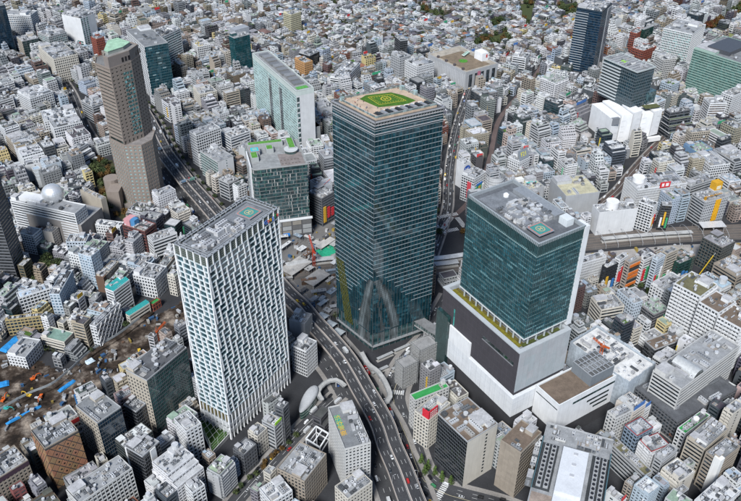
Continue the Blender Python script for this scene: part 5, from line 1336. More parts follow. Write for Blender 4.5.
        for j in range(5): ebox(T['windows'], a, u, n, L * (.1 + .18 * j), L * (.2 + .18 * j), 3, h - 5, 0, .08, 'glass', gc)
        ebox(T['banner'], a, u, n, L * .36, L * .45, 6, h - 3, .1, .4, 'cloth', (.45, .16, .22))
        T['roof_garden'].box(-w / 2 + 6, w / 2 - 12, -d / 2 + 6, d / 2 - 20, h, h + .5, 'roof', (.22, .17, .12)); T['roof_lawn'].cyl(-6, -8, 7, h + .5, h + .9, 'grass', (.08, .26, .04), 16)
        for k in range(9): T['striped_awning'].box(4 + k * 2.2, 6.2 + k * 2.2, 2 + k * 1.0, 8 + k * 1.0, h + 3, h + 3.4, 'cloth', (.06, .30, .2) if k % 2 else (.7, .7, .66), bottom=True)
        T['sign_block'].box(w / 2 - 16, w / 2 - 3, -d / 2 + 20, -d / 2 + 38, h, h + 13, 'wall', (.76, .76, .77)); T['sign_mark'].box(w / 2 - 8, w / 2 - 5, -d / 2 + 19.8, -d / 2 + 20, h + 5, h + 10, 'paint', (.55, .05, .04))
        for q in range(4): T['roof_turret'].cyl(-w / 2 + 4, -d / 2 + 12 + q * 20, 2.2, h, h + 3, 'metal', (.12, .1, .1), 8)
    else:
        s = dict(SPEC[style]); e = {}
        if o.get('stone') == 'L': e = {3: 'punch', 2: 'punch'}
        if o.get('stone') == 'R': e = {0: 'few', 1: 'few'}
        if style == 'ribbon' and rg.random() < .5: e = {rg.choice((1, 2)): 'few', 0: 'ribbon' if rg.random() < .6 else 'grid'}
        if style == 'curtain' and wall in ('beige', 'cream') and o.get('stone'):
            frame_c = (.10, .11, .12)
            s2 = dict(s)
            facade(T, poly, 0, h, wall=frame_c, glass=gc, fh=fh, edges={k: 'solid' for k in e}, solidcol=wc, rng=rg, **s2)
            for i in e:
                a, b, L, u, n = edge(poly, i); nb = max(1, int(L / 3.2))
                for k in range(int(h / fh) - 1):
                    for j in range(nb): 
                        if e[i] == 'punch': ebox(T['windows'], a, u, n, (j + .28) * L / nb, (j + .72) * L / nb, k * fh + 4.2, k * fh + 5.9, 0, .05, 'glass', G('dark'))
                if e[i] == 'few':
                    for k in range(int(h / fh) - 1): ebox(T['windows'], a, u, n, L * .62, L * .68, k * fh + 4, k * fh + 5.8, 0, .05, 'glass', G('dark'))
        else:
            facade(T, poly, 0, h, wall=wc, glass=gc, fh=fh, edges=e, rng=rg, **s)
    if o.get('band'):
        T['attic_band'].prism(offset(poly, -.1), h - 4, h + .2, 'wall', C(o['band']), top=False)
    if style != 'sheet':
        pw_, pd = (w, d) if style != 'terrace' else (w * .85, d * .5)
        cyo = 0 if style != 'terrace' else d * .24
        roof(T, offset(poly, .02), h, RC(rf), tuple(min(.8, v * 1.05) for v in wc) if style not in ('curtain', 'checker', 'teal') else (.38, .39, .4), 1.1)
        nlot = o.get('lot'); area = pw_ * pd
        n_ = nlot * 3 if nlot is not None else int(area / 15) + 5
        if style not in ('slab',) and n_ and min(pw_, pd) > 5:
            # stair head and machinery
            a_ = min(pw_, pd) * rg.uniform(.28, .42); b_ = max(a_, a_ * rg.uniform(1, 1.5))
            sx = (pw_ / 2 - b_ / 2 - 1) * (rg.choice((-1, 1)) if 'yellow characters' not in label else 1); sy = cyo + (pd / 2 - a_ / 2 - 1) * rg.choice((-.6, 1, 1))
            hh = rg.uniform(2.8, 4.6)
            if b_ < pw_ - 2 and a_ < pd - 2:
                Q = Thing.__getitem__(T, 'roof_room'); Q.box(sx - b_ / 2, sx + b_ / 2, sy - a_ / 2, sy + a_ / 2, h, h + hh, 'wall', tuple(min(.75, v * 1.1 + .03) for v in wc) if wall not in ('black', 'navy') else (.4, .41, .42))
                Q.box(sx - b_ / 2 - .2, sx + b_ / 2 + .2, sy - a_ / 2 - .2, sy + a_ / 2 + .2, h + hh, h + hh + .25, 'roof', (.45, .45, .46), bottom=True)
            if 'yellow characters' in label: clutter(T, pw_ * .5, pd - 1, h, n_, rg, pw_ * .24, cyo)
            else: clutter(T, pw_ - 1, pd - 1, h, n_, rg, 0, cyo, big=1.0 if area < 900 else 1.5)
    # particulars
    if 'red edged roof' in label:
        for i in range(4):
            a, b, L, u, n = edge(poly, i); ebox(T['red_edge'], a, u, n, 0, L, h + 1.1, h + 1.45, -.4, .05, 'metal', (.5, .05, .05))
    if 'one white stripe' in label:
        a, b, L, u, n = edge(poly, 0); ebox(T['white_stripe'], a, u, n, L * .42, L * .72, 0, h, 0, .6, 'wall', (.72, .72, .71)); a, b, L, u, n = edge(poly, 3); ebox(T['white_stripe'], a, u, n, L * .0, L * .08, 0, h, 0, .5, 'wall', (.72, .72, .71))
    if 'rounded drum' in label:
        n_ = 12; P = [(-w / 2 + 7 * cos(pi / 2 * q / n_ * 2), 0) for q in range(n_)]
        for k in range(16):
            a0_, a1_ = pi * k / 16, pi * (k + 1) / 16
            T['barrel_vault'].face([(-w * .2 + 6.5 * cos(a0_), -d / 2 + 1, h + 5.5 * sin(a0_)), (-w * .2 + 6.5 * cos(a0_), d / 2 - 4, h + 5.5 * sin(a0_)), (-w * .2 + 6.5 * cos(a1_), d / 2 - 4, h + 5.5 * sin(a1_)), (-w * .2 + 6.5 * cos(a1_), -d / 2 + 1, h + 5.5 * sin(a1_))], 'metal', (.6, .61, .6))
        T['vault_end'].face([(-w * .2 + 6.5 * cos(pi * k / 16), -d / 2 + 1, h + 5.5 * sin(pi * k / 16)) for k in range(17)], 'glass', (.08, .09, .09))
    if 'white central roof block' in label:
        T['white_roof_block'].box(-w / 2 + 14, w / 2 - 24, -9, 9, h, h + 6, 'wall', (.58, .60, .63)); T['white_front'].box(-w / 2 - 1.5, -w / 2 + 14, -9, 9, 0, h + 3, 'wall', (.60, .62, .65))
        for q in range(3): T['roof_hatch'].box(-10 + q * 10, -8 + q * 10, -2, 1, h + 6, h + 6.5, 'metal', (.6, .6, .62))
        for s in (-1, 1):
            T['plant_well'].box(-w / 2 + 16, w / 2 - 20, s * 18 - 6, s * 18 + 6, h, h + .3, 'roof', (.05, .055, .06))
            for q in range(10):
                for r in range(2):
                    T['cooling_fans'].box(-w / 2 + 18 + q * 4, -w / 2 + 21 + q * 4, s * 18 - 4.5 + r * 5, s * 18 - 1.2 + r * 5, h + .3, h + 2.6, 'metal', (.5, .51, .52)); T['cooling_fans'].cyl(-w / 2 + 19.5 + q * 4, s * 18 - 2.9 + r * 5, 1.2, h + 2.6, h + 2.9, 'metal', (.04, .04, .045), 10)
            T['teal_screen'].box(-w / 2 + 15, w / 2 - 18, s * 24.2 - .3, s * 24.2 + .3, h, h + 5, 'metal', (.12, .22, .25))
    if 'white central roof block' in label:
        clutter(T, 18, d - 4, h, 40, rg, w / 2 - 10, 0); clutter(T, w - 30, 6, h, 30, rg, 0, 13 - 2 + 16)
        T['tan_deck'].box(-w / 2 + 1, -w / 2 + 13, 9.5, d / 2 - 1, h, h + .1, 'roof', (.33, .27, .23)); T['tan_deck'].box(-w / 2 + 1, -w / 2 + 13, -d / 2 + 1, -9.5, h, h + .1, 'roof', (.33, .27, .23))
    if 'yellow characters' in label:
        T['green_patches'].box(-w / 2 + 1.5, -w / 2 + 6.0, -2, d / 2 - 9, h, h + .06, 'paint', (.03, .33, .24))
    if 'red billboard' in label:
        T['red_billboard'].box(-w / 2 + 1, -w / 2 + 11, -d / 2 + .5, -d / 2 + 1.3, h, h + 9, 'paint', (.62, .03, .05), bottom=True); T['red_billboard'].box(-w / 2 + .2, -w / 2 + 1, -d / 2 + .5, -d / 2 + 7, h, h + 9, 'paint', (.62, .03, .05), bottom=True)
        for q in range(3):
            for r in range(4): T['billboard_marks'].box(-w / 2 + 2.2 + r * 2.1, -w / 2 + 3.6 + r * 2.1, -d / 2 + .42, -d / 2 + .5, h + 1.6 + q * 2.3, h + 2.9 + q * 2.3, 'paint', (.8, .7, .7))
    if 'yellow banner' in label:
        a, b, L, u, n = edge(poly, 0); ebox(T['yellow_banner'], a, u, n, L * .46, L * .68, 4, h, 0, .5, 'cloth', (.70, .36, .02))
        T['yellow_tank'].box(w / 2 - 11, w / 2 - 1, d / 2 - 9, d / 2 - 1, h, h + 13, 'paint', (.66, .36, .03)); T['tank_mark'].box(w / 2 - 9, w / 2 - 3, d / 2 - 9.15, d / 2 - 9, h + 5, h + 9, 'paint', (.75, .7, .55))
        for q in range(8): T['crane_jib'].bar((-w / 2 + 2 + q * 3.2, -d / 2 + 4, h + 4 + (q % 2) * 1.5), (-w / 2 + 5.2 + q * 3.2, -d / 2 + 4, h + 4 + ((q + 1) % 2) * 1.5), .35, 'metal', (.65, .33, .03))
        T['crane_jib'].bar((-w / 2 + 2, -d / 2 + 4, h + 4), (-w / 2 + 28, -d / 2 + 4, h + 4), .4, 'metal', (.65, .33, .03)); T['crane_jib'].box(-w / 2 + 2, -w / 2 + 4, -d / 2 + 3, -d / 2 + 5, h, h + 5, 'metal', (.65, .33, .03))
    if 'drum shaped' in label or 'corner drum' in label:
        T['drum'].cyl(-w * .1 if 'shaped' in label else -w / 2 + 8, 0, 7, h, h + 9, 'wall', (.74, .74, .74), 24)
        if 'corner' in label: T['red_sign'].box(-4, 9, -d / 2 - .5, -d / 2 + .3, h - 1, h + 6, 'paint', (.62, .03, .04)); T['sign_marks'].box(-2, 1, -d / 2 - .6, -d / 2 - .5, h + .6, h + 4.6, 'paint', (.8, .75, .75)); T['sign_marks'].box(3, 7, -d / 2 - .6, -d / 2 - .5, h + .6, h + 4.6, 'paint', (.8, .75, .75))
    if 'silver dome' in label and name == 'civic_hall':
        dx, dy = DOME[0] - x, DOME[1] - y; dx, dy = dx * cos(ang) + dy * sin(ang), -dx * sin(ang) + dy * cos(ang)
        dx = max(-w / 2 + 1, min(w / 2 - 1, dx)); r_ = 11.5
        for k in range(-3, 8):
            e0, e1 = pi / 2 * k / 8, pi / 2 * (k + 1) / 8
            T['dome'].loft([(dx + r_ * cos(e0) * cos(2 * pi * q / 28), dy + r_ * cos(e0) * sin(2 * pi * q / 28)) for q in range(28)], h + 6.5 + r_ * sin(e0), [(dx + r_ * cos(e1) * cos(2 * pi * q / 28), dy + r_ * cos(e1) * sin(2 * pi * q / 28)) for q in range(28)], h + 6.5 + r_ * sin(e1), 'silver', (.80, .81, .82))
        T['roof_shed'].box(-w / 2 + 3, w / 2 - 4, 4, d / 2 - 10, h, h + 5, 'wall', (.68, .69, .7))
    if 'reading F21' in label:
        T['sign_board'].faces([(-w / 2 + 1, -d / 2 + 1, h + 1), (w / 2 - 1, -d / 2 + 1, h + 1), (w / 2 - 1, -d / 2 + 5, h + 12), (-w / 2 + 1, -d / 2 + 5, h + 12), (-w / 2 + 1, -d / 2 + 2, h + 1), (w / 2 - 1, -d / 2 + 2, h + 1), (w / 2 - 1, -d / 2 + 6, h + 12), (-w / 2 + 1, -d / 2 + 6, h + 12)], [(0, 1, 2, 3), (5, 4, 7, 6), (3, 2, 6, 7), (1, 5, 6, 2), (4, 0, 3, 7)], 'metal', (.30, .33, .36))
        T['sign_posts'].box(-w / 2 + 2, w / 2 - 2, -d / 2 + 3, -d / 2 + 4.5, h, h + 6, 'metal', (.3, .3, .3))
    if 'round blue emblem' in label:
        for q in range(24):
            a0_, a1_ = 2 * pi * q / 24, 2 * pi * (q + 1) / 24
            T['emblem'].face([(0, -d / 2 - .12, h - 7), (5 * cos(a0_), -d / 2 - .12, h - 7 + 5 * sin(a0_)), (5 * cos(a1_), -d / 2 - .12, h - 7 + 5 * sin(a1_))], 'paint', (.03, .10, .42))
    if 'blue and green screens' in label:
        a, b, L, u, n = edge(poly, 0); ebox(T['video_screen'], a, u, n, L * .25, L * .7, 12, 22, 0, .5, 'paint', (.06, .36, .2)); ebox(T['video_screen'], a, u, n, L * .25, L * .7, 22.3, 25, 0, .5, 'paint', (.05, .2, .6)); ebox(T['video_screen'], a, u, n, L * .05, L * .6, 3, 9, 0, .5, 'paint', (.03, .12, .6))
        a, b, L, u, n = edge(poly, 3); ebox(T['red_banner'], a, u, n, L * .5, L * .8, 6, 28, 0, .5, 'paint', (.65, .08, .1))
    if 'teal sign' in label: T['teal_sign'].box(0, w / 2 - 2, 0, 4, h, h + .6, 'paint', (.05, .42, .40)); T['roof_shed'].box(-w / 2 + 3, -w / 2 + 12, d / 2 - 8, d / 2 - 2, h, h + 6, 'wall', (.72, .72, .7))
    if 'turquoise roofs' in label:
        for q in range(2): T['pitched_roof'].faces([(-w / 2, -d / 2 + q * d / 2, h + .5), (w / 2, -d / 2 + q * d / 2, h + .5), (w / 2, -d / 2 + (q + .9) * d / 2, h + 3), (-w / 2, -d / 2 + (q + .9) * d / 2, h + 3), (-w / 2, -d / 2 + (q + .9) * d / 2, h), (w / 2, -d / 2 + (q + .9) * d / 2, h)], [(0, 1, 2, 3), (3, 2, 5, 4)], 'metal', (.06, .46, .44))
    if 'green lit base band' in label:
        a, b, L, u, n = edge(poly, 0); ebox(T['green_band'], a, u, n, 0, L, 7, 8, 0, .9, 'paint', (.2, .55, .18)); ebox(T['base_wall'], a, u, n, 0, L, 0, 7, 0, .6, 'wall', (.55, .5, .47))
    if 'pink and blue' in label:
        T['pink_box'].box(-w / 2 + 2, w / 2 - 5, d / 2 - 9, d / 2 - 1, h, h + 7, 'wall', (.56, .28, .30)); T['blue_box'].box(-w / 2 + 3, -w / 2 + 10, d / 2 - 15, d / 2 - 9.2, h, h + 8, 'wall', (.07, .22, .42))
    if 'orange and white' in label:
        a, b, L, u, n = edge(poly, 0)
        for q in range(6): ebox(T['orange_sign'], a, u, n, L * .08, L * .92, 4 + q * 4.8, 7 + q * 4.8, 0, .7, 'paint', (.68, .18, .03) if q % 3 != 1 else (.05, .05, .05))
    if name == 'shop_building' and 'orange' not in label and h > 15:
        a, b, L, u, n = edge(poly, 0); cs = ((.62, .04, .05), (.8, .8, .8), (.05, .2, .5), (.7, .4, .04), (.05, .35, .15))
        for q in range(3): ebox(T['shop_sign'], a, u, n, L * .1 + q * L * .3, L * .1 + q * L * .3 + L * .18, 4 + rg.uniform(0, 6), 12 + rg.uniform(0, h * .4), .02, .8, 'paint', rg.choice(cs))
    if 'red side panel' in label:
        a, b, L, u, n = edge(poly, 0); ebox(T['red_panel'], a, u, n, L * .1, L * .95, 3, 14, 0, .3, 'paint', (.42, .06, .05))
    if 'slanting white roof sign' in label:
        T['roof_sign'].box(-w / 2 + 1, w / 2 - 1, -d / 2 + 1, -d / 2 + 2, h, h + 9, 'paint', (.76, .77, .79)); T['sign_marks'].bar((-w / 2 + 2, -d / 2 + .95, h + 2), (w / 2 - 2, -d / 2 + .95, h + 7.5), .7, 'paint', (.6, .08, .05), .1); T['sign_marks'].bar((-w / 2 + 4, -d / 2 + .93, h + 6), (w / 2 - 3, -d / 2 + .93, h + 4), .6, 'paint', (.08, .2, .5), .1)
    if 'grey core' in label: T['grey_core'].box(-2, w / 2 + 10, d / 2 + .1, d / 2 + 14, 0, h + 6, 'wall', (.3, .32, .35))
    if 'city_hall' == name: T['plant_block'].box(-w / 2 + 12, w / 2 - 16, -8, d / 2 - 14, h, h + 6, 'metal', (.10, .105, .12))
    if 'domed tank' in label: T['dome_tank'].cyl(2, 0, 2.4, h, h + 4, 'wall', (.74, .75, .75), 14); T['dome_tank'].cyl(2, 0, 2.4, h + 4, h + 5.4, 'wall', (.74, .75, .75), 14, .8)
    if 'lime sign' in label: T['lime_sign'].box(-w / 2 + 1, w / 2 - 1, -d / 2 - .1, -d / 2 + .3, h + 1.2, h + 4, 'paint', (.38, .72, .06))
    if 'pale blue roof' in label: T['blue_roof'].box(-w / 2 + 2, w / 2 - 6, -d / 2 + 1, d / 2 - 1, h + .02, h + .2, 'roof', (.45, .55, .66))
    if 'brown end' in label: T['brown_end'].box(-w / 2 - .1, -w / 2 + 5, -d / 2 - .1, d / 2 + .1, 0, h + 1.3, 'wall', (.14, .09, .065))
    if 'white front stairwell' in label: T['stairwell'].box(-w / 2 - .6, -w / 2 + 4.5, -d / 2 - .6, -d / 2 + 5, 0, h + 3, 'wall', (.72, .72, .7))
    if 'straw roof patch' in label: T['roof_patch'].box(-w / 2 + 3, 0, -d / 2 + 2, d / 2 - 4, h + .02, h + .15, 'roof', (.5, .4, .15))
    root = T.build('civic_hall' if name == 'civic_hall_base' else name, x, y, 0, ang, label, CATS[name])
    if 'yellow characters' in label:
        for q, ch in enumerate('渋谷警察'):
            txt(ch, 5.2, 'paint', (.72, .42, .02), 'roof_character', root, (-w / 2 + 3.8, d / 2 - 12 - q * 5.3, h + .09), (0, 0, 0), .01)
    if 'reading F21' in label: txt('F21', 7.5, 'paint', (.72, .66, .08), 'sign_letters', root, (0, -d / 2 + 2.9, h + 7), (radians(70), 0, 0), .08)
    if 'round blue emblem' in label: txt('LC', 5, 'paint', (.75, .77, .8), 'emblem_letters', root, (0, -d / 2 - .2, h - 7), (R90, 0, 0), .05)
    FOOT.append(wpoly(poly, x, y, ang, 1.2))
    if name in ('city_hall', 'office_tower', 'hotel', 'police_station', 'civic_hall', 'department_store', 'hospital') or idx < 3:
        LAND.append((x, y, 'the ' + label))
# ------------------------------------------------------------------ the mass of the city: lots filled street by street
RES = 2.0; GX0, GY0 = -1000, 300; GW, GH = int(2000 / RES), int(1450 / RES)
occ = np.zeros((GW, GH), dtype=bool)
def mark_poly(P):
    xs = [p[0] for p in P]; ys = [p[1] for p in P]
    i0, i1 = max(0, int((min(xs) - GX0) / RES)), min(GW - 1, int((max(xs) - GX0) / RES) + 1)
    j0, j1 = max(0, int((min(ys) - GY0) / RES)), min(GH - 1, int((max(ys) - GY0) / RES) + 1)
    if i1 <= i0 or j1 <= j0: return
    X, Y_ = np.meshgrid(GX0 + (np.arange(i0, i1 + 1) + .5) * RES, GY0 + (np.arange(j0, j1 + 1) + .5) * RES, indexing='ij')
    r = np.zeros(X.shape, dtype=bool); n = len(P)
    for k in range(n):
        x1, y1 = P[k]; x2, y2 = P[(k + 1) % n]
        if y1 == y2: continue
        c = ((y1 > Y_) != (y2 > Y_)) & (X < (x2 - x1) * (Y_ - y1) / (y2 - y1) + x1)
        r ^= c
    occ[i0:i1 + 1, j0:j1 + 1] |= r
for P in FOOT: mark_poly(P)
for pl, half in ROADS:
    ns = normals(pl)
    for i in range(len(pl) - 1):
        a, b, na, nb = pl[i], pl[i + 1], ns[i], ns[i + 1]; h_ = half + .5
        mark_poly([(a.x - na.x * h_, a.y - na.y * h_), (a.x + na.x * h_, a.y + na.y * h_), (b.x + nb.x * h_, b.y + nb.y * h_), (b.x - nb.x * h_, b.y - nb.y * h_)])
for P in [SITE, STATION, CROSS, CERG, NHKLAWN] + PARKS: mark_poly(P)
def circle(c, r): return [(c[0] + r * cos(k * pi / 8), c[1] + r * sin(k * pi / 8)) for k in range(16)]
EXTRA_KEEP = [circle((sum(p[0] for p in GREENPITCH) / 4 + 4, sum(p[1] for p in GREENPITCH) / 4 - 17), 15), circle((sum(p[0] for p in GREENPITCH) / 4 + 10, sum(p[1] for p in GREENPITCH) / 4 - 30), 9), [(205, 668), (330, 685), (450, 706), (450, 722), (330, 712), (205, 690)], [(-222, 462), (-205, 470), (-196, 500), (-160, 545), (-150, 530), (-178, 485), (-186, 462), (-205, 452)], circle(PLAZA, 15), GREENPITCH, circle(SHELL[0], 12), circle(SHELL[1], 14), circle(CROSSC, 24), circle(((SHELL[0][0] + SHELL[1][0]) / 2, (SHELL[0][1] + SHELL[1][1]) / 2), 14), circle(FOOT1[3], 26), circle(FOOT2[2], 14), circle(STEEL[0], 12), circle(DRUMS[0], 9), circle(DRUMS[1], 9), circle(SCAF[0], 11), circle(SCAF[1], 11), circle(CRANEY, 7), circle((CROSSC[0], CROSSC[1] - 40), 20)]
sx_, sy_ = SSQ[0]
EXTRA_KEEP.append([(sx_ - 5, sy_ - 12), (sx_ + 10, sy_ - 38), (sx_ + 75, sy_ - 5), (sx_ + 62, sy_ + 30)])
for P in EXTRA_KEEP: mark_poly(ccw(list(P)))
def free_rect(cx, cy, ang, w, d):
    c, s = cos(ang), sin(ang)
    nx, ny = max(2, int(w / 2) + 1), max(2, int(d / 2) + 1)
    for i in range(nx):
        for j in range(ny):
            lx = (i / (nx - 1) - .5) * w; ly = (j / (ny - 1) - .5) * d
            gi = int((cx + lx * c - ly * s - GX0) / RES); gj = int((cy + lx * s + ly * c - GY0) / RES)
            if gi < 0 or gj < 0 or gi >= GW or gj >= GH or occ[gi, gj]: return False
    return True
TH_ = radians(PITCH); FPX = 784.2
def proj(x, y, z):
    dz = z - 488; dep = y * cos(TH_) - dz * sin(TH_); v = -y * sin(TH_) - dz * cos(TH_)
    return 370.5 + FPX * x / dep, 250.5 + FPX * v / dep, dep
def in_view(x, y, m=45):
    px, py, dp = proj(x, y, 10)
    return -m < px < 741 + m and -75 < py < 501 + 50
DIST = [(-330, 600, 72, 'mix'), (-300, 700, 72, 'mix'), (-420, 850, 38, 'mix'), (-420, 1000, 45, 'mix'), (-550, 1150, 48, 'mix'), (-620, 1400, 55, 'mix'), (-330, 1250, 42, 'mix'), (-250, 1050, 36, 'com'),
 (-120, 1000, 32, 'com'), (-130, 1250, 46, 'low'), (-280, 1450, 40, 'low'), (-60, 1420, 52, 'res'), (60, 1010, 38, 'com'), (60, 1200, 35, 'low'), (160, 1330, 37, 'res'), (300, 1420, 44, 'res'), (250, 1180, 60, 'low'), (120, 1550, 50, 'res'), (-150, 1600, 42, 'res'),
 (180, 1000, 28, 'com'), (280, 1050, 42, 'com'), (250, 850, 16, 'com'), (140, 850, 24, 'com'), (420, 800, 20, 'com'), (520, 900, 30, 'com'), (350, 1250, 35, 'low'), (480, 1300, 42, 'mix'), (600, 1150, 38, 'mix'), (620, 1450, 40, 'mix'), (420, 1550, 38, 'res'),
 (330, 620, 34, 'com'), (240, 600, 28, 'com'), (230, 430, 34, 'com'), (330, 470, 38, 'com'), (160, 380, 42, 'com'), (60, 430, 36, 'com'), (-60, 380, 57, 'com'), (-130, 400, 50, 'com'), (-230, 380, 46, 'com'), (-160, 800, 45, 'com'), (-60, 850, 20, 'com'), (20, 780, 20, 'com')]
ZONE = dict(com=((13, 27), (11, 38), 66), mix=((12, 25), (9, 32), 60), low=((10, 20), (6, 20), 50), res=((8.5, 13), (5.5, 10), 40))
def nearest_d(x, y):
    return min(range(len(DIST)), key=lambda k: (DIST[k][0] - x) ** 2 + (DIST[k][1] - y) ** 2)
LOTS = []
rl = random.Random(42)
def fill(k, cx, cy, ang, w, d, zone, depth=0):
    """(cx,cy) centre of an oriented rectangle; split down to lots"""
    lo, hi = ZONE[zone][0]
    if not in_view(cx, cy, 90): return
    target = rl.uniform(lo, hi)
    if max(w, d) > target * 1.35:
        r = rl.uniform(.38, .62); c, s = cos(ang), sin(ang)
        if w >= d:
            w1 = w * r; fill(k, cx - c * (w - w1) / 2, cy - s * (w - w1) / 2, ang, w1, d, zone, depth + 1); fill(k, cx + c * w1 / 2, cy + s * w1 / 2, ang, w - w1, d, zone, depth + 1)
        else:
            d1 = d * r; fill(k, cx + s * (d - d1) / 2, cy - c * (d - d1) / 2, ang, w, d1, zone, depth + 1); fill(k, cx - s * d1 / 2, cy + c * d1 / 2, ang, w, d - d1, zone, depth + 1)
        return
    if nearest_d(cx, cy) != k: return
    g = rl.uniform(.35, 1.1) if zone == 'com' else rl.uniform(.6, 1.8)
    bw, bd = w - g, d - g
    if min(bw, bd) < 4.5: return
    for sc in (1.0, .82, .64, .48):
        ww, dd = bw * sc, bd * sc
        if min(ww, dd) < 4.5: return
        for ox, oy in ((0, 0),) if sc == 1 else ((-1, -1), (1, -1), (1, 1), (-1, 1), (0, 0)):
            lx, ly = ox * (bw - ww) / 2, oy * (bd - dd) / 2
            X, Y_ = cx + lx * cos(ang) - ly * sin(ang), cy + lx * sin(ang) + ly * cos(ang)
            if free_rect(X, Y_, ang, ww, dd):
                LOTS.append((X, Y_, ang, ww, dd, zone)); mark_poly(wpoly(rectp(ww, dd), X, Y_, ang)); return
for k, (sx, sy, ad, zone) in enumerate(DIST):
    ang = radians(ad) ; bs = ZONE[zone][2]; R_ = 420
    u = -R_
    while u < R_:
        bw = bs * rl.uniform(.7, 1.25); v = -R_
        while v < R_:
            bd = bs * rl.uniform(.5, .85)
            cx, cy = sx + cos(ang) * (u + bw / 2) - sin(ang) * (v + bd / 2), sy + sin(ang) * (u + bw / 2) + cos(ang) * (v + bd / 2)
            if in_view(cx, cy, 120): fill(k, cx, cy, ang + rl.uniform(-.07, .07), bw, bd, zone)
            v += bd + rl.choice((3.5, 4.5, 6.0))
        u += bw + rl.choice((4.0, 5.0, 8.0))
WALLS = [('white', (.61, .62, .63), 26), ('pale grey', (.42, .43, .44), 16), ('grey', (.23, .24, .25), 15), ('cream', (.54, .51, .45), 9), ('beige', (.36, .315, .26), 10), ('light blue grey', (.38, .45, .52), 8),
         ('brown', (.15, .11, .09), 7), ('brick red', (.23, .095, .07), 2), ('dark grey', (.08, .085, .095), 16), ('pinkish', (.52, .40, .37), 3), ('yellowish', (.58, .48, .25), 2), ('tan', (.28, .235, .19), 7)]
ROOFS = [('grey', (.28, .29, .30), 28), ('pale', (.48, .49, .5), 22), ('white', (.60, .61, .62), 13), ('dark', (.09, .095, .10), 22), ('greenish', (.28, .36, .29), 5), ('brownish', (.27, .21, .16), 6), ('bluish', (.34, .42, .50), 5)]
HROOFS = [('grey', (.24, .25, .27), 12), ('dark', (.11, .11, .12), 10), ('brown', (.16, .12, .10), 6), ('orange tiled', (.33, .15, .09), 1), ('pale', (.46, .46, .46), 6), ('bluish', (.14, .2, .27), 3)]
def pick(lst, r):
    t = r.uniform(0, sum(e[2] for e in lst))
    for e in lst:
        t -= e[2]
        if t <= 0: return e
    return lst[-1]
def vary(c, r, k=.06): s = 1 + r.uniform(-k, k); return tuple(max(.005, min(.8, v * s + r.uniform(-.012, .012))) for v in c)
NUM = ['', 'one', 'two', 'three', 'four', 'five', 'six', 'seven', 'eight', 'nine', 'ten', 'eleven', 'twelve', 'thirteen', 'fourteen', 'fifteen']
SUNNY = [('tank', 'a round water tank'), ('room', 'a roof hut'), ('plant', 'rows of air conditioners'), ('plain', 'a bare roof'), ('garden', 'a roof garden'), ('sign', 'a rooftop signboard')]
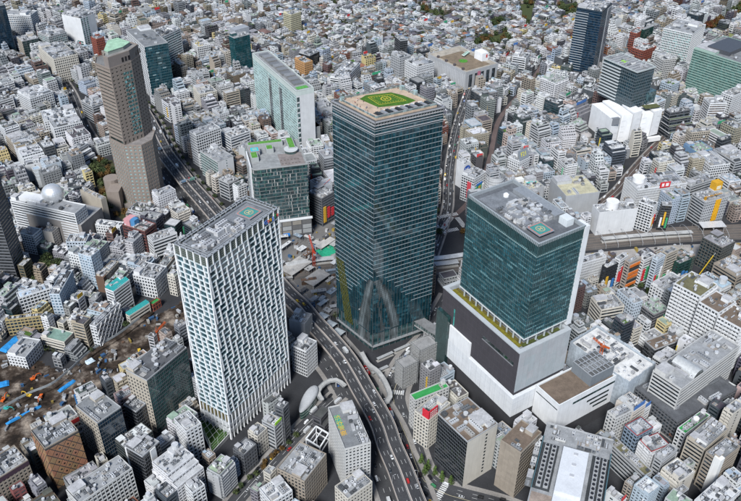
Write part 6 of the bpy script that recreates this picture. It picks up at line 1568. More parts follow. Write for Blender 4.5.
def gen_building(B, w, d, zone, seed, lod):
    """returns (name, category, description words)"""
    r = random.Random(seed)
    lo, hi = ZONE[zone][1]
    house = (zone == 'res' and r.random() < .62) or (zone == 'low' and r.random() < .22)
    if house and min(w, d) > 5:
        nf = r.choice((2, 2, 2, 3)); h = nf * 2.9
        cn, wc, _ = pick(WALLS[:9], r); wc = vary(wc, r); rn, rc, _ = pick(HROOFS, r); rc = vary(rc, r)
        poly = rectp(w, d)
        if lod < 2:
            facade(B, poly, 0, h, 'punch', wc, (.03, .035, .04), fh=2.9, sp=1.2, bay=3.6, pw=1.9, dep=.15, edges={1: 'solid', 2: 'solid'} if lod else {}, lod=lod)
        else:
            B['wall'].prism(poly, 0, h, 'wall', wc, top=False)
            for i in (0, 3):
                a, b, L, u, n = edge(poly, i)
                for f in range(nf): ebox(B['wall'], a, u, n, L * .2, L * .45, f * 2.9 + 1, f * 2.9 + 2.2, 0, .05, 'glass', (.03, .035, .04), ends=False, caps=False); ebox(B['wall'], a, u, n, L * .6, L * .8, f * 2.9 + 1, f * 2.9 + 2.2, 0, .05, 'glass', (.03, .035, .04), ends=False, caps=False)
        ev = offset(poly, -.55); rh = min(w, d) * .26; R = B['roof']
        if w >= d: rg_ = [(-w / 2 + (d * .42), 0), (w / 2 - d * .42, 0)]
        else: rg_ = [(0, -d / 2 + w * .42), (0, d / 2 - w * .42)]
        E = [(x, y, h) for x, y in ev]; a, b = (*rg_[0], h + rh), (*rg_[1], h + rh)
        if w >= d: fs = [[E[0], E[1], b, a], [E[1], E[2], b], [E[2], E[3], a, b], [E[3], E[0], a]]
        else: fs = [[E[0], E[1], a], [E[1], E[2], b, a], [E[2], E[3], b], [E[3], E[0], a, b]]
        for q in fs: R.face(q, 'roof', rc)
        R.face([(x, y, h - .02) for x, y in ev[::-1]], 'wall', (.5, .5, .48))
        return 'house', 'house', (NUM[nf], cn, rn + ' hipped roof', 'tiled')
    t = r.random() ** 1.6
    h = lo + (hi - lo) * t
    if zone in ('com', 'mix') and min(w, d) < 9: h = min(h, 22)
    if zone == 'com' and r.random() < .3: h = max(h, 20)
    apt = r.random() < (.30 if zone == 'com' else .5)
    fh = 3.0 if apt else 3.5
    nf = max(2, min(12, int(round(h / fh)))); h = nf * fh
    cn, wc, _ = pick(WALLS if not apt else WALLS[:7] + WALLS[-1:], r); wc = vary(wc, r)
    rn, rc, _ = pick(ROOFS, r); rc = vary(rc, r)
    gc = r.choice(((.014, .019, .024), (.02, .026, .032), (.013, .024, .03), (.03, .037, .042)))
    poly = rectp(w, d)
    gw = r.random()
    st = r.choice(('grid', 'punch', 'ribbon', 'ribbon', 'curtain')) if not apt else r.choice(('balcony', 'balcony', 'punch'))
    if lod >= 2 and st == 'curtain': st = 'ribbon'
    s = dict(SPEC[st]); e = {}
    if st == 'curtain' and gw < .65: cn, wc, gc = 'dark glass', (.07, .08, .09), r.choice(((.008, .02, .03), (.01, .035, .042), (.012, .016, .02)))
    if apt and st == 'balcony': e = {r.choice((0, 3)): 'balcony', r.choice((1, 2)): 'few'}
    elif r.random() < .4: e = {r.choice((0, 1, 2, 3)): 'few'}
    if lod >= 1:
        for i in (1, 2): e[i] = 'solid'
    if lod >= 2: s['bay'] = max(s.get('bay', 3), 4.2)
    top = h
    # some blocks step back at the top
    setback = (not apt and r.random() < .18 or zone != 'com' and r.random() < .22) and nf > 4 and min(w, d) > 9
    stepped = not setback and nf > 3 and min(w, d) > 8 and r.random() < (.3 if zone != 'com' else .18)
    if stepped:
        ks = r.choice((1, 2, 2, 3)); ks = min(ks, nf - 2); h1 = h - ks * fh; cut = d * r.uniform(.12, .2)
        facade(B, poly, 0, h1, wall=wc, glass=gc, fh=fh, edges=e, lod=lod, rng=r, **s)
        roof(B, poly, h1, rc, wc, .8)
        for q in range(ks):
            d2 = d - cut * (q + 1) - .2; p2 = rectp(w - .12 * (q + 1), d2, 0, (d - d2) / 2 - .06 * (q + 1))
            facade(B, p2, h1 + q * fh, h1 + (q + 1) * fh, wall=wc, glass=gc, fh=fh, edges={k_: v for k_, v in e.items() if v != 'balcony'}, lod=lod, rng=r, **s)
            roof(B, p2, h1 + (q + 1) * fh, rc, wc, .8, pre='upper_' if q == 0 else ('top_' if q == 1 else 'crown_'))
        rw, rd, rx, ry = w - .12 * ks, d2, 0, (d - d2) / 2; feat0 = 'stepped back top floors'
    elif setback:
        k = r.choice((1, 2)); h1 = h - k * fh
        facade(B, poly, 0, h1, wall=wc, glass=gc, fh=fh, edges=e, lod=lod, rng=r, **s)
        w2, d2 = w * r.uniform(.62, .9), d * r.uniform(.6, .85); ox, oy = (w - w2) / 2 * r.choice((-1, 1)), (d - d2) / 2
        roof(B, poly, h1, rc, wc, .9)
        p2 = rectp(w2 - .2, d2 - .2, ox * .98, oy * .98)
        facade(B, p2, h1, h, wall=wc, glass=gc, fh=fh, edges={k_: v for k_, v in e.items() if v != 'balcony'}, lod=lod, rng=r, **s)
        roof(B, p2, h, rc, wc, .9, pre='upper_'); rw, rd, rx, ry = w2, d2, ox, oy
        feat0 = 'stepped back top floors'
    else:
        facade(B, poly, 0, h, wall=wc, glass=gc, fh=fh, edges=e, lod=lod, rng=r, **s)
        roof(B, poly, h, rc, wc, r.choice((.6, 1.0, 1.2))); rw, rd, rx, ry = w, d, 0, 0
        feat0 = None
    key, feat = r.choice(SUNNY[:3] if r.random() < .75 else SUNNY)
    if min(rw, rd) > 5 and key != 'plain':
        a_ = min(rw, rd) * r.uniform(.3, .45); b_ = a_ * r.uniform(1, 1.5); b_ = min(b_, rw - 1.6)
        sx = rx + (rw / 2 - b_ / 2 - .6) * r.choice((-1, 1)); sy = ry + (rd / 2 - a_ / 2 - .6) * r.choice((-1, 1, 1)); hh = r.uniform(2.5, 3.6)
        Q = B['roof_room']
        Q.box(sx - b_ / 2, sx + b_ / 2, sy - a_ / 2, sy + a_ / 2, h, h + hh, 'wall', wc)
        Q.box(sx - b_ / 2 - .15, sx + b_ / 2 + .15, sy - a_ / 2 - .15, sy + a_ / 2 + .15, h + hh, h + hh + .2, 'roof', rc, bottom=True)
        if key == 'tank':
            tr = min(a_, b_) * .36; B['water_tank'].cyl(sx, sy, tr, h + hh + .5, h + hh + .5 + tr * 1.5, 'metal', (.7, .71, .72), 10); B['water_tank'].box(sx - tr * .6, sx + tr * .6, sy - tr * .6, sy + tr * .6, h + hh + .2, h + hh + .5, 'metal', (.3, .3, .3))
    if key == 'garden': B['roof_garden'].box(rx - rw * .35, rx + rw * .05, ry - rd * .4, ry + rd * .2, h, h + .5, 'grass', (.07, .13, .03))
    if key == 'sign':
        c = r.choice(((.62, .05, .05), (.08, .2, .5), (.74, .74, .75), (.65, .4, .04), (.05, .35, .18))); B['signboard'].box(rx - rw * .4, rx + rw * .4, ry - rd / 2 + .6, ry - rd / 2 + .9, h + 1, h + 5, 'paint', c, bottom=True)
        for q in (-.36, 0, .36): B['sign_posts'].box(rx + rw * q - .1, rx + rw * q + .1, ry - rd / 2 + .95, ry - rd / 2 + 1.1, h, h + 4.5, 'metal', (.3, .3, .3))
    if key != 'plain': clutter(B, rw - .6, rd - .6, h, (int(rw * rd / 14) + 3) if lod == 0 else (int(rw * rd / 20) + 2 if lod == 1 else int(rw * rd / 36) + 1), r, rx, ry, big=.8 if lod == 0 else 1.0)
    if zone == 'com' and lod < 2 and r.random() < .3:
        i = r.choice((0, 3)); a, b, L, u, n = edge(poly, i); c = r.choice(((.62, .05, .05), (.08, .25, .55), (.74, .74, .75), (.7, .45, .05), (.06, .38, .18), (.75, .6, .1)))
        s0 = r.choice((.05, .75)) * L; ebox(B['hanging_sign'], a, u, n, s0, s0 + .5, h * .25, h * .8, 0, 1.2, 'paint', c)
    wd = {'grid': 'square windows', 'punch': 'small windows', 'ribbon': 'window bands', 'curtain': 'glass front', 'balcony': 'balconies'}[st]
    return ('apartment_building', 'apartment building', (NUM[nf], cn, rn + ' roof and ' + (feat0 or feat), wd)) if apt else ('office_building', 'office building', (NUM[nf], cn, rn + ' roof and ' + (feat0 or feat), wd))

# rank by size in view
def view_size(l):
    X, Y_, ang, w, d, zone = l
    px, py, dep = proj(X, Y_, 8); s = FPX / dep
    if not (-8 < px < 749 and -12 < py < 512): return 0
    return s * s * w * d
order = sorted(range(len(LOTS)), key=lambda i: -view_size(LOTS[i]))
count = {'house': 0, 'apartment_building': 0, 'office_building': 0}
far = {k: MB() for k in count}; used_labels = {}
def short_land(x, y):
    return min(LAND, key=lambda l: (l[0] - x) ** 2 + (l[1] - y) ** 2)
LANDK = {}
for lx_, ly_, ph in LAND: LANDK[ph] = ph
ninst = 0
for rank, i in enumerate(order):
    X, Y_, ang, w, d, zone = LOTS[i]; vs = view_size(LOTS[i])
    lod = 0 if vs > 300 else (1 if vs > 110 else 2)
    seed = 5000 + i
    probe = random.Random(seed)
    T = Thing()
    nm, cat, words = gen_building(T, w, d, zone, seed, lod)
    if vs > 0 and count[nm] < 300:
        count[nm] += 1; ninst += 1
        dist, (lx_, ly_, ph) = 0, short_land(X, Y_)
        rel = 'near' if hypot(lx_ - X, ly_ - Y_) < 90 else ('in the blocks around' if hypot(lx_ - X, ly_ - Y_) < 220 else 'in the quarter beyond')
        if nm == 'house': lab = f'{words[1]} {words[0]} storey house with {words[2]} {rel} {ph}'
        else: lab = f'{words[1]} {words[0]} storey {"apartment block" if nm[0] == "a" else "office block"} with {words[3]}, {words[2]}, {rel} {ph}'
        toks = lab.split()
        if len(toks) > 16:
            lab = f'{words[1]} {words[0]} storey {"house" if nm == "house" else "block"} with {words[3] if nm != "house" else words[2]} {"and " + words[2].split(" and ")[0] if nm != "house" else ""} {rel} {ph}'
            toks = lab.split()
            while len(toks) > 16 and ' with ' in ph:
                ph = ph.rsplit(' with ', 1)[0]; lab = f'{words[1]} {words[0]} storey {"house" if nm == "house" else "block"} with {words[3] if nm != "house" else words[2]} {rel} {ph}'; toks = lab.split()
            lab = ' '.join(toks[:16])
        root = T.build(nm, X, Y_, 0, ang, lab, cat)
        used_labels.setdefault(lab, []).append(root)
    else:
        M_ = far[nm]; base = len(M_.v)
        c, s = cos(ang), sin(ang)
        for mb in T.p.values():
            off = len(M_.v)
            M_.v.extend([(x * c - y * s + X, x * s + y * c + Y_, z) for x, y, z in mb.v]); M_.f.extend([tuple(k + off for k in f) for f in mb.f]); M_.m.extend(mb.m); M_.c.extend(mb.c)
for lab, obs in used_labels.items():
    if len(obs) > 1:
        for o in obs: o['group'] = 'look alike ' + obs[0]['category'] + 's in the same blocks'
for k, nm in (('house', 'distant_houses'), ('apartment_building', 'distant_apartment_buildings'), ('office_building', 'distant_office_buildings')):
    o = far[k].build(nm, None, 'stuff')
    if o: tag(o, 'distant mass of small ' + k.replace('_', ' ') + 's fading into the city', k.replace('_', ' ') + 's')
print('LOTS', len(LOTS), count, 'far faces', {k: len(v.f) for k, v in far.items()})
# ------------------------------------------------------------------ trees
rt_ = random.Random(77)
def crown_mesh(name, shape, seed):
    r = random.Random(seed); m = MB()
    if shape == 'cone': cl = [(r.uniform(-.75, .75) * (1.1 - z), r.uniform(-.75, .75) * (1.1 - z), z * 4.6 + .2, .75 - .45 * z) for z in [k / 26 for k in range(27)]]
    elif shape == 'bush': cl = [(r.gauss(0, .55), r.gauss(0, .55), r.uniform(0, .5), .5) for _ in range(12)]
    else:
        cl = []
        while len(cl) < 24:
            x, y, z = r.uniform(-1, 1), r.uniform(-1, 1), r.uniform(-.7, 1)
            q = x * x + y * y + z * z
            if .25 < q < 1.05: cl.append((x * 1.05, y * 1.05, z * .85 + .9, r.uniform(.34, .6)))
    for cx, cy, cz, rad in cl:
        tone = r.uniform(.65, 1.3)
        for _ in range(20):
            v = Vector((r.gauss(0, 1), r.gauss(0, 1), r.gauss(0, 1))).normalized() * rad * r.uniform(.6, 1.1)
            n = (v.normalized() + Vector((r.uniform(-.6, .6), r.uniform(-.6, .6), r.uniform(-.2, .8)))).normalized()
            t = n.cross(Vector((r.uniform(-1, 1), r.uniform(-1, 1), .3))).normalized(); b = n.cross(t)
            s = r.uniform(.13, .26); c = Vector((cx, cy, cz)) + v; k = tone * r.uniform(.75, 1.25)
            m.face([tuple(c - t * s), tuple(c - b * s * .7), tuple(c + t * s), tuple(c + b * s * .7)], 'leaf', (.065 * k, .085 * k, .03 * k))
    return m.mesh(name)
def trunk_mesh(name, h, seed):
    r = random.Random(seed); m = MB(); c = (.06, .045, .035)
    m.cyl(0, 0, .11, 0, h, 'bark', c, 6, .06)
    for k in range(4):
        a = k * 1.6 + r.uniform(0, .6); m.bar((0, 0, h * .8), (.5 * cos(a), .5 * sin(a), h + .45), .06, 'bark', c)
    return m.mesh(name)
CROWNS = {'round': [crown_mesh('crown', 'round', 1), crown_mesh('crown', 'round', 2), crown_mesh('crown', 'round', 3)], 'cone': [crown_mesh('crown', 'cone', 4), crown_mesh('crown', 'cone', 5)], 'bush': [crown_mesh('crown', 'bush', 6)]}
TRUNKS = {'round': trunk_mesh('trunk', .8, 1), 'cone': trunk_mesh('trunk', .6, 2), 'bush': trunk_mesh('trunk', .15, 3)}
def tree(x, y, z, size, kind, tint, label, group, name='tree'):
    root = empty(name, x, y, z, rt_.uniform(0, 6.28), label, 'tree' if kind != 'bush' else 'shrub', group)
    root.scale = (size, size, size * rt_.uniform(.9, 1.15))
    tr = bpy.data.objects.new('trunk', TRUNKS[kind]); scene.collection.objects.link(tr); tr.parent = root
    cr = bpy.data.objects.new('crown', rt_.choice(CROWNS[kind])); scene.collection.objects.link(cr); cr.parent = root
    cr.location = (0, 0, {'round': .62, 'cone': .45, 'bush': .1}[kind]); cr.color = (*tint, 1)
    return root
GREEN = (1, 1, 1); DEEP = (.62, .72, .7); YEL = (2.1, 1.3, .55); BROWN = (1.7, .75, .6); RED = (1.8, .42, .4); LIME = (.95, 1.2, .75)
for p in STREETTREES: tree(p[0], p[1], .14, 2.1, 'cone', LIME, 'pointed green street tree on the kerb below the cream stone office', 'pointed street trees')
for p in ROWTREES: tree(p[0] + rt_.uniform(-1, 1), p[1] + rt_.uniform(-1, 1), .14, 1.9, 'round', rt_.choice((BROWN, DEEP, GREEN)), 'small street tree in front of the row of narrow blocks', 'trees along the narrow street')
def scatter(poly, n, lo, hi, tints, label, group, kind='round'):
    xs = [p[0] for p in poly]; ys = [p[1] for p in poly]; k = 0; put = []
    for _ in range(n * 30):
        if k >= n: break
        x, y = rt_.uniform(min(xs), max(xs)), rt_.uniform(min(ys), max(ys))
        if not inside((x, y), poly) or any(hypot(x - a, y - b) < lo * 1.3 for a, b in put): continue
        put.append((x, y)); k += 1
        tree(x, y, .03, rt_.uniform(lo, hi), kind, rt_.choice(tints), label, group)
scatter(CERG, 26, 3.2, 5.0, (DEEP, DEEP, GREEN, BROWN), 'dark tree in the garden beside the brown granite tower', 'garden trees')
scatter(PARKS[0], 16, 2.6, 3.8, (DEEP, GREEN), 'dark tree in the strip beside the striped dark tower', 'trees by the striped tower')
PL = ['dark tree in the wooded garden beyond the long pale store', 'dark tree in the park beside the dark blue tower', 'dark tree in the park behind the green glass city hall', 'reddish tree in the avenue near the lawn', 'tree in a garden among the far houses', 'tree in a garden behind the roof deck', 'tree on the far hillside']
for q in range(1, 8): scatter(PARKS[q], (22, 14, 14, 16, 8, 8, 8)[q - 1], 3.0, 4.6, (BROWN, RED, BROWN) if q == 4 else (DEEP, DEEP, GREEN, BROWN), PL[q - 1], 'trees of ' + PL[q - 1].split(' in the ')[-1].split(' in a ')[-1])
for i in range(6, len(meiji_pl) - 4, 2): pass
ln = normals([Vector(p) for p in LANE])
for i, p in enumerate(smooth(LANE, 7)): tree(p.x + rt_.uniform(-3, 3), p.y + rt_.uniform(-3, 3), .02, rt_.uniform(2.2, 3.0), 'round', rt_.choice((YEL, BROWN, DEEP, RED)), 'autumn coloured tree in the lane beside the dark gridded base', 'trees in the lane')
for k in range(5): a = k * 1.3; tree(PLAZA[0] + 8 * cos(a), PLAZA[1] + 8 * sin(a), .02, 2.6, 'round', DEEP, 'dark tree on the little plaza', 'plaza trees')
for i in range(0, len(r246_pl) - 30, 3):
    if r246_pl[i].y > 690:
        n = r246_ns[i]; p = r246_pl[i] - n * 21 * (1 if n.x < 0 else -1); tree(p.x, p.y, .14, 2.0, 'round', rt_.choice((DEEP, GREEN)), 'street tree beside the arterial road under the expressway', 'trees along the arterial road')
for dx, dy, s in ((-12, 20, 3.4), (-14, 32, 3.2), (16, -22, 3.0), (-10, -24, 3.2)): tree(CROSSC[0] + dx, CROSSC[1] + dy, .02, s, 'round', rt_.choice((DEEP, BROWN)), 'big dark tree beside the scramble crossing', 'crossing trees')
# trees standing in the free corners of the residential quarters
cand = []
free = np.argwhere(~occ)
idxs = list(range(len(free))); rt_.shuffle(idxs)
for ii in idxs:
    i, j = free[ii]
    x, y = GX0 + (i + .5) * RES, GY0 + (j + .5) * RES
    if not in_view(x, y, 5): continue
    z = DIST[nearest_d(x, y)][3]
    if rt_.random() > {'res': .9, 'low': .4, 'mix': .14, 'com': .03}[z]: continue
    if y < 480: continue
    cand.append((x, y, z))
    if len(cand) > 2200: break
clump = MB(); n_ind = 0
for x, y, z in sorted(cand, key=lambda c: c[1]):
    if n_ind < 70 and rt_.random() < .3:
        n_ind += 1
        tint = rt_.choice((DEEP, DEEP, GREEN, BROWN)); nm = {DEEP: 'dark green', GREEN: 'green', BROWN: 'brownish'}[tint]
        tree(x, y, .01, rt_.uniform(1.6, 3.0), 'round', tint, nm + ' garden tree squeezed between the houses and small blocks', nm + ' garden trees')
    else:
        s = rt_.uniform(1.8, 3.8); me = CROWNS['round'][0]; k = rt_.choice((.7, .8, 1.0))
        for _ in range(44):
            v = Vector((rt_.gauss(0, 1), rt_.gauss(0, 1), rt_.gauss(0, 1))).normalized() * s * rt_.uniform(.6, 1)
            t = v.cross(Vector((rt_.uniform(-1, 1), rt_.uniform(-1, 1), .4))).normalized(); b = v.cross(t).normalized(); q = s * rt_.uniform(.16, .3); c = Vector((x, y, s * 1.5)) + v; kk = k * rt_.uniform(.6, 1.3)
            clump.face([tuple(c - t * q), tuple(c - b * q), tuple(c + t * q), tuple(c + b * q)], 'bark', (.05 * kk, .065 * kk, .025 * kk))
        clump.cyl(x, y, .25, 0, s * 1.2, 'bark', (.05, .04, .03), 5)
o = clump.build('distant_greenery', None, 'stuff'); tag(o, 'scattered small garden greenery between the distant houses', 'greenery')

# ------------------------------------------------------------------ vehicles
def wheelset(m, L, W, r):
    for sx in (-1, 1):
        for sy in (-1, 1):
            n = 8; A = [(sx * L + r * cos(2 * pi * k / n), r + r * sin(2 * pi * k / n)) for k in range(n)]
            y0, y1 = sy * (W / 2 - .22), sy * (W / 2 + .02)
            m.faces([(a, y0, z) for a, z in A] + [(a, y1, z) for a, z in A], [(k, (k + 1) % n, n + (k + 1) % n, n + k) for k in range(n)] + [tuple(range(n)), tuple(range(2 * n - 1, n - 1, -1))], 'tyre', (0, 0, 0))
def section_body(m, secs, W, mat, col):
    """loft of side profile sections (x, zlow, zhigh, halfwidth)"""
    n = len(secs)
    pts = []
    for x, z0, z1, hw in secs: pts += [(x, -hw, z0), (x, hw, z0), (x, hw * .96, z1), (x, -hw * .96, z1)]
    fs = []
    for i in range(n - 1):
        a, b = i * 4, i * 4 + 4
        fs += [(a, a + 1, b + 1, b), (a + 1, a + 2, b + 2, b + 1), (a + 2, a + 3, b + 3, b + 2), (a + 3, a, b, b + 3)]
    fs += [(3, 2, 1, 0), (n * 4 - 4, n * 4 - 3, n * 4 - 2, n * 4 - 1)]
    m.faces(pts, fs, mat, col)
def vehicle_meshes(kind):
    P = {}
    w = MB(); g = MB(); b = MB()
    if kind == 'car':
        section_body(b, [(-2.2, .45, .85, .8), (-2.1, .3, .95, .86), (-.9, .28, .95, .88), (1.0, .28, .92, .88), (2.0, .3, .78, .84), (2.2, .45, .68, .76)], 1.7, 'car_paint', (1, 1, 1))
        section_body(g, [(-1.85, .93, .96, .8), (-1.15, .93, 1.40, .72), (.35, .93, 1.42, .72), (1.15, .9, .94, .8)], 1.6, 'car_glass', (1, 1, 1)); rf = MB(); rf.box(-1.1, .32, -.66, .66, 1.4, 1.46, 'car_paint', (1, 1, 1)); wheelset(w, 1.35, 1.7, .32)
        return {'body': b.mesh('body'), 'windows': g.mesh('windows'), 'roof': rf.mesh('roof'), 'wheels': w.mesh('wheels')}
    if kind == 'van':
        section_body(b, [(-2.3, .35, 1.9, .85), (1.3, .35, 1.95, .86), (1.9, .35, 1.2, .86), (2.35, .4, 1.0, .8)], 1.7, 'car_paint', (1, 1, 1)); section_body(g, [(1.28, 1.22, 1.84, .88), (1.92, 1.2, 1.24, .88)], 1.7, 'car_glass', (1, 1, 1)); g.box(-2.0, 1.1, -.885, .885, 1.2, 1.7, 'car_glass', (1, 1, 1)); wheelset(w, 1.5, 1.7, .33)
        return {'body': b.mesh('body'), 'windows': g.mesh('windows'), 'wheels': w.mesh('wheels')}
    if kind == 'truck':
        section_body(b, [(2.2, .5, 2.5, 1.1), (3.5, .5, 2.45, 1.1), (3.9, .5, 1.5, 1.08)], 2.2, 'car_paint', (1, 1, 1)); g.faces([(3.52, -1.0, 2.4), (3.52, 1.0, 2.4), (3.93, 1.0, 1.55), (3.93, -1.0, 1.55)], [(0, 1, 2, 3)], 'car_glass', (1, 1, 1)); g.box(2.6, 3.4, -1.13, 1.13, 1.6, 2.2, 'car_glass', (1, 1, 1))
        c = MB(); c.box(-4.2, 2.0, -1.2, 1.2, .9, 3.5, 'metal', (.72, .73, .73), bottom=True); c.box(-4.1, 2.2, -.5, .5, .55, .9, 'metal', (.1, .1, .1)); wheelset(w, 2.9, 2.2, .48)
        return {'cab': b.mesh('cab'), 'windows': g.mesh('windows'), 'cargo_box': c.mesh('cargo_box'), 'wheels': w.mesh('wheels')}
    section_body(b, [(-5.3, .5, 2.9, 1.2), (-5.2, .4, 3.05, 1.24), (5.1, .4, 3.05, 1.24), (5.35, .5, 2.6, 1.2)], 2.5, 'car_paint', (1, 1, 1)); g.box(-4.9, 4.9, -1.26, 1.26, 1.5, 2.4, 'car_glass', (1, 1, 1)); g.box(5.2, 5.39, -1.1, 1.1, 1.3, 2.5, 'car_glass', (1, 1, 1)); r_ = MB(); r_.box(-3, -1, -.8, .8, 3.05, 3.3, 'metal', (.6, .6, .6)); r_.box(1, 2.2, -.7, .7, 3.05, 3.25, 'metal', (.6, .6, .6)); wheelset(w, 3.1, 2.4, .5)
    return {'body': b.mesh('body'), 'windows': g.mesh('windows'), 'roof_unit': r_.mesh('roof_unit'), 'wheels': w.mesh('wheels')}
VM = {k: vehicle_meshes(k) for k in ('car', 'van', 'truck', 'bus')}
VC = [('white', (.72, .73, .74), 8), ('black', (.015, .015, .017), 5), ('silver', (.42, .43, .44), 5), ('dark grey', (.08, .085, .09), 3), ('blue', (.03, .09, .3), 2), ('red', (.42, .03, .03), 2), ('yellow', (.6, .4, .03), 1), ('green', (.05, .22, .1), 1)]
rv = random.Random(31)
TAKEN = []
def vehicle(kind, x, y, z, ang, cname, col, where):
    if any(hypot(x - a, y - b) < 7 and abs(z - c) < 3 for a, b, c in TAKEN): return
    TAKEN.append((x, y, z))
    nm = {'car': 'car', 'van': 'van', 'truck': 'box_truck', 'bus': 'bus'}[kind]
    root = empty(nm, x, y, z, ang, f'{cname} {nm.replace("_", " ")} {where}', nm.replace('box_', ''), f'{cname} {nm.replace("_", " ")}s {where}')
    for k, me in VM[kind].items():
        o = bpy.data.objects.new(k, me); scene.collection.objects.link(o); o.parent = root; o.color = (*col, 1)
        if k == 'wheels': o['kind'] = 'stuff'
def traffic(pl, ns, offs, z, gap, where, kinds, imin=0, imax=None):
    imax = imax or len(pl) - 1
    for off in offs:
        s = rv.uniform(0, gap)
        acc = 0
        for i in range(imin, imax):
            L = (pl[i + 1] - pl[i]).length; acc += L
            if acc > s:
                acc = 0; s = gap * rv.uniform(.4, 1.7)
                p = pl[i] + ns[i] * (off + rv.uniform(-.3, .3)); d = pl[i + 1] - pl[i]
                ang = atan2(d.y, d.x) + (0 if off > 0 else pi)
                k = rv.choice(kinds); cn, c, _ = pick(VC if k != 'truck' else VC[:3] + VC[4:6], rv)
                vehicle(k, p.x, p.y, z, ang, cn, c, where)
K1 = ('car', 'car', 'car', 'van', 'truck', 'car', 'van')
traffic(hw_pl, hw_ns, (-7.6, -4.9, -2.1, 2.1, 4.9, 7.6), HZ + .006, 62, 'driving on the elevated expressway', K1)
traffic(r246_pl, r246_ns, (-16.5, -13.5, 13.5, 16.5), .02, 26, 'on the arterial road beside the expressway', K1 + ('bus',))
traffic(meiji_pl, meiji_ns, (-8.2, -5, -1.7, 1.7, 5, 8.2), .024, 30, 'on the main street curving past the dark podium', K1 + ('bus',))
traffic(street_pl, street_ns, (-4.6, -1.6, 1.6, 4.6), .026, 17, 'on the tree lined side street', K1)
traffic(dogen_pl, dogen_ns, (-5.2, -1.8, 1.8, 5.2), .022, 13, 'on the shopping street above the scramble crossing', ('car', 'car', 'van', 'car'))
traffic(koen_pl, koen_ns, (-3.5, 3.5), .02, 20, 'on the reddish hill street', ('car', 'van'))
traffic(left_pl, left_ns, (-2.5, 2.5), .02, 22, 'on the quarter street behind the granite tower', ('car', 'van'))
traffic(smooth(LANE), normals(smooth(LANE)), (-1.7, 1.7), .02, 18, 'in the lane with autumn trees', ('car', 'van'))
bx, by = BUSES[0]; i = min(range(len(street_pl)), key=lambda k: (street_pl[k] - Vector((bx, by))).length); dd = street_pl[i + 1] - street_pl[i]
vehicle('bus', street_pl[i].x + street_ns[i].x * 4.4, street_pl[i].y + street_ns[i].y * 4.4, .026, atan2(dd.y, dd.x), 'yellow and black striped', (.62, .5, .06), 'on the tree lined side street')
for q in range(14):
    s, t = rv.uniform(.15, 1.0), rv.uniform(0, 1); x = sx_ + 12 + s * 55 + t * 12; y = sy_ - 18 + s * 34 - t * 14
    vehicle(rv.choice(('bus', 'car', 'van', 'bus')), x, y, .02, radians(33 + rv.choice((0, 180))), *pick(VC, rv)[:2], 'in the bus bays at the foot of the tallest skyscraper')

# ------------------------------------------------------------------ people on the roof deck and on the crossing
def person_mesh(shirt, trousers, hair, step):
    vs = [(0, 0, .92), (0, 0, 1.2), (0, 0, 1.42), (0, 0, 1.55), (0, 0, 1.68), (-.11, 0, .88), (-.13, step, .48), (-.13, step * 1.3 + .03, .06), (.11, 0, .88), (.13, -step, .48), (.13, -step * 1.3 + .03, .06), (-.22, 0, 1.38), (-.27, -step * .6, 1.1), (-.27, -step * .7 + .08, .84), (.22, 0, 1.38), (.27, step * .6, 1.1), (.27, step * .7 + .08, .84)]
    es = [(0, 1), (1, 2), (2, 3), (3, 4), (0, 5), (5, 6), (6, 7), (0, 8), (8, 9), (9, 10), (2, 11), (11, 12), (12, 13), (2, 14), (14, 15), (15, 16)]
    rad = [.16, .15, .15, .06, .11, .1, .075, .06, .1, .075, .06, .07, .05, .04, .07, .05, .04]
    me = bpy.data.meshes.new('person'); me.from_pydata(vs, es, [])
    ob = bpy.data.objects.new('tmp', me); scene.collection.objects.link(ob)
    md = ob.modifiers.new('skin', 'SKIN')
    for k, sv in enumerate(me.skin_vertices[0].data): sv.radius = (rad[k], rad[k] * (.7 if k < 3 else 1)); sv.use_root = (k == 0)
    dg = bpy.context.evaluated_depsgraph_get(); out = bpy.data.meshes.new_from_object(ob.evaluated_get(dg)); bpy.data.objects.remove(ob)
    out.materials.clear(); out.materials.append(MATS['cloth'])
    a = out.attributes.new('tint', 'FLOAT_COLOR', 'FACE'); arr = []
    for p in out.polygons:
        z = p.center.z; c = trousers if z < .92 else (shirt if z < 1.47 else ((.45, .3, .22) if z < 1.66 else hair)); arr += [*c, 1]
    a.data.foreach_set('color', np.array(arr, dtype=np.float32))
    return out
PEOPLE = [('in a white top', person_mesh((.7, .7, .7), (.03, .03, .05), (.02, .015, .012), .1)), ('in dark clothes', person_mesh((.03, .03, .035), (.025, .025, .03), (.02, .015, .012), .16)), ('in a blue top', person_mesh((.05, .1, .25), (.1, .1, .1), (.02, .015, .012), .12)), ('in a grey coat', person_mesh((.2, .2, .2), (.03, .03, .04), (.03, .02, .015), .05)), ('in a red top', person_mesh((.4, .04, .04), (.04, .04, .08), (.02, .015, .012), .14))]
rp = random.Random(12)
def person(x, y, z, where):
    d, me = rp.choice(PEOPLE); o = bpy.data.objects.new('person', me); scene.collection.objects.link(o)
    o.location = (x, y, z); o.rotation_euler = (0, 0, rp.uniform(0, 6.28)); o.scale = (rp.uniform(.93, 1.05),) * 3
    tag(o, f'person {d} {where}', 'person', f'people {d} {where}')
scx, scy, qa, qu, qv = SS_INFO
for _ in range(46):
    s, t = rp.uniform(.08, .94), rp.uniform(.32, .94)
    if .27 < s < .84 and .33 < t < .9: continue
    p = qa + qu * s + qv * t; person(p.x + scx, p.y + scy, 231.2, 'standing on the sandy roof deck')
for _ in range(55):
    a, r_ = rp.uniform(0, 6.28), rp.uniform(2, 24); person(CROSSC[0] + r_ * cos(a), CROSSC[1] + r_ * sin(a), .035, 'walking over the scramble crossing')

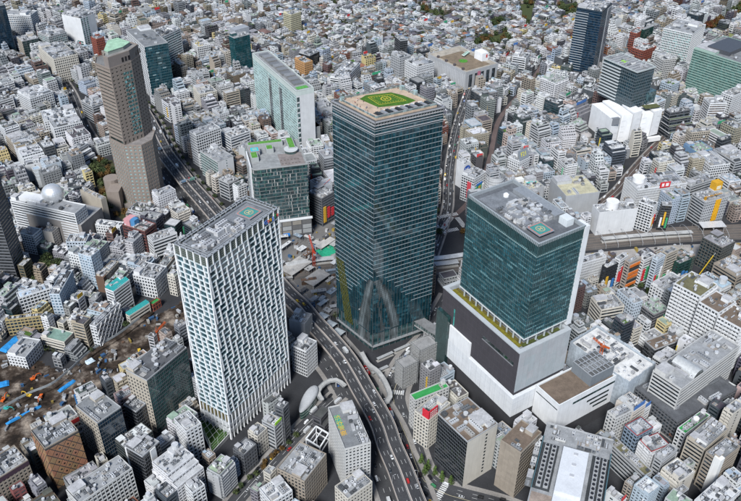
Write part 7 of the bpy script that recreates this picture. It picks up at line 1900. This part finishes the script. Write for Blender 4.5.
# ------------------------------------------------------------------ building site machines and covers
def excavator_meshes():
    P = {}
    m = MB()
    for s in (-1, 1): m.box(-1.9, 1.9, s * 1.15 - .32, s * 1.15 + .32, 0, .85, 'tyre', (0, 0, 0), bottom=True)
    P['tracks'] = m.mesh('tracks')
    m = MB(); m.prism([(-2.3, -1.3), (1.4, -1.3), (1.6, .3), (1.6, 1.3), (-2.3, 1.3)], .9, 2.1, 'car_paint', (1, 1, 1), bottom=True); P['body'] = m.mesh('body')
    m = MB(); m.box(.1, 1.55, .25, 1.25, 2.1, 3.1, 'car_glass', (1, 1, 1)); m.box(.05, 1.6, .2, 1.3, 3.1, 3.2, 'car_paint', (1, 1, 1)); P['cab'] = m.mesh('cab')
    m = MB(); m.bar((1.2, -.3, 1.7), (3.6, -.3, 4.6), .55, 'car_paint', (1, 1, 1)); m.bar((3.6, -.3, 4.6), (6.2, -.3, 4.3), .48, 'car_paint', (1, 1, 1)); P['boom'] = m.mesh('boom')
    m = MB(); m.bar((6.2, -.3, 4.4), (7.2, -.3, 1.8), .36, 'car_paint', (1, 1, 1)); P['arm'] = m.mesh('arm')
    m = MB(); m.prism([(6.5, -.9), (7.5, -.9), (7.5, .3), (6.5, .3)], .9, 1.8, 'metal', (.1, .1, .1), bottom=True); P['bucket'] = m.mesh('bucket')
    return P
EM = excavator_meshes()
for k, (x, y) in enumerate(EXCAV):
    cn, c = (('orange', (.62, .12, .02)), ('orange', (.62, .12, .02)), ('orange', (.62, .12, .02)), ('yellow', (.62, .40, .04)), ('teal', (.04, .36, .33)), ('teal', (.04, .36, .33)), ('yellow', (.62, .40, .04)))[k]
    pose = ('with its boom out by the school', 'digging near the dark earth heap', 'at the edge of the bare earth', 'between two orange excavators', 'beside the site fence', 'near the green glass office', 'by the stacked site materials')[k]
    root = empty('excavator', x, y, hg.get((gx0 + floor((x - gx0) / st) * st, gy0 + floor((y - gy0) / st) * st), .03) , rv.uniform(0, 6.28), f'{cn} excavator {pose}', 'excavator', 'excavators on the bare earth')
    root.scale = (1.0,) * 3
    for n, me in EM.items():
        o = bpy.data.objects.new(n, me); scene.collection.objects.link(o); o.parent = root; o.color = (*c, 1)
def tarp(x, y, w, d, ang, z, col, label, seed):
    r = random.Random(seed); m = MB(); n = 8
    H = [[z + .5 + .7 * mnoise.noise((i * .6 + seed, j * .6, .3)) for j in range(n + 1)] for i in range(n + 1)]
    for i in range(n):
        for j in range(n):
            P = lambda a, b: ((a / n - .5) * w, (b / n - .5) * d, H[a][b] if 0 < a < n and 0 < b < n else .05)
            m.face([P(i, j), P(i + 1, j), P(i + 1, j + 1), P(i, j + 1)], 'cloth', col)
    o = m.build('tarpaulin'); o.location = (x, y, 1.2); o.rotation_euler = (0, 0, ang)
    tag(o, label, 'tarpaulin')
for k, (x, y) in enumerate(TARPS):
    tarp(x, y, (22, 18, 12, 8, 30)[k], (9, 4, 7, 6, 3)[k], (1.2, .95, .4, .8, .75)[k], .8, (.03, .25, .58) if k != 3 else (.55, .65, .72),
         ('large blue tarpaulin beside the white school wing', 'long blue tarpaulin on the bare earth', 'teal blue tarpaulin at the edge of the bare earth', 'pale tarpaulin over a heap beneath the criss cross slab', 'narrow blue tarpaulin along the site fence')[k], k)
# site fence: pale curved hoarding and haul road
fp = smooth([Vector(p) for p in FENCE], 5)
T = Thing(); fns = normals(fp)
for i in range(len(fp) - 1): T['fence_panel'].bar((fp[i].x, fp[i].y, 2.2), (fp[i + 1].x, fp[i + 1].y, 2.2), .2, 'metal', (.5, .55, .58), 3.6)
T.build('site_hoarding', 0, 0, 0, 0, 'pale curved hoarding running through the bare earth', 'hoarding')
m = MB(); kerbstrip(m, fp, fns, .5, 5.5, 0, 1.9, 'soil', (1, 1, 1)); struct(m.build('haul_road'))
rs = random.Random(55)
FOOTS_BB = [(min(p[0] for p in P), max(p[0] for p in P), min(p[1] for p in P), max(p[1] for p in P), P) for P in FOOT]
def occ_hit(x, y): return any(a < x < b and c < y < d and inside((x, y), P) for a, b, c, d, P in FOOTS_BB)
def pile(x, y, z, kind, zone):
    cn, c = rs.choice((('white', (.6, .61, .62)), ('grey', (.34, .35, .36)), ('grey', (.34, .35, .36)), ('rusty', (.2, .12, .08)), ('dark', (.08, .08, .085)), ('blue', (.06, .15, .3)), ('yellow', (.45, .33, .08)), ('pale', (.48, .46, .42)), ('pale', (.48, .46, .42))))
    m = MB(); a = rs.uniform(0, 3.1); w, d, h = rs.uniform(1.5, 5), rs.uniform(.8, 2.6), rs.uniform(.8, 3)
    if kind == 'shed':
        m.box(-w / 2, w / 2, -d / 2, d / 2, 0, 2.6, 'metal', c); m.box(-w / 2 - .15, w / 2 + .15, -d / 2 - .15, d / 2 + .15, 2.6, 2.75, 'metal', tuple(v * .9 for v in c), bottom=True)
        for q in range(int(w / 1.5)): m.box(-w / 2 + .4 + q * 1.5, -w / 2 + 1.2 + q * 1.5, -d / 2 - .04, -d / 2, 1.1, 2.0, 'glass', (.03, .035, .04))
        nm = 'site_cabin'
    else:
        for q in range(rs.randint(3, 6)): s = q * .32; m.box(-w / 2 + rs.uniform(0, .5), w / 2 - rs.uniform(0, .5), -d / 2 + rs.uniform(0, .3), d / 2 - rs.uniform(0, .3), s, s + .28, 'metal', sc_(c, rs.uniform(.85, 1.1)), bottom=True)
        nm = 'material_stack'
    o = m.build(nm); o.location = (x, y, z); o.rotation_euler = (0, 0, a); tag(o, f'{cn} {nm.replace("_", " ")} {zone}', nm.replace('_', ' '), f'{cn} {nm.replace("_", " ")}s {zone}')
xs = [p[0] for p in STATION]; ys = [p[1] for p in STATION]; k = 0; spots = []
while k < 150:
    x, y = rs.uniform(min(xs), max(xs)), rs.uniform(min(ys), max(ys))
    if inside((x, y), STATION) and min((Vector((x, y)) - p).length for p in hw_pl) > 14 and all(hypot(x - a, y - b) > 3.6 for a, b in spots): k += 1; spots.append((x, y)); pile(x, y, .01, rs.choice(('shed', 'stack')), 'in the station building yard')
xs = [p[0] for p in SITE]; ys = [p[1] for p in SITE]; k = 0
while k < 170:
    x, y = rs.uniform(min(xs), max(xs)), rs.uniform(min(ys), max(ys))
    if inside((x, y), SITE) and rs.random() < (.9 if mnoise.noise((x * .03, y * .03, 9.)) > .05 else .12): k += 1; pile(x, y, hz(x, y) - .1, rs.choice(('shed', 'stack', 'stack')), 'on the bare earth')
k = 0
WORKS = [(205, 668), (330, 685), (450, 706), (450, 722), (330, 712), (205, 690)]
poly_mesh('works_yard', WORKS, .016, 'asphalt', (.33, .31, .29))
while k < 80:
    x, y = rs.uniform(205, 450), rs.uniform(652, 722)
    if inside((x, y), WORKS) and not occ_hit(x, y): k += 1; pile(x, y, .016, rs.choice(('shed', 'stack', 'stack')), 'in the pale works yard beside the railway tracks')
# concrete decks of the station works
for k, (s, t, w, d, a, c) in enumerate(((.30, .40, 30, 18, .9, .42), (.55, .62, 24, 10, .9, .5), (.5, .3, 26, 16, .9, .38), (.72, .5, 20, 14, .6, .33))):
    x = min(p[0] for p in STATION) * (1 - s) + max(p[0] for p in STATION) * s; y = min(p[1] for p in STATION) * (1 - t) + max(p[1] for p in STATION) * t
    T = Thing(); T['slab'].box(-w / 2, w / 2, -d / 2, d / 2, 4.4, 5, 'roof', (c, c * .96, c * .9), bottom=True)
    for px, py in ((-1, -1), (1, -1), (1, 1), (-1, 1)): T['column'].box(px * (w / 2 - 1) - .4, px * (w / 2 - 1) + .4, py * (d / 2 - 1) - .4, py * (d / 2 - 1) + .4, 0, 4.4, 'wall', (.4, .4, .4))
    T.build('concrete_deck', x, y, 0, a, ('wide pale concrete deck beside the expressway in the station yard', 'long pale deck in the middle of the station yard', 'concrete deck at the near end of the station yard', 'small grey deck under the central skyscraper')[k], 'deck')
gx_, gy_ = CRANER
tarp(gx_ + 16, gy_ + 26, 26, 20, .6, .6, (.03, .36, .2), 'green sheet roof over the station works beside the red crane', 21)
def lattice(mb, a, b, w, col, n):
    a, b = Vector(a), Vector(b); d = (b - a).normalized(); u = d.cross(Vector((0, 0, 1)))
    if u.length < .01: u = Vector((1, 0, 0))
    u.normalize(); v = u.cross(d); C4 = [u * sx * w / 2 + v * sy * w / 2 for sx, sy in ((-1, -1), (1, -1), (1, 1), (-1, 1))]
    for c in C4: mb.bar(a + c, b + c, .34, 'metal', col)
    for k in range(n):
        p, q = a.lerp(b, k / n), a.lerp(b, (k + 1) / n)
        for j in range(4): mb.bar(p + C4[j], q + C4[(j + 1) % 4], .14, 'metal', col)
def tower_crane(x, y, z, h, jib, ang, col, label):
    T = Thing(); lattice(T['mast'], (0, 0, 0), (0, 0, h), 2.2, col, int(h / 2)); lattice(T['jib'], (0, 0, h), (jib, 0, h + jib * .55), 1.1, col, int(jib / 2)); T['counter_jib'].box(-6, 0, -1, 1, h - .4, h + .3, 'metal', col, bottom=True)
    T['counterweight'].box(-6, -4, -1.2, 1.2, h - 2.4, h - .4, 'wall', (.4, .4, .4), bottom=True); T['cab'].box(.9, 2.6, -1.9, -.5, h - 1.2, h + .9, 'car_glass', (0, 0, 0), bottom=True); T['a_frame'].bar((-2, 0, h), (0, 0, h + 5), .3, 'metal', col); T['a_frame'].bar((1, 0, h), (0, 0, h + 5), .3, 'metal', col); T['cable'].bar((0, 0, h + 5), (jib * .95, 0, h + jib * .53), .08, 'metal', (.1, .1, .1)); T['hook_line'].bar((jib, 0, h + jib * .55), (jib, 0, h - 4), .08, 'metal', (.1, .1, .1))
    T.build('tower_crane', x, y, z, ang, label, 'crane')
tower_crane(CRANER[0], CRANER[1], 0, 20, 16, 1.9, (.6, .07, .03), 'red lattice crane in the station building yard')
tower_crane(CRANEO[0], CRANEO[1], 30.2, 15, 9, 2.6, (.62, .13, .03), 'orange crane standing on the sheeted block')
T = Thing(); T['chassis'].box(-5, 5, -1.4, 1.4, .5, 1.7, 'metal', (.6, .42, .04), bottom=True); T['cab'].box(3.4, 5, -1.3, 1.3, 1.7, 3, 'metal', (.6, .42, .04)); T['slewing_cab'].box(-2, 1, -1.3, 1.3, 1.7, 3.6, 'metal', (.6, .42, .04)); T['boom'].bar((-1, 0, 3), (18, 0, 24), .9, 'metal', (.62, .42, .03)); T['fly_jib'].bar((18, 0, 24), (36, 0, 40), .3, 'metal', (.55, .55, .55)); wheelset(T['wheels'], 3.4, 2.6, .6)
T.build('mobile_crane', CRANEY[0], CRANEY[1], 0, .6, 'yellow mobile crane with raised boom near the rail tracks', 'crane')
tower_crane(-195, 545, 0, 14, 10, .8, (.62, .12, .03), 'small orange crane on the bare earth beside the white lattice tower')

# ------------------------------------------------------------------ station platforms, arches, bridges
def along(pl, s):
    for i in range(len(pl) - 1):
        L = (pl[i + 1] - pl[i]).length
        if s <= L: return pl[i].lerp(pl[i + 1], s / L), pl[i + 1] - pl[i]
        s -= L
    return pl[-1], pl[-1] - pl[-2]
def rail_at(px, py=None):
    return min(range(len(rail_pl)), key=lambda i: abs(proj(rail_pl[i].x, rail_pl[i].y, 0)[0] - px))
for (pa, pb, off, w, c, lab) in ((285, 330, -7, 7, .5, 'grey platform roof in the station yard'), (425, 470, -7, 7, .66, 'long white platform roof between the central skyscraper and the teal tower'), (425, 462, 3, 7, .52, 'grey platform roof beside the dark podium'), (600, 690, 3, 6, .45, 'grey platform roof behind the row of shop buildings')):
    i0, i1 = rail_at(pa), rail_at(pb)
    if i1 <= i0: continue
    T = Thing(); seg = rail_pl[i0:i1 + 1]; sn = rail_ns[i0:i1 + 1]
    kerbstrip(T['platform'], seg, sn, off - w / 2 + .8, off + w / 2 - .8, .02, 1.1, 'wall', (.4, .39, .37)); kerbstrip(T['roof'], seg, sn, off - w / 2, off + w / 2, 5, 5.4, 'roof', (c, c, c * .98))
    for k in range(0, len(seg)): p = seg[k] + sn[k] * off; T['post'].box(p.x - .2, p.x + .2, p.y - .2, p.y + .2, 1.1, 5, 'metal', (.4, .4, .4))
    T['post'] ; T.build('station_platform', 0, 0, 0, 0, lab, 'platform')
i0, i1 = rail_at(605), rail_at(725); T = Thing(); T2 = []
base = rail_pl[i0]; tot = sum((rail_pl[i + 1] - rail_pl[i]).length for i in range(i0, i1)); n_a = 11
root = empty('rail_arcade', base.x, base.y, 0, 0, 'row of thin white arched hoops over the railway tracks', 'arcade')
for k in range(n_a):
    p, d = along(rail_pl[i0:i1 + 1], tot * k / (n_a - 1)); n = Vector((d.y, -d.x)).normalized(); m = MB(); prev = None
    for q in range(13):
        t = pi * q / 12; o2 = n * (15.5 * cos(t)); c = (p.x - base.x + o2.x, p.y - base.y + o2.y, 1 + 7 * sin(t) if 0 < q < 12 else 0)
        if prev: m.bar(prev, c, .32, 'metal', (.5, .51, .52))
        prev = c
    m.build('hoop', root)
i = rail_at(712); p = rail_pl[i]
T = Thing(); T['canopy'].box(-14, 14, -6, 6, 8.6, 9.2, 'metal', (.74, .74, .74), bottom=True)
for a in (-12, 0, 12):
    for b in (-5, 5): T['post'].box(a - .25, a + .25, b - .25, b + .25, 0, 8.6, 'metal', (.5, .5, .5))
T.build('canopy', p.x, p.y + 4, 0, .1, 'white flat canopy over the tracks beside the grey block with yellow banner', 'canopy')
def footbridge(pts, w, z, label):
    pl = smooth([Vector(p) for p in pts], 4); ns = normals(pl); T = Thing()
    kerbstrip(T['deck'], pl, ns, -w / 2, w / 2, z - .7, z, 'roof', (.42, .42, .41)); ribbon(T['deck'], pl[::-1], normals(pl[::-1]), -w / 2, w / 2, z - .7, 'wall', (.3, .3, .3))
    for d0, d1, nm in ((-w / 2 - .25, -w / 2, 'left_parapet'), (w / 2, w / 2 + .25, 'right_parapet')): kerbstrip(T[nm], pl, ns, d0, d1, z - .7, z + .9, 'metal', (.45, .46, .46))
    root = T.build('footbridge', 0, 0, 0, 0, label, 'footbridge')
    for k in range(2, len(pl) - 1, 6):
        m = MB(); m.cyl(0, 0, .55, 0, z - .75, 'wall', (.4, .4, .4), 10); o = m.build('pier', root); o.location = (pl[k].x, pl[k].y, 0)
footbridge(FOOT1, 4, 8, 'pale looping footbridge beside the expressway at the foot of the tallest skyscraper')
footbridge(FOOT2, 3.6, 8, 'pale curved footbridge beneath the expressway by the office with yellow roof characters')
(ax, ay), (bx, by) = LINKB; a = Vector((ax, ay)); b = Vector((bx, by)); d = (b - a); L = d.length
T = Thing(); T['deck'].box(0, L, -5, 5, 13, 14, 'wall', (.3, .3, .3), bottom=True); T['glass_sides'].box(0, L, -4.6, 4.6, 14, 18, 'curtain_glass', (.06, .09, .09), top=False); T['roof'].box(-.3, L + .3, -5.2, 5.2, 18, 18.6, 'roof', (.20, .205, .21), bottom=True)
for k in range(int(L / 3)): T['frame'].box(k * 3, k * 3 + .3, -4.75, 4.75, 14, 18, 'metal', (.4, .42, .42), top=False)
for k in (1, 2): T['leg'].box(L * k / 3 - .6, L * k / 3 + .6, -3, 3, 0, 13, 'wall', (.35, .35, .35))
T.build('link_bridge', ax, ay, 0, atan2(d.y, d.x), 'covered link bridge with grey roof between the tallest skyscraper and the dark podium', 'bridge')

# ------------------------------------------------------------------ pitch, shell roof hall, steel frame, scaffolds, round block
P = ccw(GREENPITCH); c0 = (sum(p[0] for p in P) / 4, sum(p[1] for p in P) / 4); P = [(x - c0[0], y - c0[1]) for x, y in P]
T = Thing(); T['base'].prism(P, 0, 3.9, 'wall', (.45, .45, .44), top=False); T['turf'].face([(x, y, 4) for x, y in P], 'grass', (.045, .10, .02))
for i in range(4):
    a, b = Vector(P[i]), Vector(P[(i + 1) % 4]); T['edge_beam'].bar((*a, 4), (*b, 4), .6, 'wall', (.55, .55, .54))
    for k in range(5):
        p = a.lerp(b, k / 4); T['net_posts'].bar((p.x, p.y, 4), (p.x, p.y, 13), .22, 'metal', (.62, .64, .64))
    for z in (7, 10, 13): T['net_cables'].bar((*a, z), (*b, z), .12, 'metal', (.62, .64, .64))
for k in range(1, 6):
    a, b = Vector(P[0]).lerp(Vector(P[1]), k / 6), Vector(P[3]).lerp(Vector(P[2]), k / 6); T['net_cables'].bar((*a, 13), (*b, 13), .14, 'metal', (.6, .62, .62))
    a, b = Vector(P[1]).lerp(Vector(P[2]), k / 6), Vector(P[0]).lerp(Vector(P[3]), k / 6); T['net_cables'].bar((*a, 13), (*b, 13), .14, 'metal', (.6, .62, .62))
T.build('sports_pitch', *c0, 0, 0, 'netted green sports pitch at the foot of the white lattice tower', 'sports pitch')
a, b = Vector(SHELL[0]), Vector(SHELL[1]); d = b - a; L = d.length; cc = (a + b) / 2; T = Thing(); n = 22
def oval(hl, hw): return [(hl * cos(2 * pi * k / n), hw * sin(2 * pi * k / n) * (1 + .25 * cos(2 * pi * k / n))) for k in range(n)]
T['glass_wall'].prism(oval(L * .47, 4.6), 0, 9, 'curtain_glass', (.03, .075, .06), top=False)
for z in (3, 6, 9): T['glass_bands'].prism(oval(L * .475, 4.8), z - .35, z, 'metal', (.4, .46, .44), bottom=True)
prev = (oval(L * .50, 5.1), 9.0)
for q, (k, z) in enumerate(((1.0, 9.6), (.93, 10.6), (.78, 11.5), (.5, 12.2), (.2, 12.5))):
    cur = (oval(L * .50 * k, 5.1 * k), z); T['shell_roof'].loft(prev[0], prev[1], cur[0], cur[1], 'wall', (.46, .47, .48), top=(q == 4)); prev = cur
T.build('shell_hall', cc.x, cc.y, 0, atan2(d.y, d.x), 'glazed hall with a white rounded shell roof', 'hall')
c0 = (sum(p[0] for p in STEEL) / 4, sum(p[1] for p in STEEL) / 4); T = Thing(); Q = [(x - c0[0], y - c0[1]) for x, y in STEEL]
for i in range(4):
    T['beam'].bar((*Q[i], 22), (*Q[(i + 1) % 4], 22), 1.0, 'wall', (.72, .73, .73)); T['beam'].bar((*Q[i], 15), (*Q[(i + 1) % 4], 15), .7, 'wall', (.6, .6, .6)); T['post'].bar((*Q[i], 0), (*Q[i], 22), .9, 'wall', (.7, .7, .7))
m0, m1 = [(Vector(Q[i]) + Vector(Q[i + 1])) / 2 for i in (0, 2)]; T['beam'].bar((*m0, 22), (*m1, 22), .8, 'wall', (.72, .73, .73))
T.build('steel_frame', *c0, 0, 0, 'open white steel frame beside the office with yellow roof characters', 'steel frame')
for k, (x, y) in enumerate(SCAF):
    w, d, h = ((14, 10, 26), (18, 11, 30))[k]; T = Thing(); poly = rectp(w, d)
    facade(T, poly, 0, h - 2, 'punch', (.34, .34, .34), (.03, .03, .03), fh=3.4, sp=1.6, bay=2.6, pw=1.2); roof(T, poly, h - 2, (.3, .3, .3), (.34, .34, .34), 1)
    o_ = offset(poly, -1.2)
    for i in range(4):
        a, b, L, u, n = edge(o_, i); nb = max(2, int(L / 2))
        for j in range(nb + 1): T['scaffold_poles'].bar((a[0] + u[0] * L * j / nb, a[1] + u[1] * L * j / nb, 0), (a[0] + u[0] * L * j / nb, a[1] + u[1] * L * j / nb, h + 1.5), .16, 'metal', (.62, .63, .63))
        for z in range(2, int(h) + 1, 2):
            T['scaffold_poles'].bar((a[0], a[1], z), (b[0], b[1], z), .14, 'metal', (.62, .63, .63)); ebox(T['scaffold_boards'], a, u, n, 0, L, z - .05, z + .05, -.8, 0, 'metal', (.3, .3, .29))
        for z in range(0, int(h) - 3, 4): T['scaffold_poles'].bar((a[0], a[1], z), (b[0], b[1], z + 4), .12, 'metal', (.6, .61, .61))
    T.build('scaffolded_building', x, y, 0, .6, ('lower scaffolded building by the bus bays', 'taller scaffolded building by the bus bays')[k], 'building'); 
for k, (x, y) in enumerate(DRUMS):
    T = Thing(); T['drum'].cyl(0, 0, 7.5, 0, 14, 'wall', (.36, .34, .33), 24); T['cap'].cyl(0, 0, 7.5, 14, 17, 'wall', (.36, .34, .33), 24, 3.5); T['roof_hatch'].box(-1.5, 1.5, -1.5, 1.5, 17, 18, 'metal', (.3, .3, .3))
    for q in range(4): T['ring'].cyl(0, 0, 7.7, 2 + q * 3.4, 2.4 + q * 3.4, 'wall', (.28, .27, .26), 24)
    T.build('round_building', x, y, 0, 0, ('grey brown drum shaped building farther from the hill street than its twin', 'grey brown drum shaped building nearer the hill street than its twin')[k], 'building')
x, y = ROUND
if True:
    T = Thing(); n = 26
    C_ = lambda r: [(r * cos(2 * pi * k / n), r * sin(2 * pi * k / n)) for k in range(n)]
    T['wall'].prism(C_(10.5), 0, 30, 'wall', (.40, .41, .42), top=False)
    for q in range(9): T['ledge'].prism(C_(10.9), 2 + q * 3.3, 2.8 + q * 3.3, 'wall', (.52, .53, .54), bottom=True)
    T['roof_ring'].prism(C_(10.5), 30, 33, 'wall', (.45, .46, .47), top=False); T['roof'].face([(a, b, 31) for a, b in C_(10.4)], 'roof', (.22, .23, .24)); clutter(T, 13, 13, 31, 14, random.Random(4))
    T.build('round_building', x, y, 0, 0, 'grey round shop tower with ringed ledges near the scramble crossing', 'building')

for k, (x, y) in enumerate(CANOPIES):
    T = Thing(); prev = None
    for q in range(9):
        t = pi * q / 8; c = (7 * cos(t), 2.2 * sin(t) + 5.2)
        if prev: T['glass_vault'].face([(prev[0], -5, prev[1]), (c[0], -5, c[1]), (c[0], 5, c[1]), (prev[0], 5, prev[1])], 'pale_glass', (.42, .46, .48))
        prev = c
    for px in (-6.9, 6.9):
        for py in (-4.5, 4.5): T['post'].box(px - .15, px + .15, py - .15, py + .15, 0, 5.3, 'metal', (.5, .5, .5))
    T.build('glass_canopy', x, y, 0, .95, ('pale vaulted canopy by the expressway, nearest the concrete decks', 'pale vaulted canopy between two others beside the expressway', 'pale vaulted canopy by the expressway, nearest the looping footbridge')[k], 'canopy')
for k, (x, y) in enumerate(BAYS):
    T = Thing(); T['kerb'].box(-9, 9, -1.6, 1.6, 0, .15, 'asphalt', (.3, .29, .27)); T['roof'].box(-8.5, 8.5, -1.5, 1.5, 3.2, 3.4, 'metal', (.5, .51, .51), bottom=True)
    for q in (-7, 0, 7): T['post'].box(q - .12, q + .12, -.12, .12, .15, 3.2, 'metal', (.4, .4, .4))
    tag(T.build('bus_shelter', x, y, 0, .58, 'long grey roofed bus shelter island at the foot of the tallest skyscraper', 'bus shelter', 'bus shelters'), 'long grey roofed bus shelter island at the foot of the tallest skyscraper', 'bus shelter', 'bus shelters')

# sign gantries over the expressway and slim lamp posts along it
def gantry(i, label, green):
    p = hw_pl[i]; n = hw_ns[i]; T = Thing(); c = (.5, .51, .52)
    for sgn in (-1, 1): T['post'].box(sgn * 10.4 - .22, sgn * 10.4 + .22, -.22, .22, 0, 7.5, 'metal', c)
    for z in (6.4, 7.5): T['beam'].box(-10.6, 10.6, -.15, .15, z, z + .25, 'metal', c, bottom=True)
    for k in range(14): T['beam'].bar((-10.4 + k * 1.5, 0, 6.5 + (k % 2)), (-10.4 + (k + 1) * 1.5, 0, 6.5 + ((k + 1) % 2)), .14, 'metal', c)
    T['sign_panel'].box(-8.6, -2.2, -.45, -.2, 5.0, 8.2, 'paint', green, bottom=True)
    if green[1] > .2: T['sign_panel#2'].box(2.4, 8.0, -.45, -.2, 5.2, 8.0, 'paint', (.04, .25, .5), bottom=True)
    T.build('sign_gantry', p.x, p.y, HZ - .9, atan2(n.y, n.x), label, 'sign gantry')
gi = sorted(range(len(hw_pl)), key=lambda i: (hw_pl[i] - Vector(HWY[5])).length)[0]; gantry(gi, 'sign gantry with a green panel across the expressway behind the white lattice tower', (.03, .30, .22))
gi = sorted(range(len(hw_pl)), key=lambda i: (hw_pl[i] - Vector(HWY[3])).length)[0]; gantry(gi, 'plain grey gantry across the expressway beside the brown granite tower', (.3, .32, .33))
lm = MB(); lm.cyl(0, 0, .13, 0, 9, 'metal', (.45, .46, .47), 6, .08); lm.bar((0, 0, 9), (2.0, 0, 9.5), .12, 'metal', (.45, .46, .47)); lm.box(1.5, 2.5, -.2, .2, 9.42, 9.6, 'metal', (.6, .6, .6), bottom=True); lme = lm.mesh('lamp_post')
acc = 0
for i in range(1, len(hw_pl) - 1):
    acc += (hw_pl[i] - hw_pl[i - 1]).length
    if acc > 34:
        acc = 0
        for sgn in (-1, 1):
            p = hw_pl[i] + hw_ns[i] * (9.72 * sgn); o = bpy.data.objects.new('lamp_post', lme); scene.collection.objects.link(o); o.location = (p.x, p.y, HZ + 1.3); o.rotation_euler = (0, 0, atan2(hw_ns[i].y, hw_ns[i].x) + (pi if sgn > 0 else 0)); tag(o, 'slim grey lamp post on the barrier of the elevated expressway', 'lamp post', 'expressway lamp posts')

# temporary roofs, decks and sheds of the station works, set close together
rq = random.Random(64); put = []; k = 0; tries = 0
ADJ = [('white', (.6, .61, .61)), ('grey', (.3, .31, .32)), ('pale', (.45, .44, .42)), ('dark', (.09, .09, .095)), ('rusty brown', (.16, .10, .07)), ('blue grey', (.24, .30, .36))]
while k < 42 and tries < 4000:
    tries += 1
    x, y = rq.uniform(min(p[0] for p in STATION), max(p[0] for p in STATION)), rq.uniform(min(p[1] for p in STATION), max(p[1] for p in STATION))
    w, d, h = rq.uniform(7, 18), rq.uniform(3, 7), rq.uniform(3, 8)
    if not inside((x, y), STATION) or occ_hit(x, y) or min((Vector((x, y)) - p).length for p in hw_pl) < 15 or any(hypot(x - a, y - b) < (w + c) * .42 for a, b, c in put): continue
    put.append((x, y, w)); k += 1; cn, c = rq.choice(ADJ); T = Thing()
    T['roof'].box(-w / 2, w / 2, -d / 2, d / 2, h, h + .35, 'roof', c, bottom=True)
    for px in (-w / 2 + .5, 0, w / 2 - .5):
        for py in (-d / 2 + .4, d / 2 - .4): T['posts'].box(px - .15, px + .15, py - .15, py + .15, 0, h, 'metal', (.3, .3, .3))
    if k % 2: T['side_wall'].box(-w / 2 + .3, w / 2 - .3, -d / 2 + .2, -d / 2 + .3, 0, h * .8, 'metal', sc_(c, .8), top=True)
    for q in range(rq.randint(1, 4)): ux = rq.uniform(-w / 2 + 1, w / 2 - 1); T['rooftop_units'].box(ux - .6, ux + .6, -.6, .6, h + .35, h + 1.1, 'metal', rq.choice(UNITC))
    T.build('works_shelter', x, y, 0, radians(rq.choice((52, 55, 58, 145, 15))), f'{cn} temporary shelter on posts in the station building yard', 'shelter', f'{cn} temporary shelters in the station yard')
